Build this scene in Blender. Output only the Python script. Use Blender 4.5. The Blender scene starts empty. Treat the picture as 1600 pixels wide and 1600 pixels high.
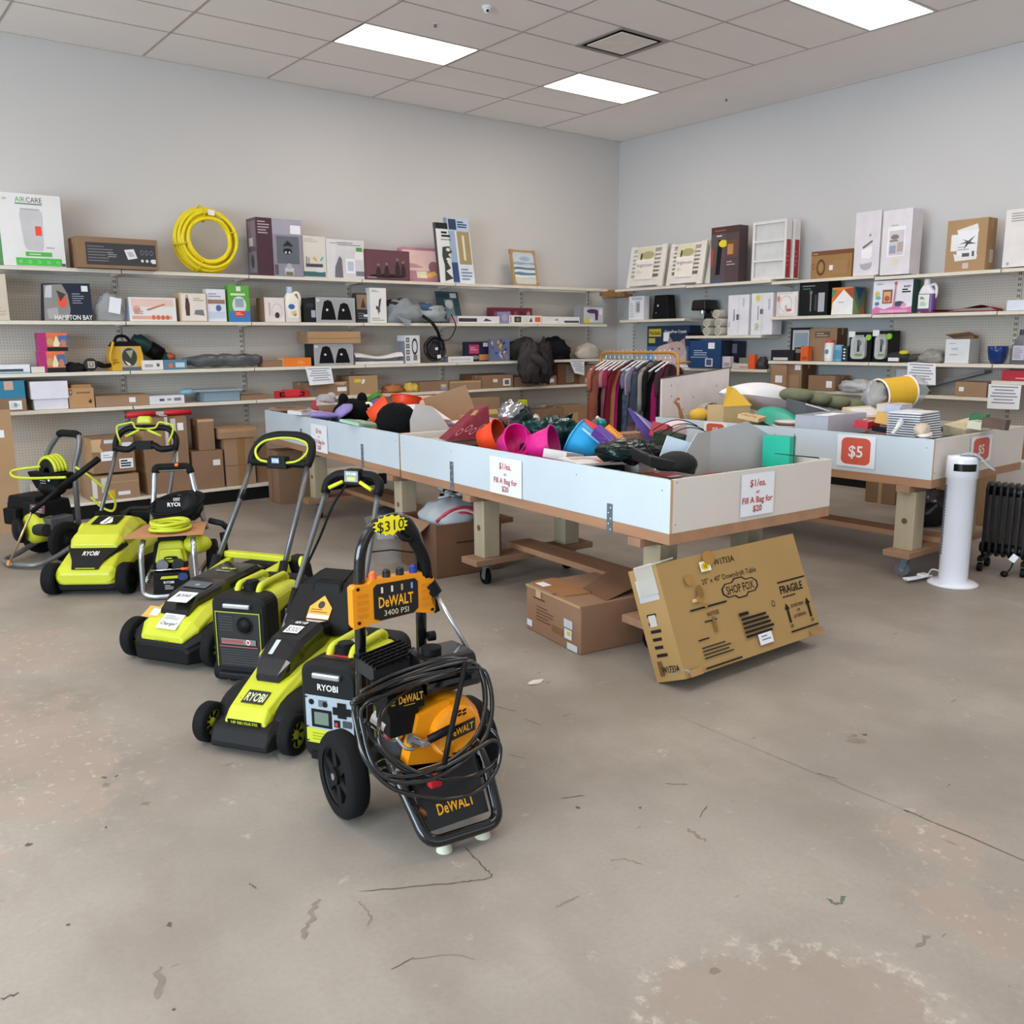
import bpy, bmesh, math, random
from math import sin, cos, pi, radians as R
from mathutils import Vector as V, Matrix, Euler, noise as mnoise
SC = bpy.context.scene
COL = SC.collection
# ---------------------------------------------------------------- camera
FPX, YAW, PITCH, ROLL, CAMZ = 1396.8, 0.908675, 0.189737, -0.008027, 1.55
_fw = V((cos(YAW) * cos(PITCH), sin(YAW) * cos(PITCH), -sin(PITCH)))
_r0 = V((sin(YAW), -cos(YAW), 0)); _u0 = _r0.cross(_fw)
_ri = cos(ROLL) * _r0 + sin(ROLL) * _u0
_up = -sin(ROLL) * _r0 + cos(ROLL) * _u0
cam = bpy.data.cameras.new('camera'); co = bpy.data.objects.new('camera', cam); COL.objects.link(co)
cam.sensor_width = 36; cam.lens = FPX / 1600 * 36; cam.clip_start = .05
_m = Matrix((_ri, _up, -_fw)).transposed().to_4x4(); _m.translation = V((0, 0, CAMZ))
co.matrix_world = _m
SC.camera = co
# ---------------------------------------------------------------- world, lights, exposure
w = bpy.data.worlds.new('world'); SC.world = w; w.use_nodes = True
w.node_tree.nodes['Background'].inputs[0].default_value = (.75, .87, 1, 1)
w.node_tree.nodes['Background'].inputs[1].default_value = .6
SC.view_settings.view_transform = 'Standard'; SC.view_settings.look = 'None'
SC.view_settings.exposure = 0.0; SC.view_settings.gamma = 1.0; SC.view_settings.use_curve_mapping = False
SC.cycles.max_bounces = 8; SC.cycles.diffuse_bounces = 6; SC.cycles.glossy_bounces = 3
SC.cycles.sample_clamp_indirect = 6.0; SC.cycles.caustics_reflective = False; SC.cycles.caustics_refractive = False
PANEL_STRENGTH = 11.5        # the troffers in the ceiling
def daylight(name, loc, rot, sx, sy, power, color):
    l = bpy.data.lights.new(name, 'AREA'); l.shape = 'RECTANGLE'; l.size = sx; l.size_y = sy
    l.energy = power; l.color = color
    o = bpy.data.objects.new(name, l); COL.objects.link(o); o.location = loc; o.rotation_euler = rot
    return o
WIN_X = -5.5
# daylight through the shop windows of the left wall (x = WIN_X) and of the front wall behind the viewer
daylight('window_daylight', (WIN_X + .06, 1.2, 1.75), (0, R(-90), 0), 2.5, 7.6, 770, (.68, .85, 1))
daylight('front_window_daylight', (2.2, -4.9, 1.75), (R(90), 0, 0), 7.0, 2.5, 60, (.85, .92, 1))
# ---------------------------------------------------------------- pixels of the photograph (1600 x 1600) to points of the place
def ray(px, py):
    return _fw + _ri * ((px - 800) / FPX) - _up * ((py - 800) / FPX)
CAM = V((0, 0, CAMZ))
def at_x(px, py, x): d = ray(px, py); return CAM + d * (x / d.x)
def at_y(px, py, y): d = ray(px, py); return CAM + d * (y / d.y)
def at_z(px, py, z): d = ray(px, py); return CAM + d * ((z - CAMZ) / d.z)
def above(px, py, p):                 # height at which the pixel passes over ground point p
    d = ray(px, py); t = (p.x * d.x + p.y * d.y) / (d.x ** 2 + d.y ** 2); return CAMZ + d.z * t
def pix(p):
    d = p - CAM; k = d.dot(_fw); return (800 + FPX * d.dot(_ri) / k, 800 - FPX * d.dot(_up) / k)
# ---------------------------------------------------------------- materials
def lin(c):
    if isinstance(c, str):
        c = [int(c[i:i + 2], 16) / 255 for i in (0, 2, 4)]
    return tuple((x / 12.92 if x <= .04045 else ((x + .055) / 1.055) ** 2.4) for x in c[:3]) + (1,)
_mats = {}
def mat(hexc, rough=.6, metal=0.0, var=.06, scale=8.0, bump=0.0, kind=None, alpha=1.0, emit=0.0, coat=0.0, stretch=None):
    key = (hexc, rough, metal, var, scale, bump, kind, alpha, emit, coat, stretch)
    if key in _mats: return _mats[key]
    m = bpy.data.materials.new('m_%s_%d' % (kind or 'plain', len(_mats))); m.use_nodes = True
    nt = m.node_tree; N = nt.nodes; Lk = nt.links
    b = N['Principled BSDF']; c = lin(hexc)
    b.inputs['Roughness'].default_value = rough; b.inputs['Metallic'].default_value = metal
    b.inputs['Specular IOR Level'].default_value = .18 if max(c[:3]) < .03 and not coat and rough > .4 else .4
    if coat: b.inputs['Coat Weight'].default_value = coat
    if alpha < 1: b.inputs['Alpha'].default_value = alpha
    tc = N.new('ShaderNodeTexCoord'); nz = N.new('ShaderNodeTexNoise')
    nz.inputs['Scale'].default_value = scale; nz.inputs['Detail'].default_value = 4
    if stretch:
        mp = N.new('ShaderNodeMapping'); mp.inputs['Scale'].default_value = stretch
        Lk.new(tc.outputs['Object'], mp.inputs[0]); Lk.new(mp.outputs[0], nz.inputs['Vector'])
    else:
        Lk.new(tc.outputs['Object'], nz.inputs['Vector'])
    mx = N.new('ShaderNodeMix'); mx.data_type = 'RGBA'
    mx.inputs['A'].default_value = tuple(max(0, x * (1 - 2 * var)) for x in c[:3]) + (1,)
    mx.inputs['B'].default_value = tuple(min(1, x * (1 + 2 * var)) for x in c[:3]) + (1,)
    Lk.new(nz.outputs['Fac'], mx.inputs['Factor']); Lk.new(mx.outputs['Result'], b.inputs['Base Color'])
    if emit:
        b.inputs['Emission Color'].default_value = c; b.inputs['Emission Strength'].default_value = emit
    if bump:
        bp = N.new('ShaderNodeBump'); bp.inputs['Strength'].default_value = bump; bp.inputs['Distance'].default_value = .01
        Lk.new(nz.outputs['Fac'], bp.inputs['Height']); Lk.new(bp.outputs[0], b.inputs['Normal'])
    _mats[key] = m
    return m
CARD = mat('9f8064', .85, var=.10, scale=3)
CARD2 = mat('8e6f56', .85, var=.10, scale=4)
CARD3 = mat('ad8b66', .85, var=.07, scale=3)
CARDD = mat('6f4f38', .9, var=.1, scale=4)
TAPE = mat('bb9a72', .35, var=.05)
WHITE = mat('e6e4e2', .5, var=.02)
OFFW = mat('d9d2c8', .6, var=.03)
PAPER = mat('ebebef', .7, var=.02)
BLACK = mat('0d0d0e', .5, var=.1)
RUB = mat('141415', .75, var=.12, scale=20, bump=.1)
GLOSS = mat('0d0d0e', .16, var=.1, coat=.4)
DGREY = mat('2f2f30', .55, var=.08)
MGREY = mat('6e6f71', .5, var=.06)
LGREY = mat('a9abad', .45, var=.04)
LIME = mat('bcc02a', .38, var=.04)
LIMED = mat('98a222', .4, var=.06)
ORANGE = mat('f0950f', .38, var=.04)
ALU = mat('bfc1c4', .28, .9, var=.04)
CHROME = mat('d9dadc', .15, 1.0, var=.03)
GALV = mat('8795a0', .4, .7, var=.12, scale=30)
PIPE = mat('68696b', .35, .6, var=.05)
RED = mat('c2222c', .5, var=.05)
INK = mat('22201f', .8, var=.05)
GREYP = mat('8d8c90', .6, var=.06)
NAVY = mat('1c2436', .5, var=.08)
CLEAR = mat('dfe3e6', .12, var=.02, alpha=.28)
SMOKE = mat('c8ccd0', .15, var=.05, alpha=.4)
# ---------------------------------------------------------------- mesh builder
_txt = {}
def text_geo(s, bold=False):
    k = (s, bold)
    if k in _txt: return _txt[k]
    cu = bpy.data.curves.new('t', 'FONT'); cu.body = s; cu.resolution_u = 2; cu.size = 1
    if bold: cu.offset = .018
    o = bpy.data.objects.new('t', cu); COL.objects.link(o)
    dg = bpy.context.evaluated_depsgraph_get()
    me = bpy.data.meshes.new_from_object(o.evaluated_get(dg))
    vs = [v.co.copy() for v in me.vertices]; fs = [tuple(p.vertices) for p in me.polygons]
    bpy.data.objects.remove(o); bpy.data.curves.remove(cu); bpy.data.meshes.remove(me)
    if vs:
        x0 = min(v.x for v in vs); x1 = max(v.x for v in vs); y0 = min(v.y for v in vs); y1 = max(v.y for v in vs)
    else: x0 = y0 = 0; x1 = y1 = 1
    _txt[k] = (vs, fs, x0, x1, y0, y1)
    return _txt[k]
class B:
    def __init__(s): s.v = []; s.f = []; s.mi = []; s.sm = []; s.mats = []; s.M = None
    def mid(s, m):
        if m not in s.mats: s.mats.append(m)
        return s.mats.index(m)
    def add(s, vs, fs, m, smooth=False):
        o = len(s.v); i = s.mid(m)
        s.v += [(s.M @ V(p)) if s.M else V(p) for p in vs]
        for f in fs: s.f.append(tuple(o + k for k in f)); s.mi.append(i); s.sm.append(smooth)
        return s
    def hexa(s, b, t, m):
        return s.add(list(b) + list(t), [(3, 2, 1, 0), (4, 5, 6, 7), (0, 1, 5, 4), (1, 2, 6, 5), (2, 3, 7, 6), (3, 0, 4, 7)], m)
    def box(s, c, d, m, rot=None, taper=(1, 1), shift=(0, 0)):
        c = V(c); x, y, z = d[0] / 2, d[1] / 2, d[2] / 2; q = Euler(rot).to_matrix() if rot else Matrix.Identity(3)
        b = [c + q @ V(p) for p in ((-x, -y, -z), (x, -y, -z), (x, y, -z), (-x, y, -z))]
        tx, ty = x * taper[0], y * taper[1]; sx, sy = shift
        t = [c + q @ V(p) for p in ((sx - tx, sy - ty, z), (sx + tx, sy - ty, z), (sx + tx, sy + ty, z), (sx - tx, sy + ty, z))]
        return s.hexa(b, t, m)
    def bx(s, x0, x1, y0, y1, z0, z1, m):
        return s.box(((x0 + x1) / 2, (y0 + y1) / 2, (z0 + z1) / 2), (x1 - x0, y1 - y0, z1 - z0), m)
    def prism(s, poly, a0, a1, m, ax='x', smooth=False):
        n = len(poly)
        def P(p, a): return {'x': (a, p[0], p[1]), 'y': (p[0], a, p[1]), 'z': (p[0], p[1], a)}[ax]
        vs = [P(p, a0) for p in poly] + [P(p, a1) for p in poly]
        fs = [tuple(range(n - 1, -1, -1)), tuple(range(n, 2 * n))] + [(i, (i + 1) % n, n + (i + 1) % n, n + i) for i in range(n)]
        return s.add(vs, fs, m, smooth)
    def loft(s, rings, m, smooth=False, caps=True, closed=True):
        n = len(rings[0]); vs = [p for r in rings for p in r]; fs = []
        for k in range(len(rings) - 1):
            for i in range(n if closed else n - 1):
                j = (i + 1) % n; fs.append((k * n + i, k * n + j, (k + 1) * n + j, (k + 1) * n + i))
        if caps: fs += [tuple(range(n - 1, -1, -1)), tuple(range((len(rings) - 1) * n, len(rings) * n))]
        return s.add(vs, fs, m, smooth)
    def cyl(s, p0, p1, r0, m, r1=None, n=20, caps=True, smooth=True):
        p0, p1 = V(p0), V(p1); r1 = r0 if r1 is None else r1; d = (p1 - p0).normalized()
        a = d.orthogonal().normalized(); b = d.cross(a)
        R0 = [p0 + (a * cos(2 * pi * i / n) + b * sin(2 * pi * i / n)) * r0 for i in range(n)]
        R1 = [p1 + (a * cos(2 * pi * i / n) + b * sin(2 * pi * i / n)) * r1 for i in range(n)]
        s.loft([R0, R1], m, smooth, False)
        if caps:
            s.add(R0, [tuple(range(n - 1, -1, -1))], m); s.add(R1, [tuple(range(n))], m)
        return s
    def lathe(s, prof, o, m, ax=(0, 0, 1), n=24, smooth=True, arc=1.0):
        o = V(o); d = V(ax).normalized(); a = d.orthogonal().normalized(); b = d.cross(a)
        rings = [[o + d * z + (a * cos(2 * pi * i * arc / n) + b * sin(2 * pi * i * arc / n)) * max(r, 1e-4) for i in range(n)] for r, z in prof]
        return s.loft(rings, m, smooth, False)
    def tube(s, pts, r, m, n=8, closed=False, sub=0, caps=True):
        P = [V(p) for p in pts]
        if sub: P = spline(P, sub, closed)
        k = len(P); rings = []; up = None
        for i in range(k):
            if closed: t = P[(i + 1) % k] - P[i - 1]
            else: t = P[min(i + 1, k - 1)] - P[max(i - 1, 0)]
            if t.length < 1e-9: t = V((0, 0, 1))
            t.normalize()
            if up is None: up = t.orthogonal().normalized()
            up = (up - t * up.dot(t))
            if up.length < 1e-6: up = t.orthogonal()
            up.normalize(); b = t.cross(up); rr = r[i * len(r) // k] if isinstance(r, (list, tuple)) else r
            rings.append([P[i] + (up * cos(2 * pi * j / n) + b * sin(2 * pi * j / n)) * rr for j in range(n)])
        if closed: rings.append(rings[0])
        return s.loft(rings, m, True, caps and not closed)
    def ell(s, c, d, m, nu=16, nv=10, rot=None, bumpy=0.0, freq=3.0, seed=0, flat=0.0):
        c = V(c); q = Euler(rot).to_matrix() if rot else Matrix.Identity(3); rings = []
        for j in range(nv + 1):
            ph = pi * j / nv - pi / 2; ring = []
            for i in range(nu):
                th = 2 * pi * i / nu; p = V((cos(ph) * cos(th), cos(ph) * sin(th), sin(ph)))
                k = 1 + (bumpy * mnoise.noise(p * freq + V((seed, seed * 2.3, 0))) if bumpy else 0)
                p = V((p.x * d[0], p.y * d[1], p.z * d[2])) * k
                if flat and p.z < -d[2] * flat: p.z = -d[2] * flat
                ring.append(c + q @ p)
            rings.append(ring)
        return s.loft(rings, m, True, False)
    def sheet(s, fn, nu, nv, m, smooth=True, thick=0.0):
        vs = [V(fn(i / nu, j / nv)) for j in range(nv + 1) for i in range(nu + 1)]
        fs = [(j * (nu + 1) + i, j * (nu + 1) + i + 1, (j + 1) * (nu + 1) + i + 1, (j + 1) * (nu + 1) + i) for j in range(nv) for i in range(nu)]
        return s.add(vs, fs, m, smooth)
    def face(s, o, r, u): return Face(s, V(o), V(r), V(u))
    def text(s, t, o, r, u, h, m, al='c', bold=True, wmax=None):
        vs, fs, x0, x1, y0, y1 = text_geo(t, bold); r, u, o = V(r).normalized(), V(u).normalized(), V(o)
        k = h / .72; kx = k
        if wmax and (x1 - x0) * k > wmax: kx = wmax / (x1 - x0)
        ox = {'c': (x0 + x1) / 2, 'l': x0, 'r': x1}[al]
        return s.add([o + r * ((v.x - ox) * kx) + u * ((v.y - .36) * k) for v in vs], fs, m)
    def build(s, name, parent=None, loc=None, rz=0.0, bevel=0.0, seg=2, sub=0, solid=0.0, rot=None):
        me = bpy.data.meshes.new(name); me.from_pydata([tuple(p) for p in s.v], [], s.f)
        for m in s.mats: me.materials.append(m)
        me.polygons.foreach_set('material_index', s.mi); me.polygons.foreach_set('use_smooth', s.sm)
        me.update()
        o = bpy.data.objects.new(name, me); COL.objects.link(o)
        if parent: o.parent = parent
        if loc is not None: o.location = loc
        o.rotation_euler = rot if rot else (0, 0, rz)
        if solid:
            md = o.modifiers.new('solid', 'SOLIDIFY'); md.thickness = solid; md.offset = -1
        if bevel:
            md = o.modifiers.new('bevel', 'BEVEL'); md.width = bevel; md.segments = seg; md.limit_method = 'ANGLE'; md.angle_limit = R(35)
            md.harden_normals = False
        if sub:
            md = o.modifiers.new('sub', 'SUBSURF'); md.levels = sub; md.render_levels = sub
        return o
class Face:                            # a flat patch of a mesh on which print is laid out in 0..1 coordinates
    def __init__(s, b, o, r, u): s.b, s.o, s.r, s.u = b, o, r, u; s.n = r.cross(u).normalized(); s.k = 0
    def p(s, x, y, e=None): return s.o + s.r * x + s.u * y + s.n * (e if e is not None else .0008 + .0003 * s.k)
    def rect(s, x0, y0, x1, y1, m):
        s.k += 1; s.b.add([s.p(x0, y0), s.p(x1, y0), s.p(x1, y1), s.p(x0, y1)], [(0, 1, 2, 3)], m); return s
    def poly(s, pts, m): s.k += 1; s.b.add([s.p(*q) for q in pts], [tuple(range(len(pts)))], m); return s
    def oval(s, x, y, rx, ry, m, n=18): return s.poly([(x + rx * cos(2 * pi * i / n), y + ry * sin(2 * pi * i / n)) for i in range(n)], m)
    def ring(s, x, y, rx, ry, m, k=.8, n=20):
        s.k += 1; a = [s.p(x + rx * cos(2 * pi * i / n), y + ry * sin(2 * pi * i / n)) for i in range(n)]
        c = [s.p(x + k * rx * cos(2 * pi * i / n), y + k * ry * sin(2 * pi * i / n)) for i in range(n)]
        s.b.add(a + c, [(i, (i + 1) % n, n + (i + 1) % n, n + i) for i in range(n)], m); return s
    def text(s, t, x, y, h, m, al='c', bold=True, wmax=None):       # h as share of the patch height
        s.k += 1; s.b.text(t, s.p(x, y), s.r, s.u, h * s.u.length, m, al, bold, wmax * s.r.length if wmax else None); return s
    def lines(s, x0, y0, x1, y1, n, m, fill=.4, seed=1):              # rows of small print
        rnd = random.Random(seed); h = (y1 - y0) / n
        for i in range(n):
            y = y1 - (i + .8) * h; e = x0 + (x1 - x0) * (.55 + .45 * rnd.random()); s.rect(x0, y, e, y + h * fill, m)
        return s
def spline(P, k, closed=False):
    n = len(P); out = []
    for i in range(n if closed else n - 1):
        p0 = P[i - 1] if (closed or i > 0) else P[0]; p1 = P[i]; p2 = P[(i + 1) % n]
        p3 = P[(i + 2) % n] if (closed or i + 2 < n) else P[-1]
        for j in range(k):
            t = j / k
            out.append(.5 * ((2 * p1) + (p2 - p0) * t + (2 * p0 - 5 * p1 + 4 * p2 - p3) * t * t + (3 * p1 - p0 - 3 * p2 + p3) * t ** 3))
    if not closed: out.append(P[-1])
    return out
def rounded(P, r, k=5):                # corners of a polyline turned into bends
    P = [V(p) for p in P]; out = [P[0]]
    for i in range(1, len(P) - 1):
        a, b, c = P[i - 1], P[i], P[i + 1]; d0 = (a - b); d1 = (c - b)
        q = min(r, d0.length * .49, d1.length * .49); s0 = b + d0.normalized() * q; s1 = b + d1.normalized() * q
        for j in range(k + 1):
            t = j / k; out.append(s0 * (1 - t) ** 2 + b * 2 * t * (1 - t) + s1 * t * t)
    out.append(P[-1]); return out
def tag(o, label, cat, group=None, kind=None):
    o['label'] = label; o['category'] = cat
    if group: o['group'] = group
    if kind: o['kind'] = kind
    return o
def thing(name, label, cat, loc=(0, 0, 0), rz=0.0, group=None):
    o = bpy.data.objects.new(name, None); COL.objects.link(o); o.empty_display_size = .1
    o.location = loc; o.rotation_euler = (0, 0, rz)
    return tag(o, label, cat, group)
def struct(b, name, **k):
    o = b.build(name, **k); o['kind'] = 'structure'; return o
# ================================================================ the room
WA, WB, CEIL = 9.23, 9.10, 4.19             # back wall y, right wall x, ceiling height
X0, Y0 = WIN_X, -5.0
GX, GY = 2.847, 8.409                         # ceiling grid lines: GX + 1.2192 i , GY - .6096 j
TX, TY = 1.2192, .6096
WALLM = mat('cdc9c6', .75, var=.012, scale=1.2, bump=.02)
# ---- floor : worn concrete
def concrete():
    m = bpy.data.materials.new('m_concrete'); m.use_nodes = True; nt = m.node_tree; N = nt.nodes; K = nt.links
    b = N['Principled BSDF']; b.inputs['Specular IOR Level'].default_value = .35
    tc = N.new('ShaderNodeTexCoord')
    def noise(scale, det, off=(0, 0, 0), st=(1, 1, 1), rough=.55):
        mp = N.new('ShaderNodeMapping'); mp.inputs['Location'].default_value = off; mp.inputs['Scale'].default_value = st
        K.new(tc.outputs['Object'], mp.inputs[0]); z = N.new('ShaderNodeTexNoise'); z.inputs['Scale'].default_value = scale
        z.inputs['Detail'].default_value = det; z.inputs['Roughness'].default_value = rough; K.new(mp.outputs[0], z.inputs['Vector']); return z.outputs['Fac']
    def mixc(f, a, c):
        x = N.new('ShaderNodeMix'); x.data_type = 'RGBA'
        K.new(f, x.inputs['Factor'])
        for k, s in (('A', a), ('B', c)):
            if isinstance(s, str): x.inputs[k].default_value = lin(s)
            else: K.new(s, x.inputs[k])
        return x.outputs['Result']
    def ramp(f, lo, hi):
        r = N.new('ShaderNodeMapRange'); r.inputs['From Min'].default_value = lo; r.inputs['From Max'].default_value = hi; K.new(f, r.inputs['Value']); return r.outputs[0]
    def mul(a, c):
        q = N.new('ShaderNodeMath'); q.operation = 'MULTIPLY'
        for i, s in enumerate((a, c)):
            if isinstance(s, (int, float)): q.inputs[i].default_value = s
            else: K.new(s, q.inputs[i])
        return q.outputs[0]
    def near(x, y, r0, r1, sx=1, sy=1):        # 1 inside r0, 0 outside r1 of a worn place
        mp = N.new('ShaderNodeMapping'); mp.vector_type = 'POINT'; mp.inputs['Location'].default_value = (-x * sx, -y * sy, 0); mp.inputs['Scale'].default_value = (sx, sy, 0)
        K.new(tc.outputs['Object'], mp.inputs[0]); ln = N.new('ShaderNodeVectorMath'); ln.operation = 'LENGTH'; K.new(mp.outputs[0], ln.inputs[0])
        r = N.new('ShaderNodeMapRange'); r.interpolation_type = 'SMOOTHSTEP'; r.inputs['From Min'].default_value = r1; r.inputs['From Max'].default_value = r0
        K.new(ln.outputs['Value'], r.inputs['Value']); return r.outputs[0]
    base = mixc(ramp(noise(.55, 5), .34, .66), '857c73', 'a2998f')
    base = mixc(mul(ramp(noise(1.7, 6, (3, 1, 0)), .46, .7), .55), base, 'aaa197')
    base = mixc(mul(ramp(noise(2.6, 8, (7, 2, 0), (1, .5, 1), .62), .48, .7), .55), base, '867a6f')
    fine = noise(60, 3, (1, 1, 0))
    base = mixc(mul(ramp(fine, .4, .75), .22), base, '7f7469')
    # pink scaled patches with pale flakes
    patch = noise(5.5, 6, (2, 9, 0), rough=.62)
    zones = [(ZA, 1.0), (ZB, .75)]
    def zone(Z):
        zs = None
        for z in Z:
            v = near(*z)
            if zs is None: zs = v
            else:
                q = N.new('ShaderNodeMath'); q.operation = 'MAXIMUM'; K.new(zs, q.inputs[0]); K.new(v, q.inputs[1]); zs = q.outputs[0]
        return zs
    def plus(a, b_, k):
        q = N.new('ShaderNodeMath'); q.operation = 'MULTIPLY_ADD'; K.new(a, q.inputs[0]); q.inputs[1].default_value = k; K.new(b_, q.inputs[2]); return q.outputs[0]
    fl = noise(21, 5, (5, 5, 0), rough=.7); rag = noise(9, 7, (2, 9, 0), rough=.68)
    za, zb = zone(ZA), zone(ZB)
    core = ramp(plus(za, rag, .5), .74, .82); halo = ramp(plus(za, rag, .5), .6, .72)
    base = mixc(mul(core, .6), base, '958477')
    edge = N.new('ShaderNodeMath'); edge.operation = 'SUBTRACT'; K.new(halo, edge.inputs[0]); K.new(core, edge.inputs[1]); edge.use_clamp = True
    base = mixc(mul(mul(edge.outputs[0], ramp(fl, .5, .58)), .65), base, 'c2b6aa')
    base = mixc(mul(mul(core, ramp(fl, .63, .67)), .6), base, 'bcaea2')
    base = mixc(mul(ramp(plus(zb, patch, .3), .66, .74), .55), base, 'a28f82')
    base = mixc(mul(mul(zb, ramp(fl, .58, .64)), .6), base, 'c6bbae')
    # dark specks and short scuffs everywhere
    base = mixc(mul(ramp(noise(14, 2, (4, 8, 0), (.35, 1.6, 1)), .735, .76), .6), base, '5d534b')
    base = mixc(mul(ramp(noise(9, 2, (8, 3, 0), (1.5, .3, 1)), .745, .77), .55), base, '665b52')
    K.new(base, b.inputs['Base Color'])
    rr = N.new('ShaderNodeMapRange'); rr.inputs['To Min'].default_value = .42; rr.inputs['To Max'].default_value = .62
    K.new(noise(1.3, 5, (1, 6, 0)), rr.inputs['Value']); K.new(rr.outputs[0], b.inputs['Roughness'])
    bp = N.new('ShaderNodeBump'); bp.inputs['Strength'].default_value = .12; bp.inputs['Distance'].default_value = .004
    K.new(fl, bp.inputs['Height']); K.new(bp.outputs[0], b.inputs['Normal'])
    return m
ZA = [(1.62, 1.08, .05, .33, 1, 1), (1.8, .96, .03, .3, 1, 1), (1.5, 1.22, .0, .22, 1, 1)]
ZB = [(2.62, 1.22, .03, .3, 1, 1), (2.34, .92, .0, .3, 1, 1), (.5, 3.7, .1, .6, 1, .5), (.75, 5.0, .05, .4, 1, .5)]
fb = B(); CON = concrete()
fb.bx(X0, WB, Y0, WA, -.1, 0, CON)
CRK = mat('5f554c', .9, var=.15, scale=30); CRK2 = mat('83776c', .9, var=.15, scale=20)
def crack(pts, wd, m, seed=0):
    rnd = random.Random(seed); P = spline([V((x, y, 0)) for x, y in pts], 9); L_, R_ = [], []
    for i, p in enumerate(P):
        t = (P[min(i + 1, len(P) - 1)] - P[max(i - 1, 0)]).normalized(); n = V((-t.y, t.x, 0))
        e = min(1, min(i, len(P) - 1 - i) / 2 + .15); q = p + n * rnd.uniform(-.5, .5) * wd
        k = wd * e * rnd.uniform(.5, 1.1); L_.append(q + n * k / 2 + V((0, 0, .0008))); R_.append(q - n * k / 2 + V((0, 0, .0008)))
    for i in range(len(P) - 1): fb.add([R_[i], R_[i + 1], L_[i + 1], L_[i]], [(0, 1, 2, 3)], m)
def zp(x, y): p = at_z(x, y, 0); return (p.x, p.y)
crack([(2.715, -2), (2.712, 1.0), (2.71, 1.35)], .007, CRK, 1); crack([(2.71, 1.35), (2.70, 2.4)], .004, CRK2, 2)
for i, (pts, wd, m) in enumerate([
    (((725, 1323), (755, 1355), (768, 1370), (740, 1376), (690, 1382), (560, 1393)), .006, CRK),
    (((497, 1404), (484, 1440), (473, 1468)), .018, CRK2), (((250, 1510), (252, 1560)), .02, CRK2),
    (((560, 1408), (578, 1430), (574, 1448)), .006, CRK2),
    (((905, 1400), (868, 1418)), .008, CRK2), (((1290, 1405), (1310, 1413), (1320, 1400)), .012, mat('5f6b5c', .9)),
    (((1430, 1480), (1452, 1462)), .014, CRK2), (((1038, 1225), (1075, 1226)), .006, CRK), (((875, 1248), (915, 1243)), .006, CRK),
    (((1275, 1208), (1310, 1217)), .006, CRK), (((1072, 1295), (1105, 1316)), .016, CRK2), (((953, 1345), (975, 1343), (1005, 1351)), .008, CRK2),
    (((1092, 1278), (1106, 1259)), .005, CRK), (((640, 1500), (700, 1492), (745, 1500)), .005, CRK2), (((610, 1515), (648, 1496)), .004, CRK),
    (((1322, 1152), (1345, 1157)), .02, CRK2), (((390, 1380), (400, 1390)), .006, CRK), (((0, 1562), (30, 1552)), .008, CRK),
    (((760, 1100), (810, 1112)), .005, CRK), (((792, 1178), (822, 1186)), .004, CRK), (((800, 1100), (780, 1110)), .004, CRK2)]):
    crack([zp(*q) for q in pts], wd, m, 10 + i)
rnd = random.Random(4)
for (px, py, s) in ((163, 1215, .012), (165, 1227, .02), (182, 1213, .01), (227, 1256, .022), (166, 1293, .008), (1335, 1150, .03), (1345, 1158, .03), (1350, 1148, .015), (903, 1262, .01), (1000, 1262, .01), (525, 1265, .01), (45, 1320, .015), (265, 1445, .012), (106, 1445, .008), (272, 1578, .006), (1115, 1518, .02), (1330, 1158, .02)):
    p = at_z(px, py, 0); n = 9
    ring = [(p.x + s * rnd.uniform(.3, 1) * cos(2 * pi * i / n), p.y + s * rnd.uniform(.3, 1.2) * sin(2 * pi * i / n), .0009) for i in range(n)]
    fb.add(ring, [tuple(range(n))], CRK if s < .02 else CRK2)
struct(fb, 'floor')
# ---- walls
b = B(); b.bx(X0 - .12, WB + .12, WA, WA + .12, 0, CEIL, WALLM); struct(b, 'wall_back')
b = B(); b.bx(WB, WB + .12, Y0, WA, 0, CEIL, mat('cbcaca', .75, var=.012, scale=1.2, bump=.02)); struct(b, 'wall_right')
def window_wall(name, along, fixed, lo, hi, holes, flip):
    b = B(); z0, z1 = .5, 3.0
    def P(a0, a1, zz0, zz1):
        if along == 'y': b.bx(fixed - .12, fixed, a0, a1, zz0, zz1, WALLM)
        else: b.bx(a0, a1, fixed - .12, fixed, zz0, zz1, WALLM)
    P(lo, hi, 0, z0); P(lo, hi, z1, CEIL); c = lo
    for a0, a1 in holes: P(c, a0, z0, z1); c = a1
    P(c, hi, z0, z1); struct(b, name)
    for k, (a0, a1) in enumerate(holes):
        f = B(); n = 3; fm = mat('5a5c5e', .4, .5)
        for i in range(n + 1):
            a = a0 + (a1 - a0) * i / n
            if along == 'y': f.bx(fixed - .09, fixed - .03, a - .025, a + .025, z0, z1, fm)
            else: f.bx(a - .025, a + .025, fixed - .09, fixed - .03, z0, z1, fm)
        for zz in (z0 + .025, z1 - .025):
            if along == 'y': f.bx(fixed - .09, fixed - .03, a0, a1, zz - .025, zz + .025, fm)
            else: f.bx(a0, a1, fixed - .09, fixed - .03, zz - .025, zz + .025, fm)
        struct(f, 'window_%d' % (k + (1 if along == 'y' else 3)))
window_wall('wall_left', 'y', X0, Y0, WA, [(-2.8, 1.0), (1.4, 5.2)], False)
window_wall('wall_front', 'x', Y0, X0, WB, [(-1.4, 5.8)], False)
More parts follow.
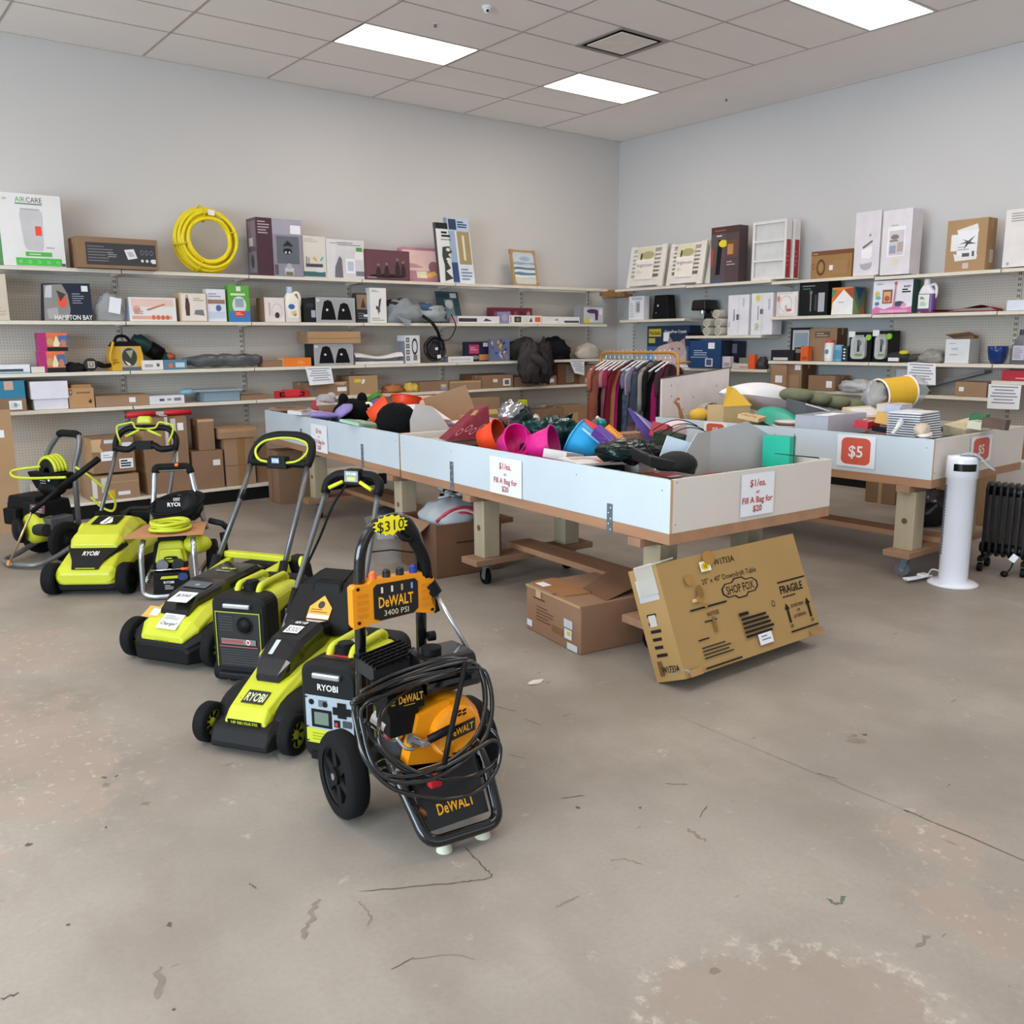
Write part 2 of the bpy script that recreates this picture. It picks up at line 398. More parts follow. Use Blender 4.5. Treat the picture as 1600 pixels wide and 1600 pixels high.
# ---- ceiling with its grid, lights, vent and fittings
CT = mat('f6f1ee', .9, var=.015, scale=2.0, bump=.05)
CG = mat('b5aaa2', .6, var=.05)
LIGHTS = [(i, j) for i in (-5, -3, -1, 1, 3) for j in (1, 6, 11) if (i, j) != (-1, 1)]
b = B(); z = CEIL
xs = [X0] + [GX + TX * i for i in range(-6, 5)] + [WB]; ys = [Y0] + [GY - TY * j for j in range(21, -1, -1)] + [WA]
lit = {(i, j) for i, j in LIGHTS}
def cell(i, j): return (GX + TX * i, GX + TX * (i + 1), GY - TY * (j + 1), GY - TY * j)
skip = set(lit) | {(2, 2)}
# tiles: slab per cell, left open where a light or the vent sits
holes = {tuple(round(c, 3) for c in cell(i, j)) for i, j in lit}
holes.add(tuple(round(c, 3) for c in (GX + TX * 2.5, GX + TX * 3, GY - TY * 4, GY - TY * 3)))
for a in range(len(xs) - 1):
    for c in range(len(ys) - 1):
        k = (round(xs[a], 3), round(xs[a + 1], 3), round(ys[c], 3), round(ys[c + 1], 3))
        if k in holes: continue
        if abs(k[0] - (GX + TX * 2)) < .01 and abs(k[3] - (GY - TY * 3)) < .01:   # the tile cut for the vent
            b.bx(k[0], k[0] + TX / 2, k[2], k[3], z, z + .02, CT); continue
        b.bx(k[0], k[1], k[2], k[3], z, z + .02, CT)
struct(b, 'ceiling')
g = B()
for x in xs[1:-1]: g.bx(x - .008, x + .008, Y0, WA, z - .004, z + .012, CG)
for y in ys[1:-1]: g.bx(X0, GX + TX * 4, y - .008, y + .008, z - .003, z + .012, CG)
struct(g, 'ceiling_grid')
g = B(); g.bx(X0, WB, WA - .025, WA, z - .006, z + .01, OFFW); g.bx(WB - .025, WB, Y0, WA, z - .006, z + .01, OFFW); struct(g, 'trim_1')
b = B(); b.bx(X0 - .12, WB + .12, Y0 - .12, WA + .12, z + .14, z + .2, DGREY); struct(b, 'roof_deck')
LM = mat('fff4e8', .5, var=0, emit=PANEL_STRENGTH)
FRM = mat('d8d6d2', .5)
lights = {(1, 1): 'larger bright ceiling light panel left of the air vent', (3, 1): 'bright ceiling light panel nearest the room corner', (3, 6): 'bright ceiling light panel near the right wall at the top edge'}
for i, j in LIGHTS:
    x0, x1, y0, y1 = cell(i, j)
    o = thing('ceiling_light', lights.get((i, j), 'square cornered ceiling light panel out of the view'), 'light', ((x0 + x1) / 2, (y0 + y1) / 2, z), 0, 'ceiling light panels')
    f = B(); a, c = TX / 2, TY / 2
    for q in (-1, 1):
        f.box((0, q * (c - .012), .004), (2 * a, .024, .016), FRM); f.box((q * (a - .012), 0, .004), (.024, 2 * c - .048, .016), FRM)
    f.box((0, 0, .1), (2 * a, 2 * c, .01), FRM); f.build('frame', o)
    d = B(); d.box((0, 0, .004), (2 * a - .05, 2 * c - .05, .006), LM); d.build('diffuser', o)
vx, vy = GX + TX * 2.75, GY - TY * 3.5
o = thing('air_vent', 'square white ceiling air vent with a dark slot round its plate', 'vent', (vx, vy, z))
f = B()
for q in (-1, 1):
    f.box((0, q * .29, -.004), (.61, .03, .012), mat('9a938c', .5)); f.box((q * .29, 0, -.004), (.03, .55, .012), mat('9a938c', .5))
f.build('vent_frame', o)
f = B()
for q in (-1, 1):
    f.add([(-.28, q * .28, 0), (.28, q * .28, 0), (.22, q * .22, .06), (-.22, q * .22, .06)], [(0, 1, 2, 3)], mat('2c2b2a', .8)); f.add([(q * .28, -.28, 0), (q * .28, .28, 0), (q * .22, .22, .06), (q * .22, -.22, .06)], [(0, 1, 2, 3)], mat('2c2b2a', .8))
f.box((0, 0, .07), (.5, .5, .01), mat('2c2b2a', .8)); f.build('duct_throat', o)
f = B(); f.box((0, 0, -.006), (.45, .45, .008), mat('f0e8e2', .6)); f.build('face_plate', o, bevel=.003)
def onceil(px, py): return at_z(px, py, CEIL)
p = onceil(761, 10); o = thing('security_camera', 'small white dome camera on the ceiling beside the light panel', 'camera', p)
f = B(); f.lathe([(.0, 0), (.045, 0), (.045, -.015), (.036, -.024), (.0, -.024)], (0, 0, 0), WHITE); f.build('housing', o)
f = B(); f.ell((0, 0, -.024), (.03, .03, .03), WHITE); f.build('dome', o)
f = B(); f.ell((-.011, -.021, -.039), (.012, .012, .01), BLACK, 12, 8); f.build('lens', o)
for px, py, t in ((680, 37, 'small sprinkler head in the ceiling left of the dome camera'), (1135, 154, 'small sprinkler head in the ceiling near the right wall')):
    p = onceil(px, py); o = thing('sprinkler_head', t, 'sprinkler', p, 0)
    f = B(); f.lathe([(0, 0), (.03, 0), (.028, -.004), (0, -.008)], (0, 0, 0), OFFW); f.build('escutcheon', o)
    f = B(); f.lathe([(0, 0), (.01, 0), (.008, -.02), (.016, -.024), (.016, -.026), (0, -.026)], (0, 0, 0), MGREY, n=12); f.build('deflector', o)
# timber rail round the corner at the height of the top shelves
b = B(); wd = mat('a87c4c', .6, var=.12, scale=4, stretch=(1, 1, 12))
b.bx(8.5, WB, WA - .3, WA - .27, 2.12, 2.2, wd); b.bx(WB - .3, WB - .27, 8.79, WA - .27, 2.12, 2.2, wd); b.bx(WB - .3, WB, WA - .3, WA, 2.12, 2.13, wd); struct(b, 'trim_2')
# ================================================================ shelving
def pegboard():
    m = bpy.data.materials.new('m_pegboard'); m.use_nodes = True; nt = m.node_tree; N = nt.nodes; K = nt.links
    bs = N['Principled BSDF']; bs.inputs['Roughness'].default_value = .6
    tc = N.new('ShaderNodeTexCoord'); sc = N.new('ShaderNodeVectorMath'); sc.operation = 'MULTIPLY'; sc.inputs[1].default_value = (1 / .0254, 0, 1 / .0254)
    fr = N.new('ShaderNodeVectorMath'); fr.operation = 'FRACTION'; sb = N.new('ShaderNodeVectorMath'); sb.operation = 'SUBTRACT'; sb.inputs[1].default_value = (.5, 0, .5)
    ln = N.new('ShaderNodeVectorMath'); ln.operation = 'LENGTH'; lt = N.new('ShaderNodeMath'); lt.operation = 'LESS_THAN'; lt.inputs[1].default_value = .17
    K.new(tc.outputs['Object'], sc.inputs[0]); K.new(sc.outputs[0], fr.inputs[0]); K.new(fr.outputs[0], sb.inputs[0]); K.new(sb.outputs[0], ln.inputs[0]); K.new(ln.outputs['Value'], lt.inputs[0])
    mx = N.new('ShaderNodeMix'); mx.data_type = 'RGBA'; mx.inputs['A'].default_value = lin('c9c1b6'); mx.inputs['B'].default_value = lin('9a9289')
    K.new(lt.outputs[0], mx.inputs['Factor']); K.new(mx.outputs['Result'], bs.inputs['Base Color']); return m
PEG = pegboard(); SOLIDP = mat('b9bcbb', .6, var=.02); SHELF = mat('e2dacb', .45, var=.02); UPR = mat('c9c3b8', .5)
SLOT = mat('2e2c2a', .8)
def gondola(loc, rz, wd, heights, label, panel, last=False, base=.63, skipbase=False):
    o = thing('shelving_bay', label, 'shelving', loc, rz, 'shelving bays along the walls')
    b = B(); b.bx(.001, wd - .001, -.012, 0, .1, 2.17, panel); b.build('back_panel', o)
    for k in ([.0205, wd - .021] if last else [.0205]):
        u = B(); u.bx(k - .02, k + .02, -.03, -.012, .0, 2.2, UPR)
        F = u.face((k - .02, -.03, 0), (.04, 0, 0), (0, 0, 2.2))
        for i in range(43):
            F.k = 0
            for q in (.2, .62): F.rect(q, (i + .25) / 43, q + .18, (i + .8) / 43, SLOT)
        u.build('upright', o)
    for hz, *ext in heights:
        x0, x1, dp = (ext + [.005, wd - .005, .39][len(ext):]) if ext else (.005, wd - .005, .39)
        s = B(); s.bx(x0, x1, -dp, -.03, hz - .012, hz, SHELF); s.bx(x0, x1, -dp, -dp + .012, hz - .032, hz - .012, SHELF)
        for q in (x0 + .003, x1 - .003): s.add([(q, -.03, hz - .012), (q, -dp + .02, hz - .012), (q, -dp + .02, hz - .03), (q, -.03, hz - .05)], [(0, 1, 2, 3)], SHELF)
        s.build('shelf', o, bevel=.003)
    s = B(); s.bx(.002, wd - .002, -base, -.012, .125, .15, SHELF); s.build('base_deck', o, bevel=.003)
    s = B(); s.bx(.002, wd - .002, -base + .02, -base + .04, .0, .125, mat('161514', .6)); s.build('kick_plate', o)
    return o
PA, PB = 9.19, 9.06                                        # panel planes of both runs
FA, FB = PA - .39, PB - .39                               # shelf fronts
UA = [-.06, 1.16, 2.38, 3.58, 4.84, 6.06, 7.29, 8.50]
LA = ['out of the frame at the left', 'at the left edge of the back wall', 'behind the yellow hose coil', 'behind the purple lantern box', 'under the tall leaning boxes', 'behind the black jacket', 'under the small framed picture']
for k in range(7):
    gondola((UA[k], PA, 0), 0, UA[k + 1] - UA[k], [(2.207,), (1.75,), (1.30,), (.975,)], 'cream metal shelving bay with pegboard ' + LA[k], PEG, k == 6)
UB = [8.85, 7.61, 6.355, 5.11, 3.87, 2.63, 1.39]
HB = [[(2.205,), (1.802, .1, 1.237, .39), (1.197,)], [(2.197,), (1.587, .02, 1.15, .39), (1.197,)], [(2.172,), (1.786,), (1.297,), (.987,)], [(2.152,), (1.778,), (1.297,), (.987,)], [(2.152,), (1.776,), (1.297,), (1.147,)], [(2.152,), (1.776,), (1.297,), (.987,)]]
LB = ['nearest the room corner on the right wall', 'below the white air filters', 'below the tall white boxes', 'below the brown clock box', 'at the right edge of the view', 'out of the frame at the right']
for k in range(6):
    gondola((PB, UB[k], 0), R(-90), UB[k] - UB[k + 1], HB[k], 'cream metal shelving bay ' + LB[k], SOLIDP if k < 3 else PEG, k == 5, .5)
# ================================================================ goods on the shelves
def spot(wall, pl, pr, pt, z0, inset, zt=None):
    pl += .4; pr -= .4
    """left/right/top pixels of an upright face that stands on height z0, inset behind the shelf front -> x0, x1, z1 along the wall"""
    if wall == 'A':
        P = FA + inset; f = lambda x, y: at_y(x, y, P); c = lambda q: q.x; w3 = lambda a, z: V((a, P, z))
    else:
        P = FB + inset; f = lambda x, y: at_x(x, y, P); c = lambda q: -q.y; w3 = lambda a, z: V((P, -a, z))
    yb = pt + 30
    for _ in range(3): a = c(f(pl, yb)); b = c(f(pr, yb)); yb = pix(w3((a + b) / 2, z0))[1]
    m = (a + b) / 2
    z1 = pt and f((pl + pr) / 2, pt).z
    return a, b, z1, P
def base(wall, x0, P, z0): return (V((x0, P, z0)), 0.0) if wall == 'A' else (V((P, -x0, z0)), R(-90))
class Carton:
    def __init__(s, wall, pl, pr, pt, z0, m, depth=.22, inset=.03, side=None, top=None, seam=True, lean=0.0):
        x0, x1, z1, P = spot(wall, pl, pr, pt, z0, inset)
        s.w, s.h, s.d = x1 - x0, z1 - z0, depth; s.loc, s.rz = base(wall, x0, P, z0); s.b = B(); w, h, d = s.w, s.h, s.d
        l = lean * h
        b = s.b; F0 = [(0, 0, 0), (w, 0, 0), (w, 0, 0), (0, 0, 0)]
        P8 = [V((0, 0, 0)), V((w, 0, 0)), V((w, d, 0)), V((0, d, 0)), V((0, l, h)), V((w, l, h)), V((w, l + d, h)), V((0, l + d, h))]
        sd = side or m; tp = top or m
        b.add(P8, [(0, 1, 5, 4)], m); b.add(P8, [(3, 2, 1, 0), (2, 3, 7, 6)], m); b.add(P8, [(1, 2, 6, 5), (3, 0, 4, 7)], sd); b.add(P8, [(4, 5, 6, 7)], tp)
        s.front = Face(b, P8[0], V((w, 0, 0)), P8[4] - P8[0])
        s.left = Face(b, P8[3], V((0, -d, 0)), P8[4] - P8[0]); s.right = Face(b, P8[1], V((0, d, 0)), P8[4] - P8[0])
        s.top = Face(b, P8[4], V((w, 0, 0)), V((0, d, 0)))
        if seam and m in (CARD, CARD2, CARD3):
            s.top.rect(0, .44, 1, .56, TAPE)
            (s.right if wall == 'B' else s.left).rect(.44, .8, .56, 1, TAPE)
    def make(s, name, label, cat, group=None): return tag(s.b.build(name, None, s.loc, s.rz), label, cat, group)
def carton(wall, pl, pr, pt, z0, m, label, draw=None, name='carton', cat='box', group=None, **k):
    c = Carton(wall, pl, pr, pt, z0, m, **k)
    if draw: draw(c.front, c)
    return c.make(name, label, cat, group)
def C(h, r=.5): return mat(h, r)
S1, S2, S3, S4, BD = 2.21, 1.753, 1.303, .978, .153
GA1, GA2, GA3, GA4 = 'goods on the top shelf of the back wall', 'goods on the second shelf of the back wall', 'goods on the third shelf of the back wall', 'goods on the lowest shelf of the back wall'
# ---------------------------------------------------------------- back wall, top shelf
def d(F, c):
    F.text('AIR', .355, .92, .075, C('3aa63a'), wmax=.16, bold=False); F.text('CARE', .575, .92, .075, C('4a4a4e'), wmax=.25, bold=False); F.rect(.27, .855, .7, .87, C('6a6a6a'))
    F.oval(.12, .92, .03, .012, C('d8b090')); F.ring(.09, .92, .02, .02, C('c89070'))
    F.poly([(.34, .8), (.64, .8), (.68, .74), (.66, .28), (.64, .22), (.4, .22), (.36, .28), (.32, .7)], C('c9c6c8')); F.rect(.35, .775, .64, .8, C('b5b2b5')); F.rect(.55, .43, .65, .56, C('ee5238'))
    F.rect(.36, .14, .78, .2, C('55b84a')); F.rect(.2, .01, .93, .115, C('4cc04c')); F.lines(.7, .25, .92, .29, 1, C('b0b0b0')); F.rect(.93, .01, .99, .05, C('555555'))
    for i in range(5): F.ring(.27 + .15 * i, .06, .025, .02, WHITE)
    F.lines(.42, .155, .72, .185, 1, WHITE); c.left.rect(.1, 0, 1, .6, C('4a8a50'))
carton('A', 6, 104, 304, S1, WHITE, 'tall white box with a green strip and a pictured humidifier', d, depth=.34, inset=.01, group=GA1)
def d(F, c):
    F.rect(.1, .1, .97, .82, C('3b3b3e')); F.lines(.12, .2, .45, .75, 6, C('77777a'), .35); F.poly([(.57, .62), (.69, .66), (.73, .36), (.61, .3)], WHITE); F.poly([(.6, .55), (.67, .57), (.7, .42), (.63, .39)], C('b8b8bc'))
    for i in range(3): F.ring(.79 + .06 * i, .55, .02, .08, C('9a9aa0')); F.oval(.79 + .06 * i, .28, .018, .05, C('d8d8dc'))
    F.lines(.36, .35, .48, .55, 3, C('9a9a9e')); F.rect(.91, .2, .96, .34, WHITE)
carton('A', 123, 249, 372, S1, CARD2, 'long low brown box with a wide charcoal label', d, depth=.3, inset=-.1, group=GA1)
p = at_y(326, 377, FA + .1); HC = V((p.x, FA + .13, S1 + .315))
o = thing('air_hose', 'thick yellow hose coil standing upright on the top shelf', 'hose', HC, 0, GA1)
YH = mat('efd820', .35, var=.05); rnd = random.Random(3)
b = B()
for k in range(11):
    r = .2 + .1 * ((k * 7 % 11) / 10); y = -.07 + .14 * (k % 4) / 3; e = rnd.uniform(-.008, .008)
    b.tube([(r * cos(2 * pi * i / 40) + e, y + .012 * sin(3 * 2 * pi * i / 40 + k), r * sin(2 * pi * i / 40) * (1.02 if k % 2 else .99)) for i in range(40)], .0165, YH, 8, True)
b.build('coil', o)
for a in (20, 100, 190, 245): b = B(); b.tube([(.25 * cos(R(a)) + .075 * cos(t) * cos(R(a)), .092 * sin(t), .25 * sin(R(a)) + .075 * cos(t) * sin(R(a))) for t in [2 * pi * i / 14 for i in range(14)]], .007, C('d8c010'), 6, True); b.build('tie_strap', o)
b = B(); b.box((.02, -.1, .25), (.06, .004, .05), PAPER, rot=(0, R(8), 0)); b.build('tag', o)
def d(F, c):
    F.rect(0, 0, .34, 1, C('4a2a38')); F.lines(.03, .72, .3, .96, 5, C('b8a8b0'), .4); F.rect(.34, 0, 1, 1, C('8f8b98')); F.rect(.34, .73, 1, 1, C('a5a1ae')); F.rect(.74, .75, .97, .9, PAPER)
    F.rect(.42, .22, .92, .7, C('62666f')); F.poly([(.55, .53), (.67, .63), (.8, .53)], C('2c2c30')); F.oval(.66, .44, .1, .05, C('24242a')); F.ring(.66, .48, .09, .07, C('30343c'), .88); F.oval(.62, .42, .02, .018, WHITE); F.oval(.7, .42, .02, .018, WHITE)
    F.rect(.36, .02, .44, .2, C('5a5560')); F.rect(.58, .02, .78, .15, C('c8c4c8')); F.rect(.6, .02, .76, .08, C('77705f')); F.oval(.68, .18, .06, .05, C('b0b0b8'))
    c.left.rect(0, 0, 1, 1, C('6b5460')); c.left.rect(.15, .5, .9, .95, C('857480')); c.left.rect(.2, .52, .6, .66, C('d8d4d8')); c.left.rect(.1, .05, .9, .42, C('7d7f88')); c.left.oval(.5, .25, .2, .12, C('4a4a50'))
carton('A', 404, 475, 342, S1, C('55384a'), 'large dark purple box with a lantern on a grey panel', d, depth=.24, inset=.02, group=GA1)
def d(F, c):
    F.lines(.05, .85, .7, .95, 2, C('b0aeb0')); F.rect(.1, .25, .85, .33, C('4a4a50')); F.rect(.12, .33, .16, .5, C('55555a')); F.rect(.22, .3, .26, .48, C('66666a')); F.poly([(.4, .48), (.5, .5), (.6, .42), (.55, .38)], C('e0b030')); F.poly([(.72, .42), (.85, .52), (.88, .48), (.76, .4)], C('50b8c8')); F.rect(0, .02, .95, .14, C('3f6a70')); F.rect(.55, .13, .85, .25, C('d8d8da'))
carton('A', 475, 511, 369, S1, OFFW, 'white box with a teal foot between the lantern box and the cat post box', d, depth=.1, inset=.03, group=GA1)
def d(F, c):
    F.rect(.25, .0, .99, .97, C('d3cfd2')); F.lines(.3, .85, .95, .95, 2, C('77757a')); F.poly([(.2, .02), (.42, .02), (.4, .5), (.34, .58), (.3, .5), (.22, .3)], C('6f6d74')); F.rect(.5, .14, .74, .52, C('f0f0f4')); F.rect(.54, .2, .7, .45, C('b8c4d4')); F.rect(.76, .08, .98, .2, C('7a7880')); F.rect(.78, .72, .94, .82, C('4f9a50')); F.rect(.74, .5, .97, .7, WHITE); F.rect(.1, .9, .3, .91, C('444448'))
carton('A', 511, 571, 375, S1, C('d9d6d8'), 'pale grey box with a pictured dark cat and a small green label', d, depth=.12, inset=.03, group=GA1)
def d(F, c):
    F.rect(.02, .04, .98, .96, C('69424a')); F.oval(.5, .14, .4, .06, C('2c2024'))
    for x, h in ((.3, .3), (.48, .34), (.72, .5), (.85, .42)): F.poly([(x - .06, .14), (x + .06, .14), (x + .05, .14 + h * .6), (x, .2 + h), (x - .05, .14 + h * .6)], C('33262a')); F.oval(x, .2 + h, .03, .05, C('8a7468'))
    F.rect(.05, .05, .25, .1, C('a08890'))
carton('A', 570, 641, 391, S1, C('5e3a42'), 'wide maroon window box with small dark figures inside', d, depth=.16, inset=.02, group=GA1)
# pink rounded tray leaning on the wall
x0, x1, z1, P = spot('A', 637, 692, 386, S1, .17)
o = thing('display_tray', 'pink rounded plastic tray leaning beside the maroon window box', 'tray', (x0, P, S1), 0, GA1); w, h = x1 - x0 + .1, z1 - S1
b = B(); PK = C('b27c88', .35)
def rr(x0, x1, z0, z1, r, n=5):
    return [(x + r * cos(a), z + r * sin(a)) for x, z, s in ((x1 - r, z0 + r, -90), (x1 - r, z1 - r, 0), (x0 + r, z1 - r, 90), (x0 + r, z0 + r, 180)) for a in [R(s + 90 * k / n) for k in range(n + 1)]]
for (q, r1, r2, m) in ((0, .0, .03, PK),):
    out = rr(-.05, w, 0, h, .05); inn = rr(-.02, w - .03, .04, h - .03, .03); n = len(out); sl = .25
    for A_, Bq in ((out, inn),):
        vs = [(x, sl * z, z) for x, z in A_] + [(x, sl * z - .0, z) for x, z in Bq] + [(x, sl * z + .05, z) for x, z in A_]
        b.add(vs, [(i, (i + 1) % n, n + (i + 1) % n, n + i) for i in range(n)] + [(2 * n + i, 2 * n + (i + 1) % n, (i + 1) % n, i) for i in range(n)], PK)
b.build('rim', o)
b = B(); F = Face(b, V((-.03, .012, .03)), V((w - .01, 0, 0)), V((0, sl * (h - .05), h - .05))); F.rect(0, 0, 1, 1, C('b98a95')); F.rect(.04, .3, .9, .97, C('eac8c4')); F.oval(.75, .4, .14, .22, C('9a6878')); F.poly([(.05, .55), (.3, .52), (.5, .4), (.05, .38)], C('c49aa4')); F.rect(.3, .06, .55, .28, C('e6dcc0')); F.poly([(.5, .2), (.75, .3), (.8, .18), (.6, .08)], C('e8b860'))
b.add([(-.03, .05 + .0, .03), (w - .04, .05, .03), (w - .04, .05 + sl * (h - .05), h - .02), (-.03, .05 + sl * (h - .05), h - .02)], [(0, 1, 2, 3)], PK); b.build('printed_panel', o)
def d(F, c):
    F.rect(0, .9, 1, 1, C('2a2a2c')); F.lines(.3, .76, .85, .87, 2, INK, .6); F.rect(.25, .72, .85, .73, INK)
    F.poly([(.3, .6), (.7, .62), (.85, .52), (.6, .48), (.75, .42), (.5, .36), (.7, .25), (.4, .2), (.8, .08), (.3, .03), (.35, .3), (.25, .45)], C('3a4238')); F.oval(.62, .56, .12, .03, C('d8d8d0')); F.oval(.6, .4, .14, .025, C('e8e8e0'))
def leaner(pl, pr, ptl, m, label, draw, dx, depth, sidem):
    c = Carton('A', pl, pr, ptl, S1, m, depth=depth, inset=.08, side=sidem); draw(c.front, c)
    for i, v in enumerate(c.b.v): v.x -= dx * max(0, v.z) / c.h
    return c.make('carton', label, 'box', GA1)
leaner(688, 715, 349, WHITE, 'tall narrow black and white box leaning left on the top shelf', d, .06, .05, C('4a4a46'))
def d(F, c):
    F.rect(0, 0, .3, 1, C('9db0c8')); F.rect(0, .8, 1, 1, C('b9c8da')); F.rect(.05, .82, .4, .98, C('2c3e5c')); F.lines(.45, .85, .92, .96, 3, C('2a4a7a'), .6); F.rect(.38, .3, .95, .8, C('a89468')); F.rect(.6, .36, .7, .74, C('e0d8c0')); F.rect(0, .02, .28, .32, C('35507c')); F.lines(.4, .05, .95, .25, 4, C('7088a8')); c.left.rect(0, 0, 1, 1, C('8a98a8'))
leaner(709, 743, 342, C('e0e4ea'), 'tall narrow blue and white box with a wooden pull, leaning left', d, .09, .07, C('8898ac'))
x0, x1, z1, P = spot('A', 803, 842, 389, S1, .16)
o = thing('framed_picture', 'small sea picture in a light wood frame with card corners', 'picture', (x0, P, S1), 0, GA1); w, h = x1 - x0, z1 - S1
WF = mat('b08a5c', .6, var=.12, scale=6)
b = B()
for a in ((0, .028, 0, h), (w - .028, w, 0, h), (.028, w - .028, 0, .028), (.028, w - .028, h - .028, h)): b.bx(a[0], a[1], -.012, .012, a[2], a[3], WF)
for a in ((-.005, .04, -.0, .05), (w - .04, w + .005, 0, .05), (-.005, .04, h - .05, h + .005), (w - .04, w + .005, h - .05, h + .005)): b.bx(a[0], a[1], -.016, .016, a[2], a[3], CARD3)
f = b.build('frame', o, rot=(R(-12), 0, 0))
b = B(); F = Face(b, V((.028, -.006, .028)), V((w - .056, 0, 0)), V((0, 0, h - .056))); F.rect(0, 0, 1, 1, C('c3cbd2'))
rnd = random.Random(8)
for y, m in ((.1, 'd8cbb0'), (.22, 'e4e0d6'), (.3, '5f7f94'), (.38, 'dfe4e6'), (.46, '4f7088'), (.54, 'c8d4da'), (.62, '8fa4b4')):
    F.poly([(0, y), (.3, y + rnd.uniform(-.03, .03)), (.7, y + rnd.uniform(-.03, .03)), (1, y), (1, y + .06), (.6, y + .05), (.2, y + .08), (0, y + .05)], C(m))
F.oval(.55, .8, .25, .07, C('9db2c4')); b.build('canvas', o, rot=(R(-12), 0, 0))
# ---------------------------------------------------------------- back wall, second shelf
def d(F, c): F.oval(.5, .88, .25, .05, C('5a4a48')); F.lines(.3, .1, .9, .3, 3, C('b8a898'))
carton('A', -20, 16, 428, S2, C('cfc2b0'), 'tall beige box cut by the left edge of the view', d, depth=.2, inset=.02, group=GA2)
x0, x1, z1, P = spot('A', 68, 147, 442, S2, .03)
o = thing('fixture_pack', 'dark navy pack with white letters and a clear side showing orange', 'package', (x0, P, S2), 0, GA2); w, h = x1 - x0, z1 - S2
b = B(); b.prism([(0, 0), (w, 0), (w * .98, h), (.03, h * .97)], 0, .12, NAVY, 'y'); F = Face(b, V((0, 0, 0)), V((w, 0, 0)), V((0, 0, h)))
F.poly([(0.02, .0), (.5, 0), (.55, .3), (.52, .7), (.42, .96), (.06, .93)], C('8d8a86', .3)); F.oval(.4, .5, .09, .16, C('e8573a')); F.poly([(.1, .9), (.22, .93), (.2, .6), (.06, .6)], C('c6c8ca', .2)); F.poly([(.3, .8), (.48, .7), (.36, .5)], C('4a3a34')); F.poly([(.08, .3), (.3, .35), (.3, .05), (.1, .05)], C('aaa8a6', .2))
F.text('HAMPTON BAY', .6, .09, .13, WHITE, wmax=.76); F.rect(.8, .78, .93, .93, PAPER); F.lines(.6, .45, .86, .75, 5, C('a8b0c0'), .3); b.build('pack', o)
p = at_y(174, 492, FA + .06)
o = thing('poly_bag', 'limp clear plastic bag with a white tag beside the navy pack', 'bag', (p.x, FA + .1, S2 + .008), 0, GA2)
b = B(); b.ell((0, 0, .0), (.13, .05, .24), SMOKE, 16, 12, bumpy=.35, freq=3, seed=5, flat=.02); b.build('film', o)
b = B(); b.box((.03, -.075, .13), (.1, .004, .14), PAPER, rot=(0, R(10), 0)); b.build('tag', o)
def d(F, c):
    F.rect(.05, .62, .95, .94, C('e8c8bc')); F.poly([(.35, .5), (.75, .75), (.77, .7), (.4, .44)], C('c87a60')); F.rect(.05, .08, .9, .22, C('e4a890'))
    for i in range(4): F.oval(.5 + .1 * i, .16, .04, .1, C('d86a4a')); F.oval(.12 + .02 * i, .5, .05, .16, C('d8b0a0'))
    F.lines(.1, .3, .3, .55, 3, C('b87060'))
carton('A', 203, 277, 465, S2, WHITE, 'long white box with orange pictures on the second shelf', d, depth=.12, inset=.03, side=C('a8a8c4'), group=GA2)
def d(F, c):
    F.rect(.05, .03, .97, .97, C('e6ddd2')); F.poly([(.2, .2), (.34, .2), (.36, .6), (.3, .88), (.22, .85), (.18, .5)], C('54382e')); F.oval(.27, .88, .05, .07, C('caa088')); F.poly([(.5, .25), (.9, .2), (.85, .42), (.55, .4)], C('7d7884')); F.lines(.5, .72, .92, .85, 2, C('a89888'))
carton('A', 283, 325, 458, S2, C('d8bfa0'), 'beige box with a standing woman in a dark dress printed on it', d, depth=.2, inset=.02, side=C('d2b48c'), group=GA2)
def d(F, c): F.rect(.05, .55, .95, .68, C('9c7a68')); F.oval(.6, .42, .15, .1, C('4a6aa4')); F.rect(.05, .1, .95, .3, C('c6d2e2')); F.lines(.1, .75, .8, .9, 2, C('8890a0'))
carton('A', 325, 355, 452, S2, C('e2e2e8'), 'white and pale blue box between the beige and the green boxes', d, depth=.1, inset=.04, group=GA2)
def d(F, c):
    F.rect(0, 0, 1, .3, C('3c7cc0')); F.oval(.5, .46, .34, .24, C('d8dee2')); F.rect(.3, .4, .7, .64, C('9aa8b4')); F.rect(.25, .14, .75, .3, C('d8402c')); F.lines(.32, .18, .68, .27, 2, C('f0d0b0')); F.rect(.38, .84, .6, .97, WHITE); F.rect(.1, .72, .8, .78, C('d8e8c0'))
carton('A', 359, 392, 446, S2, C('5cab3e'), 'bright green and blue box with a red badge', d, depth=.1, inset=.03, group=GA2)
def d(F, c): F.rect(.06, .04, .96, .94, C('e6dcd6')); F.ring(.62, .45, .28, .32, C('d0c4be'), .85); F.oval(.62, .28, .12, .12, C('3e3434')); F.rect(.2, .25, .3, .8, C('c8b8b0'))
carton('A', 414, 446, 465, S2, C('e2d8d2'), 'white appliance box with brown cardboard sides left of the detergent jug', d, depth=.2, inset=.02, side=CARD2, group=GA2)
